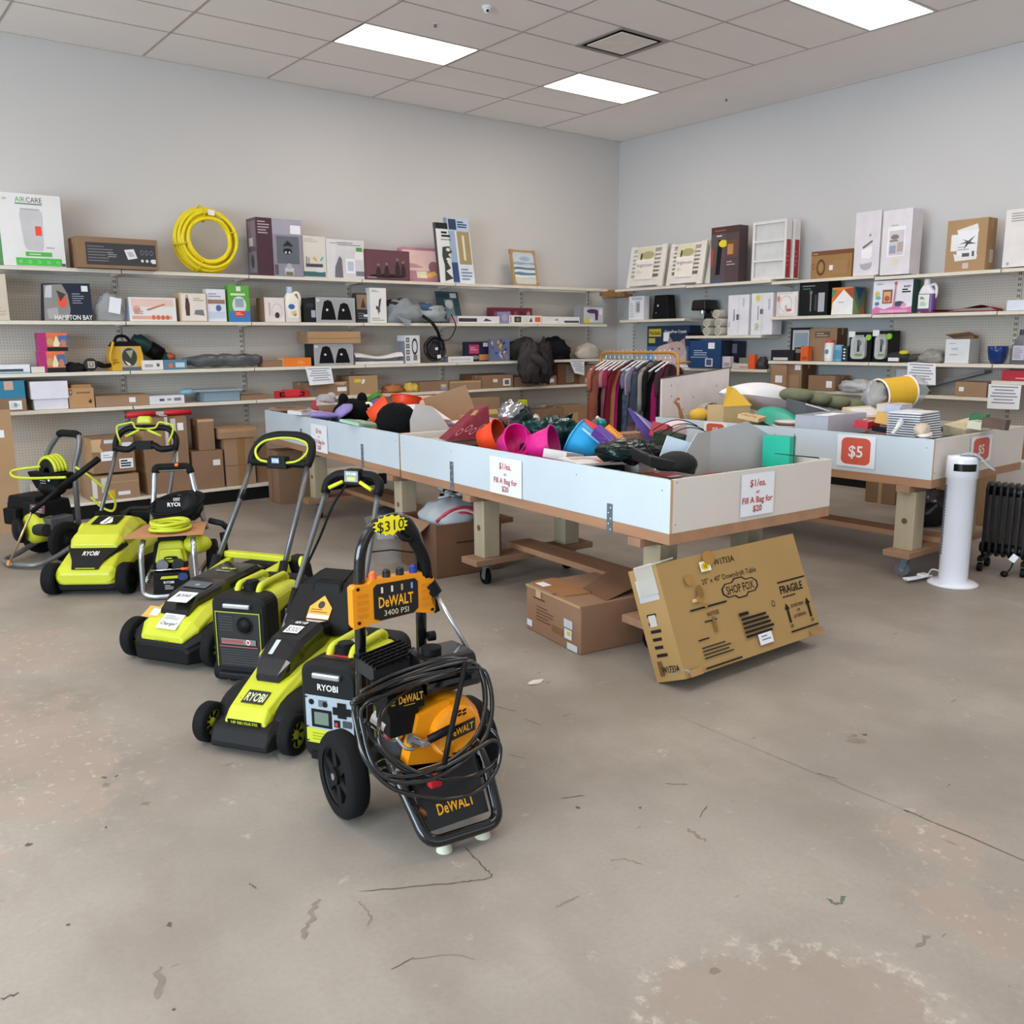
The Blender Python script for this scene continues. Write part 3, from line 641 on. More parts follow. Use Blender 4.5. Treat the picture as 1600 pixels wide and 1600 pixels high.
def jug(wall, pl, pr, pt, z0, body, cap, label, lab, grp, deep=.09, rzx=0.0, lower=None):
    x0, x1, z1, P = spot(wall, pl, pr, pt, z0, .02); w, h = x1 - x0, z1 - z0; loc, rz = base(wall, (x0 + x1) / 2, P + deep / 2, z0)
    o = thing('detergent_jug', label, 'jug', loc, rz + rzx, grp); b = B()
    def ring(z, a, c, sx=0): return [(sx + a * (abs(cos(t)) ** .6) * (1 if cos(t) > 0 else -1), c * (abs(sin(t)) ** .6) * (1 if sin(t) > 0 else -1), z) for t in [2 * pi * i / 20 for i in range(20)]]
    a, c = w / 2, deep / 2
    b.loft([ring(0, a * .93, c * .9), ring(.02 * h, a, c), ring(.5 * h, a, c), ring(.62 * h, a * .92, c * .95), ring(.74 * h, a * .6, c * .8, -a * .1), ring(.84 * h, a * .32, c * .45, -a * .15), ring(.86 * h, a * .3, c * .4, -a * .15)], body, True)
    if lower: b.loft([ring(.02 * h, a * 1.01, c * 1.02), ring(.56 * h, a * 1.01, c * 1.02)], lower, True, False)
    b.build('bottle', o)
    b = B(); b.cyl((-a * .15, 0, .85 * h), (-a * .15, 0, h), a * .38, cap, a * .33, 14); b.build('cap', o)
    b = B(); b.tube([(a * .2, 0, .8 * h), (a * .75, 0, .84 * h), (a * 1.02, 0, .7 * h), (a * .98, 0, .5 * h), (a * .8, 0, .4 * h)], a * .17, body, 8, sub=4); b.build('handle', o)
    b = B(); F = Face(b, V((-a * .75, -c * 1.08, .12 * h)), V((1.3 * a, 0, 0)), V((0, 0, .42 * h))); lab(F); b.build('label', o)
    return o
def lab(F): F.rect(0, 0, 1, 1, C('f2efe6')); F.oval(.4, .75, .3, .18, C('3f6aa8')); F.poly([(.3, .4), (.8, .5), (.9, .2), (.5, .1)], C('e0c890')); F.oval(.7, .2, .12, .1, C('b08a60'))
jug('A', 446, 473, 448, S2, C('ece6da', .35), C('b4c4d8', .3), 'cream detergent jug with a pale blue cap', lab, GA2)
carton('A', 475, 495, 466, S2, C('17171a', .3), 'small glossy black box right of the cream jug', lambda F, c: (F.rect(.6, .2, .95, .5, C('aab4c0')), F.oval(.5, .7, .3, .1, C('2e2e34'))), depth=.16, inset=.03, group=GA2)
def mitts(F, c):
    F.rect(.01, .02, .99, .98, C('b6b6b8', .35)); F.rect(.03, .04, .97, .95, C('a3a3a6', .35))
    for x, h in ((.31, .9), (.72, .8)): F.poly([(x - .19, .1), (x + .19, .1), (x + .15, h * .55), (x + .09, h * .92), (x, h), (x - .1, h * .93), (x - .16, h * .5)], C('121214')); F.oval(x - .03, .5, .03, .05, C('d8d8da'))
    F.rect(.02, .82, .1, .93, C('d8d8d8'))
carton('A', 494, 556, 465, S2, C('a8a8aa'), 'silver box with two black shapes, on the second shelf', mitts, depth=.2, inset=.02, side=C('26262a'), group=GA2)
def d(F, c): F.rect(.05, .45, .95, .95, C('9a8468')); F.poly([(.3, .5), (.5, .85), (.7, .5)], C('4a3a2c')); F.rect(.05, .04, .95, .45, C('2a2c34')); F.lines(.12, .12, .8, .36, 3, C('7a8090')); F.rect(.5, .2, .85, .28, WHITE)
carton('A', 557, 580, 458, S2, C('44403c'), 'dark box with a brown picture beside the tall white box', d, depth=.08, inset=.1, group=GA2)
def d(F, c): F.poly([(.5, .2), (.62, .5), (.7, .72), (.55, .66), (.5, .45), (.35, .5), (.35, .4), (.48, .35)], C('3a3c40')); F.rect(.45, .3, .6, .4, C('5a5c60')); F.lines(.1, .88, .6, .95, 2, C('888888')); F.lines(.08, .05, .9, .16, 2, C('a8a080'))
carton('A', 579, 605, 450, S2, WHITE, 'tall white box with a dark pistol shaped tool printed on it', d, depth=.09, inset=.03, group=GA2)
p = at_y(640, 490, FA + .1)
o = thing('backpack', 'crumpled grey backpack lying on the second shelf, strap hanging down', 'bag', (p.x, FA + .14, S2), 0, GA2)
GB = mat('868c90', .8, var=.1, scale=12)
b = B(); b.ell((-.08, 0, .09), (.24, .15, .17), GB, 22, 14, bumpy=.5, freq=2.2, seed=2, flat=.52); b.ell((.3, .02, .1), (.22, .13, .12), mat('9aa3a8', .8, var=.12, scale=9), 20, 12, bumpy=.5, freq=2.6, seed=9, flat=.7); b.ell((.24, .03, .17), (.14, .1, .06), mat('3f5a74', .7), 14, 8, bumpy=.4, seed=4); b.ell((-.16, .03, .2), (.14, .09, .06), mat('2c2e30', .7), 14, 8, bumpy=.3, seed=6)
b.add([(-.25, -.16, .08), (-.05, -.16, .02), (-.12, -.19, -.05)], [(0, 1, 2)], GB); b.build('body', o)
b = B(); b.tube([(.1, -.15, .08), (.18, -.22, .0), (.25, -.23, -.1), (.3, -.2, -.2)], .018, BLACK, 6, sub=5); b.tube([(.3, -.2, -.2), (.42, -.22, -.18), (.52, -.2, -.04), (.5, -.14, .1)], .006, BLACK, 6, sub=5); b.build('strap', o)
def d(F, c): F.rect(.05, .55, .95, .92, C('2f4650')); F.rect(.3, .1, .7, .75, C('7e97a0')); F.oval(.5, .6, .18, .14, C('c8ccc8')); F.rect(.1, .05, .9, .14, C('56707a')); F.rect(.6, .8, .9, .95, C('d0d4d4'))
carton('A', 690, 724, 455, S2, C('35505c'), 'dark teal blister pack leaning behind the grey backpack', d, depth=.03, inset=.2, lean=.3, group=GA2)
def d(F, c): F.rect(.02, .2, .45, .7, C('3a3a3c')); F.poly([(.6, .3), (.66, .7), (.8, .4), (.8, .3)], C('46464a'))
carton('A', 715, 781, 494, S2, C('e6e0e2'), 'flat white box with a black bar printed on it, by the backpack', d, depth=.2, inset=.03, side=C('c8a8b0'), group=GA2)
carton('A', 768, 832, 481, S2, C('7a2c3c', .5), 'flat maroon patterned box lying behind the low white boxes', lambda F, c: [F.oval(.1 + .16 * i, .5, .05, .3, C(('a8586a', '5a2030', 'b89080')[i % 3])) for i in range(6)], depth=.1, inset=.22, group=GA2)
carton('A', 781, 796, 487, S2, C('8f88a8'), 'small lilac round topped carton between two low white boxes', lambda F, c: F.oval(.5, .5, .3, .3, C('a8a0c0')), depth=.06, inset=.04, group=GA2)
def d(F, c): F.rect(.02, .1, .05, .9, C('aa8088')); F.rect(.14, .15, .35, .85, C('333033')); F.oval(.25, .5, .06, .25, C('8a6a4a')); F.rect(.4, .15, .58, .85, C('d8d8d4')); F.poly([(.6, .2), (.66, .8), (.7, .2)], C('50483a')); F.rect(.78, .2, .95, .8, C('e06a3c'))
carton('A', 796, 847, 493, S2, WHITE, 'low white box with an orange square at its right end', d, depth=.15, inset=.03, group=GA2)
def d(F, c): F.rect(.58, .15, .98, .45, C('4a484a')); F.poly([(.3, .5), (.4, .8), (.42, .4)], C('a8a0a0'))
carton('A', 847, 906, 495, S2, C('e9e5e6'), 'long low white box next to the hair dryer box', d, depth=.2, inset=.03, group=GA2)
def d(F, c):
    F.rect(.12, .06, .95, .9, C('c7c8cc')); F.oval(.5, .68, .25, .12, C('5c2a6a')); F.poly([(.6, .6), (.75, .62), (.72, .2), (.62, .2)], C('512560')); F.rect(.15, .06, .4, .3, C('e0c840')); F.oval(.45, .2, .08, .1, C('d8d8dc')); F.rect(.78, .5, .92, .8, WHITE)
carton('A', 907, 944, 477, S2, C('8f9296'), 'grey framed box with a purple hair dryer pictured', d, depth=.14, inset=.03, group=GA2)
# ---------------------------------------------------------------- back wall, third shelf
def d(F, c): F.rect(.3, .2, .85, .5, C('3f4650')); F.rect(0, 0, 1, .15, C('8fb0c4'))
carton('A', -25, 48, 570, S3, C('dfe3e8'), 'flat white and blue packs at the left edge of the third shelf', d, depth=.2, inset=.02, group=GA3)
carton('A', 49, 71, 573, S3, OFFW, 'small cream pack right of the flat blue packs', None, depth=.1, inset=.02, group=GA3)
def bulb(F, c):
    F.rect(0, 0, 1, 1, C('d8744a')); F.rect(.7, .3, 1, 1, C('4a6a9c')); F.rect(0, .85, 1, 1, C('e87050')); F.rect(0, 0, 1, .22, C('2a2426')); F.rect(0, 0, .28, 1, C('b02a74')); F.poly([(.5, .25), (.68, .25), (.74, .4), (.62, .85), (.5, .4)], C('e8ddb0')); F.oval(.4, .5, .12, .2, C('c89a6a')); F.oval(.85, .45, .1, .18, C('c87a5a'))
carton('A', 63, 104, 549, S3, C('8c2a6a'), 'lower orange and magenta bulb box of the pair', bulb, depth=.14, inset=.04, side=C('a83878'), group=GA3)
x0, x1, z1, P = spot('A', 63, 104, 549, S3, .04)
carton('A', 61, 107, 520, z1 + .002, C('8c2a6a'), 'upper orange and magenta bulb box of the pair', bulb, depth=.14, inset=.04, side=C('a83878'), group=GA3)
def lump(wall, px, py, z0, dims, m, label, name, cat, grp, inset=.12, seed=1, bumpy=.4, freq=2.4, flat=.55, name2=None):
    q = at_y(px, py, FA + inset) if wall == 'A' else at_x(px, py, FB + inset)
    loc = V((q.x, FA + inset, z0)) if wall == 'A' else V((FB + inset, q.y, z0)); rz = 0 if wall == 'A' else R(-90)
    b = B(); b.ell((0, 0, dims[2] * flat), dims, m, 24, 14, bumpy=bumpy, freq=freq, seed=seed, flat=flat)
    return tag(b.build(name, None, loc, rz), label, cat, grp)
lump('A', 115, 572, S3, (.11, .07, .05), mat('1b1b1d', .8), 'small black cloth bundle right of the bulb boxes', 'cloth_bundle', 'cloth', GA3, seed=3)
p = at_y(140, 566, FA + .1)
o = thing('work_light', 'black cordless light with a pale square face and a short handle', 'tool', (p.x, FA + .1, S3), 0, GA3)
b = B(); b.lathe([(0, 0), (.05, 0), (.058, .01), (.058, .04), (.05, .05), (0, .05)], (0, 0, .06), DGREY, (0, -1, 0), 20); b.build('head', o)
b = B(); F = Face(b, V((-.03, -.052, .03)), V((.06, 0, 0)), V((0, 0, .06))); F.rect(0, 0, 1, 1, C('b8ac9c')); F.rect(.2, .2, .8, .8, C('5a5450')); F.rect(.35, .35, .65, .75, C('c8beb0')); b.build('lens', o)
b = B(); b.tube([(.05, -.02, .07), (.12, -.02, .045), (.17, -.02, .05), (.2, -.02, .05)], [.025, .02, .02, .03], BLACK, 8, sub=4); b.build('handle', o)
x0, x1, z1, P = spot('A', 176, 226, 541, S3, .03)
o = thing('battery_blower', 'yellow and black boxed cordless blower on the third shelf', 'tool', (x0, P, S3), 0, GA3); w, h = x1 - x0, z1 - S3
b = B(); b.prism([(0, 0), (w, 0), (w * 1.0, h * .6), (w * .94, h), (w * .06, h), (0, h * .6)], 0, .2, mat('d6a52c', .45), 'y'); F = Face(b, V((0, 0, 0)), V((w, 0, 0)), V((0, 0, h)))
F.rect(.3, .05, .8, .95, C('b8a888')); F.oval(.56, .55, .24, .38, C('3a3c34')); F.poly([(.45, .8), (.7, .85), (.6, .5)], C('98a088')); F.poly([(.4, .4), (.55, .3), (.6, .2), (.5, .2)], C('e0ddd0')); F.lines(.05, .3, .25, .5, 2, C('8a6a20')); F.rect(.3, 0, .9, .14, C('5a6470')); b.build('carton', o)
b = B(); b.prism([(.02, h), (w - .02, h), (w - .05, h + .045), (.05, h + .045)], .02, .18, BLACK, 'y'); b.tube([(.06, .1, h + .04), (.09, .1, h + .09), (.16, .1, h + .09), (.2, .1, h + .04)], .014, BLACK, 8, sub=3); b.build('lid', o)
b = B(); b.tube([(0, -.02, .06), (-.02, -.03, .12), (.0, -.03, .2), (.02, -.01, .26)], .012, C('d6a52c'), 6, sub=3); b.build('strap', o)
a0, a1 = at_y(207, 528, FA + .3), at_y(262, 562, FA + .3)
o = thing('hedge_trimmer', 'dark teal cordless trimmer lying slanted across the yellow blower', 'tool', (a0.x, FA + .3, S3), 0, GA3)
TEAL = mat('1f4448', .45); q0 = V((0, 0, a0.z - S3)); q1 = V((a1.x - a0.x, 0, a1.z - S3)); dd = q1 - q0
b = B(); b.tube([q0, q0 + dd * .12, q0 + dd * .6, q0 + dd * .95, q1], [.045, .075, .07, .06, .05, .04], TEAL, 12, sub=3); b.build('body', o)
b = B(); b.tube([q0 + dd * .45, q0 + dd * .8], .078, BLACK, 12); b.build('grip_band', o)
b = B(); b.ell(q1 + V((.02, -.02, .03)), (.05, .05, .035), mat('c0623c', .5), 12, 8, bumpy=.4); b.build('orange_cap', o)
b = B(); b.tube([q1, q1 + V((.12, -.03, -.03)), V((a1.x - a0.x + .42, -.06, .03))], [.035, .025, .02, .015], C('30636a'), 8, sub=3); b.build('nose', o)
carton('A', 223, 256, 563, S3, C('e4e0de'), 'small white carton lying in front of the yellow blower', lambda F, c: (F.rect(.1, .3, .5, .6, C('a8a4a0')), F.oval(.75, .5, .08, .2, C('6a6a6a'))), depth=.08, inset=.0, group=GA3)
carton('A', 256, 293, 562, S3, C('58809a'), 'flat blue pack with an orange dot in front of the trimmer', lambda F, c: (F.oval(.3, .4, .1, .25, C('e0743a')), F.rect(.5, .2, .9, .7, C('c0d4dc'))), depth=.06, inset=.0, group=GA3)
p = at_y(350, 570, FA + .1)
b = B(); rnd = random.Random(5); fil = mat('56585a', .18, var=.35, scale=14, bump=.5)
b.tube([(-.4 + .8 * i / 16, (.01 * sin(i)), .074 + .008 * sin(i * 1.7)) for i in range(17)], [.03, .05, .062, .06, .064, .06, .063, .06, .062, .06, .06, .055, .03], fil, 12)
tag(b.build('film_roll', None, (p.x, FA + .1, S3)), 'long roll wrapped in shiny dark plastic lying on the third shelf', 'roll', GA3)
carton('A', 411, 443, 563, S3, CARD2, 'thin brown carton beside the orange carton', None, depth=.15, inset=.06, group=GA3)
carton('A', 443, 487, 559, S3, C('e87a26'), 'flat bright orange carton on the third shelf', lambda F, c: F.lines(.5, .3, .8, .7, 2, C('f0b070')), depth=.16, inset=.03, side=C('d8ac84'), group=GA3)
carton('A', 491, 553, 537, S3, C('a8a8aa'), 'silver box with two black shapes, under a brown carton lid', mitts, depth=.22, inset=.02, side=C('26262a'), group=GA3)
x0, x1, z1, P = spot('A', 491, 553, 537, S3, .02)
carton('A', 481, 564, 518, z1 + .003, CARD3, 'flat brown carton resting on the lower silver box', lambda F, c: F.rect(.0, .42, 1, .46, C('8a6540')), depth=.26, inset=.0, side=CARD, group=GA3)
x0, x1, z1, P = spot('A', 556, 632, 545, S3, .02)
b = B(); L_ = x1 - x0
b.sheet(lambda u, v: (u * L_, v * .28, .03 + .1 * (1 - .45 * sin(pi * u) ** 2) * sin(pi * min(1, v * 1.6 + .12)) ** .7), 14, 10, mat('dcd6d6', .8)); b.bx(0, L_, .01, .28, 0, .03, mat('dcd6d6', .8))
tag(b.build('folded_cloth', None, (x0, P, S3)), 'white folded cloth sagging in the middle on the third shelf', 'cloth', GA3)
def d(F, c):
    for i in range(4): F.rect(.08, .1 + .22 * i, .3, .26 + .22 * i, C('4a4c50')); F.oval(.19, .18 + .22 * i, .06, .05, C('b0b0b0'))
    F.ring(.65, .6, .2, .3, C('3a3c40'), .7); F.rect(.55, .1, .8, .3, C('7a7c80')); c.left.rect(0, .8, 1, 1, C('e0e0ec'))
carton('A', 633, 657, 524, S3, C('dcdcdc'), 'upright white box with small black tool pictures', d, depth=.16, inset=.02, side=C('8c8e9a'), group=GA3)
p = at_y(678, 543, FA + .08)
o = thing('coiled_cable_pack', 'round black coil bundle with two small white tags', 'coil', (p.x, FA + .09, S3 + .158), 0, GA3)
b = B()
for k in range(9):
    r = .135 - .012 * (k % 5); b.tube([(r * cos(t), -.04 + .02 * (k % 4) + .01 * sin(5 * t + k), r * sin(t)) for t in [2 * pi * i / 28 for i in range(28)]], .013, mat('28292b', .35, var=.2, scale=30), 6, True)
b.ell((0, 0, 0), (.12, .03, .12), mat('35373a', .3, var=.4, scale=30), 16, 10, bumpy=.3, freq=5); b.build('coil', o)
b = B(); b.box((.0, -.065, -.0), (.035, .003, .03), PAPER); b.box((.03, -.07, -.09), (.05, .003, .04), PAPER, rot=(0, R(-8), 0)); b.build('tag', o)
carton('A', 700, 740, 557, S3, C('dfdcdb'), 'low white carton with a blue end', lambda F, c: F.rect(.1, .3, .9, .6, C('c4c2c4')), depth=.1, inset=.02, side=C('6a7a94'), group=GA3)
def d(F, c): F.rect(.15, .4, .55, .85, C('c2456a')); F.lines(.2, .55, .5, .75, 2, C('e8b0c0')); F.rect(.72, .75, .92, .95, PAPER); F.rect(.55, .05, .95, .35, C('c88a4a')); F.oval(.4, .2, .15, .1, C('8a8a90'))
carton('A', 727, 766, 534, S3, C('23233a'), 'dark box with a pink patch and a white price sticker', d, depth=.06, inset=.14, group=GA3)
def d(F, c):
    rnd = random.Random(12)
    for i in range(26):
        a, e, g = rnd.uniform(.05, .95), rnd.uniform(.05, .95), rnd.uniform(.04, .12); F.poly([(min(1, max(0, a + g * cos(t))), min(1, max(0, e + g * 1.3 * sin(t)))) for t in sorted(rnd.uniform(0, 6.28) for _ in range(5))], C(rnd.choice(['d8c860', '6a78b0', 'e0e0e4', '40508a', 'c8a040', '8088a0', '2a3460'])))
carton('A', 767, 797, 529, S3, C('6a7090'), 'box covered in busy yellow and blue artwork beside the black jacket', d, depth=.05, inset=.03, group=GA3)
# jackets and the bagged pillow
p = at_y(826, 545, FA)
o = thing('jacket', 'big dark grey padded jacket hanging over the shelf edge', 'jacket', (p.x, FA + .08, S3), 0, GA3)
JK = mat('2b2829', .75, var=.15, scale=9); JK2 = mat('35302f', .75, var=.12, scale=9)
b = B(); b.ell((-.02, -.02, .12), (.24, .15, .15), JK, 24, 14, bumpy=.4, freq=2.4, seed=1, flat=.75); b.ell((-.06, -.2, -.03), (.19, .09, .24), JK2, 22, 14, bumpy=.45, freq=3.2, seed=7); b.ell((.16, -.2, -.02), (.11, .09, .26), JK, 18, 14, bumpy=.4, freq=3, seed=11)
b.ell((-.17, -.19, .0), (.07, .07, .2), JK2, 14, 12, bumpy=.4, freq=3, seed=3); b.ell((.02, -.22, .02), (.09, .07, .12), mat('191718', .8), 14, 10, bumpy=.5, freq=4, seed=5); b.build('body', o)
b = B(); b.tube([(-.12, -.26, .05), (-.02, -.3, .0), (.06, -.3, -.06), (.1, -.28, -.16)], [.05, .06, .055, .05, .04], JK2, 10, sub=4); b.tube([(.05, -.24, .12), (.12, -.28, .0), (.17, -.28, -.2)], [.04, .05, .045], JK, 10, sub=4); b.build('sleeve', o)
lump('A', 865, 545, S3, (.25, .13, .17), mat('14151c', .85), 'dark navy garment heaped on the shelf right of the jacket', 'folded_sweater', 'clothes', GA3, inset=.15, seed=21, bumpy=.5)
lump('A', 918, 552, S3, (.2, .12, .13), mat('b9aea4', .5, var=.1), 'beige pillow in clear plastic at the right end of the third shelf', 'bagged_pillow', 'pillow', GA3, inset=.12, seed=8, bumpy=.3)
def notice(wall, pts, label, inset=-.004, n=6, bend=.02):
    """a sheet of small print taped over the shelf edge: four pixel corners tl tr br bl"""
    f = (lambda x, y: at_y(x, y, FA + inset)) if wall == 'A' else (lambda x, y: at_x(x, y, FB + inset))
    tl, tr, br, bl = [f(*q) for q in pts]; o = tl.copy(); b = B()
    rt = (tr - tl); dn = (bl - tl); nn = rt.cross(-dn).normalized() * 1
    def fn(u, v): return (tl + rt * u + (bl + (br - bl) * u - tl - rt * u) * (1 - v)) - o + nn * (bend * sin(pi * u) * (1 - v))
    b.sheet(fn, 6, 6, PAPER)
    for i in range(n):
        v = .88 - .78 * i / n; h = .05
        u0 = .08 + .06 * ((i * 5) % 3); u1 = 1 - u0
        for q in range(6):
            a0 = u0 + (u1 - u0) * q / 6; a1 = u0 + (u1 - u0) * (q + 1) / 6
            b.add([V(fn(a0, v)) + nn * .0015, V(fn(a1, v)) + nn * .0015, V(fn(a1, v + h)) + nn * .0015, V(fn(a0, v + h)) + nn * .0015], [(0, 1, 2, 3)], C('8d8d98'))
    return tag(b.build('notice_sheet', None, o), label, 'notice', 'printed notices taped to the shelf edges')
notice('A', ((477, 574), (517, 573), (522, 599), (484, 602)), 'white notice sheet hanging under the orange carton')
notice('A', ((889, 562), (913, 562), (913, 587), (898, 583)), 'white notice sheet hanging below the navy garment')
# ---------------------------------------------------------------- back wall, lowest shelf
def d(F, c): F.rect(0, .42, 1, 1, C('2f7d9c')); F.rect(.55, .7, .75, .98, C('c9a890')); F.rect(.62, .05, .9, .34, PAPER); F.oval(.76, .2, .04, .06, C('5a8a6a')); F.lines(.65, .1, .87, .3, 4, C('aab8c0'))
carton('A', -30, 43, 595, S4, CARD2, 'brown carton with a blue upper half at the left edge of the lowest shelf', d, depth=.3, inset=.02, group=GA4)
o = thing('shoe_box', 'white cardboard box with a lifted lid on the lowest shelf', 'box', (0, 0, 0), 0, GA4)
c = Carton('A', 54, 108, 622, S4, C('dcdae2'), depth=.28, inset=.04); o.location = c.loc
c.b.build('box_body', o); b = B(); b.bx(-.02, c.w + .005, -.02, c.d, c.h * .96, c.h + .15, C('e0dee6')); b.build('lid', o)
c = Carton('A', 109, 149, 606, S4, C('b98d62'), depth=.18, inset=.03)
for i in (4, 5, 6, 7): pass
c.front.oval(.08, .8, .07, .16, C('7a5a3e')); c.front.oval(.08, .8, .03, .07, C('b8b0a8')); c.front.rect(.3, .72, .85, .8, C('8a6440')); c.front.poly([(.75, .3), (.86, .45), (.9, .3), (.85, .2)], C('3a3230'))
c.b.bx(c.w * .15, c.w * .95, .03, c.d - .03, c.h, c.h + .03, C('b08458')); c.make('carton', 'light brown carton with a stepped top right of the white lidded box', 'box', GA4)
carton('A', 150, 234, 617, S4, CARD, 'long low brown carton with a white sticker, left of the white carton', lambda F, c: (F.rect(.62, .3, .74, .75, PAPER), F.rect(.0, .9, 1, 1, CARD2)), depth=.25, inset=.03, group=GA4)
carton('A', 234, 289, 618, S4, C('d9dadd'), 'low white carton with blue and grey print on the lowest shelf', lambda F, c: (F.rect(.28, .35, .42, .65, C('4a5a78')), F.rect(.5, .4, .62, .65, C('8a8e98')), F.rect(.7, .35, .9, .7, C('7a7a80'))), depth=.18, inset=.02, group=GA4)
x0, x1, z1, P = spot('A', 318, 376, 605, S4, .04)
o = thing('storage_bin', 'clear blue grey plastic bin with a lid pushed to one side', 'bin', (x0, P, S4), 0, GA4); w = x1 - x0
PLB = mat('9fb6c4', .2, var=.03, alpha=.6)
b = B()
for a in ((0, w, 0, .004, 0, .1), (0, w, .216, .22, 0, .1), (0, .004, 0, .22, 0, .1), (w - .004, w, 0, .22, 0, .1), (0, w, 0, .22, 0, .004)): b.bx(*a, PLB)
b.build('tub', o); b = B(); b.bx(-.1, w + .02, -.03, .24, .1, .118, mat('a9b4ba', .3, alpha=.8)); b.ell((-.12, .08, .1), (.09, .06, .035), mat('8fb6cc', .25, alpha=.8), 12, 8); b.build('lid', o)
carton('A', 376, 420, 617, S4, CARD2, 'very thin brown carton right of the clear bin', None, depth=.2, inset=.05, group=GA4)
x0, x1, z1, P = spot('A', 431, 483, 611, S4, .03)
o = thing('spirit_level', 'red spirit level case with two dark windows', 'tool', (x0, P, S4), 0, GA4); w = x1 - x0
b = B(); b.bx(0, w, 0, .05, 0, .075, RED); b.bx(w * .25, w * .75, -.005, .055, .02, .085, C('d03038')); b.build('case', o, bevel=.006)
for q in (.2, .78): b = B(); b.bx(w * q - .03, w * q + .03, -.004, .0, .015, .06, BLACK); b.bx(w * q - .015, w * q + .015, -.006, -.004, .025, .05, C('a02830')); b.build('window', o)
carton('A', 477, 545, 597, S4, CARD2, 'brown carton with torn flaps behind the hanging notice', lambda F, c: (F.rect(.74, .3, .96, .6, PAPER), F.rect(.15, .4, .25, .6, C('5a6aa0')), F.poly([(.6, .98), (.98, .98), (.9, .75), (.7, .8)], C('c9a07a'))), depth=.3, inset=.05, group=GA4)
carton('A', 546, 591, 587, S4, CARD3, 'taller brown carton with yellow tape and a white tag', lambda F, c: (F.rect(.18, .65, .42, .82, C('dfc23a')), F.poly([(.42, .55), (.52, .6), (.56, .8), (.46, .82)], PAPER)), depth=.3, inset=.03, side=CARD2, group=GA4)
lump('A', 612, 605, S4, (.12, .1, .06), mat('a8683c', .8, var=.2, scale=20), 'brown woven bundle beside the yellow package', 'bundle', 'bundle', GA4, seed=14)
lump('A', 642, 604, S4, (.1, .08, .065), mat('c8a84a', .6, var=.3, scale=14), 'yellow printed soft package on the lowest shelf', 'soft_package', 'package', GA4, seed=18, inset=.1)
carton('A', 656, 701, 596, S4, CARD2, 'brown carton with a small blue sticker beside the yellow package', lambda F, c: (F.rect(.72, .1, .95, .7, C('8a94b0')), F.oval(.83, .5, .08, .15, C('e0c860'))), depth=.25, inset=.02, group=GA4)
carton('A', 703, 752, 595, S4, CARD, 'low brown carton with an open top edge', lambda F, c: F.rect(0, .8, 1, .95, C('c29a70')), depth=.2, inset=.0, group=GA4)
carton('A', 728, 790, 584, S4, CARDD, 'dark brown carton at the rear of the lowest shelf', None, depth=.14, inset=.22, group=GA4)
carton('A', 752, 802, 586, S4, CARD2, 'brown carton with a white code label below the artwork box', lambda F, c: (F.rect(.68, .15, .92, .7, PAPER), F.rect(.73, .25, .87, .6, C('6a6660')), F.rect(.36, .45, .5, .7, C('e0dcd4'))), depth=.22, inset=.02, group=GA4)
carton('A', 803, 870, 588, S4, CARD2, 'low brown carton under the hanging jacket', lambda F, c: F.rect(.8, .3, .94, .7, PAPER), depth=.25, inset=.04, group=GA4)
carton('A', 871, 905, 568, S4, CARDD, 'tall dark carton with a grey label right of the jacket', lambda F, c: (F.rect(.4, .1, .75, .9, C('8a8378')), F.lines(.42, .15, .72, .85, 6, C('5a544c'))), depth=.25, inset=.06, group=GA4)
carton('A', 906, 945, 570, S4, CARD2, 'brown carton with two white stickers behind the small notice', lambda F, c: (F.rect(.2, .05, .4, .3, C('c8c4bc')), F.rect(.62, .55, .78, .75, PAPER)), depth=.25, inset=.04, group=GA4)
# ---------------------------------------------------------------- back wall, base deck
GBD = 'cartons on the base deck of the back wall'
BF = -.24                                                    # the base deck reaches further forward than the shelves
def basebox(pl, pr, pt, z0, m, label, draw=None, inset=0.0, **k): return carton('A', pl, pr, pt, z0, m, label, draw, inset=BF + inset, group=GBD, **k)
carton('A', 55, 98, 757, BD, C('d6d2d4'), 'white carton standing at the back of the base deck', lambda F, c: F.rect(.1, .5, .3, .8, C('77777c')), depth=.2, inset=.1, group=GBD)
def d(F, c):
    F.rect(.3, .85, .55, .95, C('d0d4d8')); F.rect(.7, .6, .95, .85, C('d8d8da')); F.rect(.2, .35, .52, .62, PAPER); F.lines(.25, .42, .48, .55, 2, C('9a9a9a')); F.rect(.62, .1, .95, .38, PAPER); F.lines(.65, .13, .92, .35, 3, INK, .6); F.poly([(0, .98), (.25, .98), (.2, .75), (.28, .6), (0, .62)], C('caa67c'))
basebox(146, 213, 684, BD + .245, CARD2, 'brown carton with white labels, upper of the pair behind the far mower', d, depth=.36, inset=.03, side=CARD3)
def d(F, c): F.rect(.03, .1, .13, .9, C('d8d4cc')); F.rect(.22, .3, .36, .92, C('d0c8bc')); F.rect(.36, .05, .48, .4, C('d8a82c')); F.rect(.55, .15, .8, .3, PAPER); F.rect(.3, .68, 1, .72, TAPE)
basebox(143, 220, 742, BD, CARD, 'wide brown carton with yellow tape, lower of the pair behind the far mower', d, depth=.4, inset=.02)
basebox(232, 300, 652, BD, CARD2, 'tall brown carton with flaps and an upright white strip of stickers', lambda F, c: (F.rect(.62, .4, .74, .98, C('cfcac6')), F.rect(.66, .55, .72, .62, C('d05030')), F.rect(.78, .82, .92, .92, PAPER)), depth=.36, inset=.06, side=CARD3)
x0, x1, z1, P = spot('A', 232, 300, 652, BD, BF + .06)
o = thing('bolt_cutter', 'red handled tool lying on the tallest carton of the base deck', 'tool', ((x0 + x1) / 2, P + .15, z1), 0, GBD)
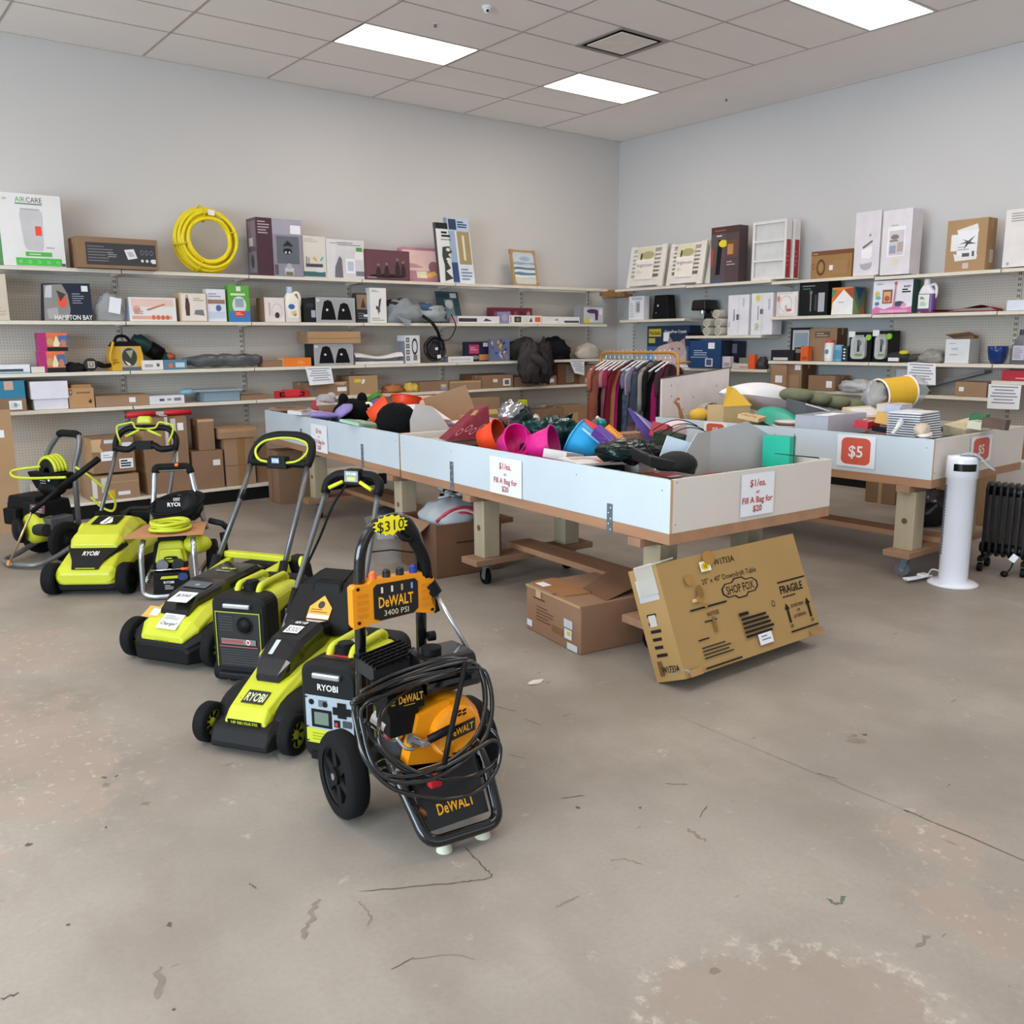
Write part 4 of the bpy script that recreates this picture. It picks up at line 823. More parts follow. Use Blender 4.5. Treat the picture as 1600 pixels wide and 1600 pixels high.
b = B(); b.tube([(-.3, 0, .03), (-.04, 0, .035)], .027, RED, 10); b.tube([(.04, 0, .035), (.3, 0, .03)], .027, RED, 10); b.build('grip', o)
b = B(); b.cyl((-.05, 0, .03), (.05, 0, .03), .02, C('b8b0a8')); b.bx(-.012, .012, -.19, -.165, -.28, .02, C('c8c2bc')); b.bx(-.012, .012, -.19, 0, .01, .025, C('c8c2bc')); b.build('bracket', o)
basebox(304, 352, 704, BD, CARD2, 'square brown carton with a small white sticker on the base deck', lambda F, c: F.rect(.66, .6, .9, .75, PAPER), depth=.36, inset=.05)
x0, x1, z1, P = spot('A', 304, 352, 704, BD, BF + .05)
basebox(311, 337, 655, z1 + .003, CARD2, 'narrow dark carton standing on the square one', lambda F, c: F.rect(0, .92, 1, 1, C('c09a72')), depth=.2, inset=.08, side=CARDD)
basebox(354, 401, 684, BD, CARD, 'tall brown carton with a wide tape strip down its front', lambda F, c: (F.rect(.42, 0, .68, 1, C('9a7148')), F.rect(0, .42, 1, .44, C('8a6a48'))), depth=.36, inset=.06)
x0, x1, z1, P = spot('A', 354, 401, 684, BD, BF + .06)
basebox(342, 402, 668, z1 + .004, CARD, 'flat brown carton lying across the taped tall one', lambda F, c: F.rect(0, .6, 1, .9, C('b5885e')), depth=.36, inset=.04)
basebox(402, 420, 694, BD, CARD2, 'plain brown carton deep on the base deck beside the taped one', None, depth=.3, inset=.12)
def d(F, c): F.rect(0, .45, 1, .52, C('7c5a38')); F.rect(.2, .55, .5, .85, C('c09a70'))
for pl, pr, pt, lb, m in ((735, 782, 622, 'brown carton on the base deck showing beyond the raised flap', CARD), (838, 880, 640, 'brown carton with a white sticker beyond the foil balloon', CARD2), (880, 925, 634, 'reddish brown carton on the base deck by the clothes rack', CARD)):
    basebox(pl, pr, pt, BD, m, lb, d if m is CARD else (lambda F, c: F.rect(.6, .7, .8, .85, PAPER)), depth=.35, inset=.06)
basebox(845, 868, 632, BD, C('c9c2bc'), 'pale crumpled paper bag on the rear base deck', None, depth=.1, inset=.45)
# cartons standing on the floor
def floorbox(px, py, w, d, h, rz, m, label, draw=None, side=None, name='carton', grp=None, anchor='l'):
    q = at_z(px, py, 0); b = B(); x0 = {'l': 0, 'r': -w}[anchor]
    b.bx(x0, x0 + w, 0, d, 0, h, m)
    F = Face(b, V((x0, 0, 0)), V((w, 0, 0)), V((0, 0, h))); Ls = Face(b, V((x0, d, 0)), V((0, -d, 0)), V((0, 0, h))); T = Face(b, V((x0, 0, h)), V((w, 0, 0)), V((0, d, 0))); Rs = Face(b, V((x0 + w, 0, 0)), V((0, d, 0)), V((0, 0, h)))
    if draw: draw(F, Ls, T, Rs)
    return tag(b.build(name, None, q, R(rz), bevel=.004), label, 'box', grp)
def d(F, L_, T, Rs): F.rect(.0, .78, .85, .84, PAPER); F.text('IMPERFECT', .42, .81, .035, C('c04050'), wmax=.7); F.rect(.2, .66, .62, .75, PAPER); F.lines(.2, .3, .6, .34, 1, CARDD); F.rect(.3, .4, .32, .6, CARD2)
floorbox(37, 829, .42, .05, 1.02, 0, CARD3, 'tall brown carton standing on the floor at the left edge', d, anchor='r')
def d(F, L_, T, Rs): L_.rect(.4, 0, .46, 1, CARDD); F.rect(0, .94, 1, .97, C('8a6a48'))
floorbox(437, 789, .46, .28, .52, -3, CARD2, 'brown carton on the floor at the end of the long bin table', d)
# ================================================================ right wall
GB1, GB2, GB3, GB4 = 'goods on the top shelf of the right wall', 'goods on the second shelf of the right wall', 'goods on the third shelf of the right wall', 'goods on the lowest shelf of the right wall'
def shutter(pl, pr, pt, label, z0):
    x0, x1, z1, P = spot('B', pl, pr, pt, z0, .02); w, h = x1 - x0, z1 - z0; loc, rz = base('B', x0, P, z0)
    o = thing('window_shutter', label, 'shutter', loc, rz, GB1); m = C('e4ded6', .5); t = lambda z: .18 * z
    def bar(b, a, c, z0, z1, th=.028): b.hexa([(a, t(z0), z0), (c, t(z0), z0), (c, t(z0) + th, z0), (a, t(z0) + th, z0)], [(a, t(z1), z1), (c, t(z1), z1), (c, t(z1) + th, z1), (a, t(z1) + th, z1)], m)
    b = B(); bar(b, 0, .06, 0, h); bar(b, w - .08, w, 0, h); bar(b, .06, w - .08, h - .04, h - .01); bar(b, .06, w - .08, 0.02, .12); b.build('frame', o)
    b = B()
    for i in range(6): z = .16 + (h - .22) * i / 6; bar(b, .06, w - .08, z, z + .025, .012)
    b.build('slats', o)
    b = B(); e = w * .5; F = Face(b, V((w * .22, t(h * .18) - .012, h * .18)), V((e, 0, 0)), V((0, .18 * h * .78, h * .78))); F.rect(0, 0, 1, 1, C('efe7da')); F.rect(0, .6, 1, 1, C('dcd6b8')); F.oval(.6, .75, .35, .12, C('b0a878')); F.oval(.25, .72, .06, .12, C('4a4a40')); F.rect(0, .58, 1, .62, C('f4f0ea')); F.text('brightroom', .5, .45, .1, C('8a93b4'), wmax=.85); F.lines(.1, .2, .4, .3, 2, C('c8c0b4')); b.build('paper_label', o)
    return o
shutter(978, 1034, 383, 'white louvred panel with a paper label, leaning nearest the corner', 2.215)
shutter(1040, 1096, 378, 'white louvred panel with a paper label, second from the corner', 2.21)
for pl, pr, pt, t in ((1024, 1037, 380, 'edge of a narrow white panel leaning between the two labelled panels'), (1086, 1100, 374, 'edge of a narrow white panel right of the labelled ones'), (1100, 1112, 376, 'thin white panel edge standing against the dark red box')):
    c = Carton('B', pl, pr, pt, 2.21, C('d9d4cc'), depth=.04, inset=.09, lean=.2); c.make('panel_edge', t, 'panel', GB1)
def d(F, c):
    F.rect(0, .88, 1, 1, C('4a3530')); F.lines(.12, .91, .8, .97, 1, C('b04838')); F.rect(0, 0, .52, .88, C('5c5054')); F.poly([(.18, .15), (.34, .15), (.42, .75), (.26, .78)], C('1c1a1c')); F.oval(.44, .7, .16, .065, C('e8d22c')); F.rect(.56, .45, .95, .75, C('6a4a3c')); F.rect(.6, .5, .8, .68, C('c08850')); F.lines(.58, .3, .9, .4, 2, C('b0a8a8')); F.rect(.05, .0, .4, .06, C('4a5a7a')); F.rect(.02, .3, .1, .62, C('a84838')); F.lines(.2, .82, .5, .87, 1, WHITE)
carton('B', 1109, 1153, 354, 2.2, C('554448'), 'tall dark maroon box with a yellow sticker', d, depth=.16, inset=.04, group=GB1)
def filt(pl, pr, pt, inset, label, z0=2.2):
    x0, x1, z1, P = spot('B', pl, pr, pt, z0, inset); w, h = x1 - x0, z1 - z0; loc, rz = base('B', x0, P, z0)
    o = thing('air_filter', label, 'filter', loc, rz, GB1); th = .1; m = C('e2dedb')
    b = B(); t = .03
    for a in ((0, t, 0, h), (w - t, w, 0, h), (t, w - t, 0, t), (t, w - t, h - t, h)): b.bx(a[0], a[1], 0, th, a[2], a[3], m)
    for q in (.33, .66): b.bx(t, w - t, 0, .01, h * q - .012, h * q + .012, m)
    F = Face(b, V((w, 0, 0)), V((0, th, 0)), V((0, 0, h))); F.rect(.1, .02, .9, .66, C('a52a34')); F.lines(.2, .2, .6, .5, 4, C('c86a70')); b.build('frame', o)
    b = B(); n = 26; vs = []
    for i in range(n + 1): x = t + (w - 2 * t) * i / n; y = .012 if i % 2 else .035; vs += [(x, y, t), (x, y, h - t)]
    b.add(vs, [(2 * i, 2 * i + 2, 2 * i + 3, 2 * i + 1) for i in range(n)], C('e0dedc')); b.build('pleats', o)
filt(1173, 1226, 345, .03, 'pleated white air filter with a red side, in front of its twin'); filt(1184, 1239, 346, .15, 'pleated white air filter standing behind another, only its red edge shows')
def d(F, c): F.rect(0, .84, 1, 1, C('7a4a30')); F.lines(.04, .87, .24, .95, 1, C('c8a080')); F.ring(.25, .4, .11, .3, C('5a3c28'), .7); F.oval(.25, .4, .05, .14, C('a88660')); F.ring(.06, .45, .04, .1, C('6a4a34')); F.ring(.88, .45, .07, .14, C('8a6848')); F.rect(.46, .28, .56, .46, PAPER); F.rect(.55, .15, .9, .62, C('a47c52'))
carton('B', 1266, 1330, 391, 2.175, C('a07848'), 'small brown box printed with a round clock', d, depth=.16, inset=.03, group=GB1)
def d(F, c): F.poly([(.3, .4), (.7, .46), (.72, .3), (.6, .25), (.3, .28)], C('f4f2f4')); F.poly([(.32, .45), (.7, .55), (.72, .52), (.36, .42)], C('6a6a70')); F.oval(.5, .17, .24, .09, C('b4b0b8')); F.poly([(.28, .28), (.72, .26), (.7, .2), (.3, .18)], C('e2dfe4')); F.poly([(.55, .6), (.65, .62), (.62, .66)], C('77777a'))
carton('B', 1332, 1372, 331, 2.176, C('dfd9e0'), 'tall white box with a pictured paper holder', d, depth=.16, inset=.03, group=GB1)
def d(F, c): F.rect(.2, .28, .8, .74, C('f0eef2')); F.rect(.26, .3, .76, .68, C('d0ccd2')); F.oval(.45, .58, .14, .04, C('8a7a74')); F.rect(.28, .33, .5, .45, C('9aa4b8')); F.rect(.55, .35, .75, .5, C('b8a8a4')); F.lines(.28, .5, .74, .56, 1, C('77747a')); F.oval(.5, .2, .14, .05, C('e4dcc0')); F.lines(.3, .75, .7, .78, 1, C('a8a4a8'))
carton('B', 1374, 1420, 328, 2.165, C('e1dbe1'), 'tall white box with a small square picture, right of its twin', d, depth=.2, inset=.02, group=GB1)
def d(F, c): F.poly([(.25, .8), (.75, .9), (.8, .75), (.3, .68)], WHITE); F.rect(.28, .25, .78, .78, PAPER); F.rect(.12, .4, .3, .72, C('e8e6e4')); F.poly([(.2, .35), (.3, .32), (.8, .3), (.78, .22), (.25, .2)], WHITE); F.poly([(.4, .62), (.55, .58), (.72, .68), (.6, .56), (.76, .52), (.56, .52), (.45, .42), (.5, .54), (.3, .52), (.5, .57)], C('4a4c4c')); F.rect(.42, .28, .6, .35, C('5a5c5c')); F.rect(.66, .28, .72, .38, C('5a5c5c')); F.lines(.3, .4, .6, .5, 2, C('b0b0b0')); F.rect(.45, .05, .6, .16, C('c8c0b4')); c.right.rect(.4, .15, .8, .4, C('d0c8bc'))
carton('B', 1475, 1538, 343, 2.155, CARD3, 'brown carton covered in white label sheets with a dark star shape', d, depth=.18, inset=.03, group=GB1)
def d(F, c): F.lines(.12, .78, .9, .95, 4, C('9a9894')); F.rect(.45, .25, 1.0, .62, C('9a7468')); F.oval(.8, .42, .2, .1, WHITE); F.oval(.12, .06, .03, .03, C('aaa'*2))
carton('B', 1565, 1640, 325, 2.165, C('e4dedc'), 'large white box cut by the right edge of the view', d, depth=.25, inset=.03, group=GB1)
# second level
def d(F, c): F.rect(.2, .84, .9, .95, C('a8bcc8')); F.rect(.45, .3, .75, .78, C('b4bcc0')); F.lines(.1, .1, .4, .75, 6, C('c0bcc4')); F.rect(.55, .35, .7, .7, C('8a9498'))
carton('B', 982, 1006, 463, 1.805, C('e4e2e8'), 'small white box on the short shelf near the corner', d, depth=.1, inset=.06, group=GB2)
x0, x1, z1, P = spot('B', 1018, 1044, 461, 1.805, .06); w, h = x1 - x0, z1 - 1.805; loc, rz = base('B', (x0 + x1) / 2, P + .08, 1.805)
b = B(); b.box((0, 0, h / 2), (w, .16, h), mat('121113', .5), taper=(.82, .85)); F = Face(b, V((-w * .3, -.079, h * .2)), V((w * .6, 0, 0)), V((0, .008, h * .6))); F.oval(.25, .6, .08, .08, C('d8d8d8')); F.oval(.1, .1, .05, .04, C('aaaaaa'))
tag(b.build('speaker', None, loc, rz, bevel=.01), 'black tapered speaker on the short shelf near the corner', 'speaker', GB2)
x0, x1, z1, P = spot('B', 1083, 1107, 468, 1.59, .1); w, h = x1 - x0, z1 - 1.59; loc, rz = base('B', (x0 + x1) / 2, P + .08, 1.59)
o = thing('coffee_maker', 'glossy black single cup coffee maker', 'coffee maker', loc, rz, GB2)
b = B(); b.box((w * .1, .06, h * .45), (w * .6, .1, h * .9), GLOSS, taper=(.9, .9)); b.build('column', o, bevel=.012); b = B(); b.box((0, -.02, h * .84), (w, .26, h * .3), GLOSS, taper=(.9, .92)); b.build('brew_head', o, bevel=.02)
b = B(); b.box((-.02, -.06, .02), (w * 1.1, .2, .04), BLACK); b.build('drip_tray', o, bevel=.008); b = B(); b.cyl((-.01, -.05, h * .62), (-.01, -.05, h * .7), .03, CHROME); b.build('spout', o)
TW = mat('d5cfc4', .9, var=.1, scale=20)
k = 0
for px, z, dz in ((1112, 1.59, 0), (1130, 1.59, .0), (1112, 1.69, 0), (1130, 1.69, 0), (1126, 1.79, 0)):
    q = at_x(px, 510, FB + .1); loc = V((FB + .12, q.y, z + .05)); k += 1
    o = thing('rolled_towel', ('white rolled towel low on the left of the towel stack', 'white rolled towel low on the right of the towel stack', 'white rolled towel in the middle row at the left', 'white rolled towel in the middle row at the right', 'white rolled towel topmost of the towel stack')[k - 1], 'towel', loc, R(-90), 'rolled towels')
    b = B(); b.cyl((0, -.12, 0), (0, .12, 0), .05, TW, n=18); b.build('roll', o)
    b = B(); b.tube([(.044 * (1 - i / 40) * cos(i * .5), -.1215, .044 * (1 - i / 40) * sin(i * .5)) for i in range(36)], .003, mat('8a8474', .9), 5); b.build('spiral_edge', o)
    b = B(); b.box((.0, -.122, -.02), (.05, .002, .02), C('b8c0a8')); b.build('paper_band', o)
def d(F, c): F.lines(.3, .3, .36, .7, 1, C('8a8894')); F.rect(.26, .35, .32, .65, C('9a98a8')); F.rect(.42, .38, .55, .52, C('4a4a5a')); F.rect(.5, .02, .52, .98, C('c8c4cc')); F.rect(.7, .7, .78, .92, C('b8c4d4')); F.rect(.06, .2, .1, .34, C('9a9ab0'))
carton('B', 1136, 1169, 461, 1.59, C('e3e1e6'), 'tall white box left of the pair on the lower short shelf', d, depth=.18, inset=.03, group=GB2)
def d(F, c): F.oval(.3, .88, .11, .08, C('e2cc58')); F.rect(.3, .35, .35, .7, C('9a98a8')); F.rect(.42, .5, .56, .62, C('4a4a5a')); F.rect(.2, .1, .4, .3, C('d8ddc8')); F.lines(.2, .12, .4, .28, 4, C('8a9a80')); F.rect(.5, .04, .6, .28, C('d8e0ea')); F.rect(.5, .02, .52, .98, C('c8c4cc')); F.rect(.8, .6, .88, .85, C('b4b8cc'))
carton('B', 1172, 1206, 458, 1.59, C('e3e1e6'), 'tall white box with a yellow dot on the lower short shelf', d, depth=.18, inset=.03, group=GB2)
def d(F, c): F.rect(.16, .12, .85, .9, C('ece6e4')); F.ring(.45, .5, .3, .36, C('d4ccca'), .85); F.oval(.1, .72, .08, .12, C('d88a70')); F.oval(.6, .25, .14, .06, C('d0604a')); F.rect(.42, .25, .5, .45, C('b8a8a0')); F.rect(.8, .8, .95, .95, WHITE)
carton('B', 1212, 1246, 456, 1.79, C('dcd2d0'), 'off white kitchen box with a red dot left of the black box', d, depth=.16, inset=.03, group=GB2)
def d(F, c): F.rect(.1, .84, .55, .87, C('77827c')); F.rect(.12, .76, .4, .79, C('4a7a64')); F.rect(.68, .1, .9, .65, C('b0b0b8')); F.rect(.4, .12, .44, .62, C('8a8a8e')); F.oval(.42, .66, .05, .07, C('77777a')); F.rect(.55, .14, .64, .6, C('3a3a3e'))
carton('B', 1247, 1292, 439, 1.79, C('1b1a1d'), 'large black appliance box on the second shelf of the right wall', d, depth=.24, inset=.02, group=GB2)
def d(F, c):
    F.poly([(0, 0), (1, 0), (1, .55), (.55, .92), (.05, .45)], C('f0eeec')); F.poly([(.55, .92), (1, .98), (1, .55)], C('b04a2c')); F.poly([(0, .95), (.25, .9), (0, .6)], C('5a8a70')); F.poly([(.25, .9), (.5, .88), (.05, .5)], C('d86a3a')); F.lines(.3, .42, .75, .5, 1, C('b8a8b0'))
    Rr = c.right; Rr.rect(0, 0, 1, 1, C('6a8a78')); Rr.poly([(0, 0), (.6, 0), (0, .7)], C('88a878')); Rr.poly([(.4, 0), (1, 0), (1, .6)], C('b8824a')); Rr.poly([(.1, 1), (.9, .95), (.5, .5)], C('3a5a78'))
carton('B', 1298, 1332, 449, 1.79, C('d8883c'), 'colourful patchwork box with a white house shape', d, depth=.22, inset=.02, top=C('c8745a'), group=GB2)
def d(F, c):
    F.rect(0, 0, 1, .13, C('e070a8')); F.poly([(0, .13), (.1, .22), (.3, .12), (.6, .24), (.8, .14), (1, .2), (1, 0), (0, 0)], C('dc78ac')); F.text('BABY', .87, .8, .07, INK, wmax=.22); F.lines(.74, .6, .97, .74, 2, INK, .6); F.rect(.25, .3, .5, .72, C('8a5a54')); F.rect(.28, .34, .46, .66, C('d8b070')); F.oval(.37, .45, .07, .09, C('c05848')); F.oval(.12, .58, .06, .1, C('d8c060')); F.oval(.14, .48, .07, .06, C('68b8b8')); F.oval(.12, .3, .06, .06, C('5a7ab8')); F.oval(.68, .28, .14, .08, C('4a4a68')); F.poly([(.52, .2), (.56, .85), (.6, .85), (.58, .2)], C('c88aa8')); F.oval(.58, .9, .04, .06, C('b87068')); F.rect(.2, .02, .9, .1, C('e8a8c8')); F.oval(.8, .24, .06, .06, C('e0a0b8')); F.lines(.1, .88, .35, .93, 1, C('7a7a9a'))
carton('B', 1362, 1424, 438, 1.789, C('e6e2ea'), 'white and pink box with a pictured baby walker', d, depth=.14, inset=.03, side=C('2f5f5a'), group=GB2)
def lab(F): F.rect(0, 0, 1, 1, C('e6ece0')); F.lines(.15, .65, .6, .85, 2, INK, .6); F.lines(.2, .2, .8, .5, 3, C('7a9a70'))
jug('B', 1430, 1457, 436, 1.785, C('e2dfe6', .35), C('e8e6ec', .4), 'white jug with a purple lower half, right of the baby walker box', lab, GB2, .1, lower=C('6a3a86', .3))
q = at_x(1500, 483, FB + .1)
b = B(); b.sheet(lambda u, v: ((u - .5) * .7, -.05 + .22 * v, .012 + .05 * (u ** 1.5) * (1.0 if u < .85 else (1 - u) / .15) + .008 * sin(9 * u + 4 * v)), 18, 8, mat('8f1f2c', .85), thick=0); b.bx(-.34, .34, -.05, .17, 0, .008, mat('8f1f2c', .85))
tag(b.build('folded_flag', None, V((FB + .06, q.y, 1.782)), R(-90)), 'flat dark red cloth folded on the second shelf of the right wall', 'cloth', GB2)
carton('B', 1572, 1640, 468, 1.78, C('d7dce8'), 'pale blue white carton at the right edge on the second shelf', None, depth=.15, inset=.03, group=GB2)
# third level, left part: z 1.20
def d(F, c):
    F.rect(0, 0, 1, .5, C('3d6490')); F.rect(.04, .74, .34, .93, C('c8b83a')); F.text('PetSafe', .19, .83, .09, INK, wmax=.26); F.rect(.04, .58, .2, .7, C('b8a848')); F.text('ScoopFree Crystal', .68, .86, .07, WHITE, wmax=.5); F.rect(.4, .62, .54, .84, PAPER)
    F.poly([(.1, 0), (.95, 0), (.95, .35), (.9, .55), (.6, .6), (.3, .5), (.12, .3)], C('cdb7b4')); F.poly([(.5, .55), (.54, .75), (.64, .6)], C('a08080')); F.poly([(.76, .6), (.9, .7), (.92, .5)], C('a88888')); F.oval(.72, .42, .2, .2, C('bda4a0')); F.oval(.62, .44, .025, .025, C('4a6a9a')); F.oval(.78, .44, .025, .025, C('4a6a9a')); F.poly([(0, .3), (.15, .32), (.2, .1), (.18, 0), (0, 0)], C('6a9cc8')); F.rect(.0, .0, 1, .05, C('dfe4ea'))
carton('B', 1010, 1076, 509, 1.2, C('1f3350'), 'wide navy box with a pale cat printed on it', d, depth=.2, inset=.1, group=GB3)
def d(F, c): F.rect(.6, .7, .8, .92, PAPER); F.rect(.52, .06, .75, .35, PAPER); F.rect(.55, .1, .72, .32, C('4a5a74')); F.lines(.15, .45, .6, .68, 3, C('c0ccdc'), .35); F.lines(.05, .36, .95, .44, 1, C('90a8c8'))
carton('B', 1076, 1126, 532, 1.2, C('1f4272'), 'deep blue box with two white code stickers', d, depth=.2, inset=-.03, side=C('18243a'), group=GB3)
carton('B', 1127, 1152, 533, 1.2, C('25283a'), 'dark box with two grey panels beside the deep blue box', lambda F, c: (F.rect(.1, .55, .45, .9, C('8a8c98')), F.rect(.6, .55, .95, .9, C('77798a')), F.rect(.1, .1, .9, .4, C('343850'))), depth=.15, inset=.19, group=GB3)
carton('B', 1127, 1141, 557, 1.2, C('d2cad2'), 'small pale lilac carton with a dark label in front of the dark box', lambda F, c: F.rect(.3, .2, .9, .5, C('a8a0b0')), depth=.06, inset=.0, group=GB3)
lump('B', 1148, 565, 1.2, (.05, .05, .045), mat('a89484', .5, var=.2, scale=30), 'small beige wrapped ball beside the pale lilac carton', 'wrapped_bundle', 'bundle', GB3, inset=.08, seed=5)
carton('B', 1143, 1168, 568, 1.2, C('cfc6c0'), 'flat pale carton at the front of the low right shelf', lambda F, c: F.rect(.5, .2, 1, .5, C('b89888')), depth=.08, inset=.0, group=GB3)
carton('B', 1154, 1172, 559, 1.2, C('8d8a80'), 'grey green flat carton behind the pale one', None, depth=.08, inset=.14, group=GB3)
carton('B', 1169, 1179, 554, 1.2, C('e85a2c'), 'slim bright orange carton standing on the low right shelf', None, depth=.05, inset=.01, group=GB3)
lump('B', 1192, 560, 1.2, (.07, .07, .09), mat('3a3438', .6, var=.3, scale=20), 'dark patterned bag behind the slim orange carton', 'small_bag', 'bag', GB3, inset=.09, seed=2, bumpy=.3)
# third level, right part: z 1.30
carton('B', 1204, 1240, 547, 1.3, C('28262a'), 'long flat black box with a white strip', lambda F, c: F.rect(.1, .05, .75, .3, C('c4c4c8')), depth=.18, inset=.05, group=GB3)
x0, x1, z1, P = spot('B', 1233, 1266, 512, 1.3, .2); w, h = x1 - x0, z1 - 1.3; loc, rz = base('B', x0, P, 1.3)
o = thing('framed_picture', 'dark framed harbour picture standing behind the brown carton', 'picture', loc, rz, GB3); b = B(); t = .025
for a in ((0, t, 0, h), (w - t, w, 0, h), (t, w - t, 0, t), (t, w - t, h - t, h)): b.bx(a[0], a[1], 0, .02, a[2], a[3], C('2e2228'))
b.build('frame', o); b = B(); F = Face(b, V((t, .01, t)), V((w - 2 * t, 0, 0)), V((0, 0, h - 2 * t))); F.rect(0, 0, 1, 1, C('d2d0d4')); F.rect(.1, .1, .9, .9, C('9aaab8')); F.poly([(.2, .2), (.85, .2), (.85, .4), (.6, .45), (.5, .4), (.3, .38)], C('4a4a54')); F.rect(.1, .1, .9, .2, C('76868f')); b.build('print', o)
carton('B', 1240, 1257, 543, 1.3, C('2c2624'), 'small dark carton left of the orange box', lambda F, c: F.rect(.1, .6, .8, .9, C('8a7a70')), depth=.1, inset=.08, group=GB3)
carton('B', 1250, 1262, 541, 1.3, C('d8602c'), 'small orange box below the framed harbour picture', lambda F, c: F.rect(.2, .1, .9, .3, C('a84420')), depth=.08, inset=.02, group=GB3)
def d(F, c): F.rect(.2, .72, .75, .9, C('6a5848')); F.lines(.25, .75, .7, .88, 2, C('c8b8a4')); F.rect(.25, .12, .4, .5, C('a47c58')); F.oval(.8, .6, .1, .1, C('98704c'))
carton('B', 1263, 1306, 513, 1.3, CARD, 'brown carton with torn top edge behind two bottles', d, depth=.2, inset=.17, side=CARDD, group=GB3)
def bottle(pl, pr, pt, z0, body, cap, label, inset, lb, grp):
    x0, x1, z1, P = spot('B', pl, pr, pt, z0, inset); r, h = (x1 - x0) / 2, z1 - z0; loc, rz = base('B', (x0 + x1) / 2, P + r, z0)
    o = thing('bottle', label, 'bottle', loc, rz, grp); b = B(); b.lathe([(0, 0), (r * .95, 0), (r, .01), (r, h * .82), (r * .9, h * .86)], (0, 0, 0), body); b.build('body', o)
    b = B(); b.lathe([(r * .9, h * .86), (r * .92, h * .98), (r * .7, h), (0, h)], (0, 0, 0), cap); b.build('cap', o)
    b = B(); n = 10; a = [(r * 1.01 * sin(t), -r * 1.01 * cos(t)) for t in [-1 + 2 * i / n for i in range(n + 1)]]
    b.add([(x, y, h * .15) for x, y in a] + [(x, y, h * .7) for x, y in a], [(i, i + 1, n + 2 + i, n + 1 + i) for i in range(n)], lb); F = Face(b, V((-r * .5, -r * 1.03, h * .3)), V((r, 0, 0)), V((0, 0, h * .3))); F.oval(.5, .5, .45, .4, C('4a9ab0')); b.build('label', o)
bottle(1284, 1298, 531, 1.3, C('e4e0dc'), C('c84848'), 'white wipes tub with a red lid', .02, C('f0f0f0'), GB3)
bottle(1299, 1313, 539, 1.3, C('6fa8c8'), C('88b4d0'), 'light blue canister right of the white tub', .02, C('5a90b8'), GB3)
carton('B', 1313, 1324, 541, 1.3, C('2a3440'), 'small dark pack with white dots beside the light blue canister', lambda F, c: [F.oval(.5, .2 + .2 * i, .2, .05, WHITE) for i in range(4)], depth=.1, inset=.05, group=GB3)
def vac(pl, pr, pt, label):
    x0, x1, z1, P = spot('B', pl, pr, pt, 1.3, .03); w, h = x1 - x0, z1 - 1.3; loc, rz = base('B', x0, P, 1.3)
    o = thing('hand_vacuum_pack', label, 'vacuum', loc, rz, GB3); b = B(); b.bx(0, w, .04, .2, 0, h, C('17181a')); b.build('card_back', o)
    b = B(); b.prism(rr(.04, w * .8, .03, h * .85, .04), .0, .04, mat('d5d8d8', .2, alpha=.75), 'y'); b.build('clear_shell', o)
    b = B(); F = Face(b, V((.05, -.002, .06)), V((w * .68, 0, 0)), V((0, 0, h * .72))); F.rect(.2, .85, .8, .98, C('9aa09a')); F.ring(.5, .45, .36, .42, C('a8acac'), .8); F.rect(.38, .2, .55, .75, C('3a3c40')); F.rect(.45, .5, .65, .7, C('6a6e72')); F.oval(.5, .05, .3, .05, C('7a9a4a')); b.build('vacuum', o)
    b = B(); b.cyl((w * .88, .02, h * .82), (w * .88, .04, h * .82), .03, C('8cc63e')); b.box((.03, .03, h * .93), (.07, .012, .06), WHITE); b.build('badge', o)
vac(1322, 1357, 519, 'hand vacuum in a clear shell with a green badge, left of the pair'); vac(1359, 1388, 517, 'hand vacuum in a clear shell, right of the pair by the dark tool')
o = thing('spray_wand', 'black tool with a yellow knob lying in front of the pegboard', 'tool', V((FB + .08, at_x(1405, 560, FB + .08).y, 1.3)), R(-90), GB3)
b = B(); b.ell((0, 0, .045), (.13, .07, .06), DGREY, 18, 10, bumpy=.3, flat=.7); b.box((-.02, -.07, .03), (.11, .02, .035), WHITE); b.build('body', o); b = B(); b.ell((.05, -.01, .095), (.05, .05, .025), C('d8c838'), 12, 8); b.build('knob', o); b = B(); b.tube([(.1, 0, .04), (.25, .01, .06), (.36, .02, .05)], [.035, .03, .04], mat('3c3e42', .5), 10, sub=4); b.build('handle', o)
lump('B', 1457, 555, 1.3, (.13, .08, .085), mat('8b8983', .3, var=.3, scale=18), 'grey plastic wrapped bundle left of the handwritten box', 'wrapped_bundle', 'bundle', GB3, inset=.1, seed=23, bumpy=.25)
def d(F, c): F.lines(.15, .79, .6, .87, 1, C('9a9ca8')); F.text('VAC', .4, .6, .11, C('6a6c78'), bold=False); F.lines(.2, .33, .75, .4, 1, C('8a8c98'))
carton('B', 1475, 1513, 530, 1.3, C('d6d8da'), 'white carton with handwriting on its front', d, depth=.2, inset=.03, side=C('b4b6b8'), group=GB3)
x0, x1, z1, P = spot('B', 1475, 1513, 530, 1.3, .03); loc, rz = base('B', x0, P, z1 + .003)
b = B(); b.box((.1, .1, .03), (.22, .2, .006), CARD, rot=(R(-14), R(-6), 0)); b.box((.1, .17, .015), (.2, .1, .03), CARD2); tag(b.build('cardboard_flap', None, loc, rz), 'brown cardboard piece lying on the handwritten white carton', 'cardboard', GB3)
x0, x1, z1, P = spot('B', 1535, 1566, 541, 1.3, .03); r, h = (x1 - x0) / 2, z1 - 1.3; loc, rz = base('B', (x0 + x1) / 2, P + r, 1.3)
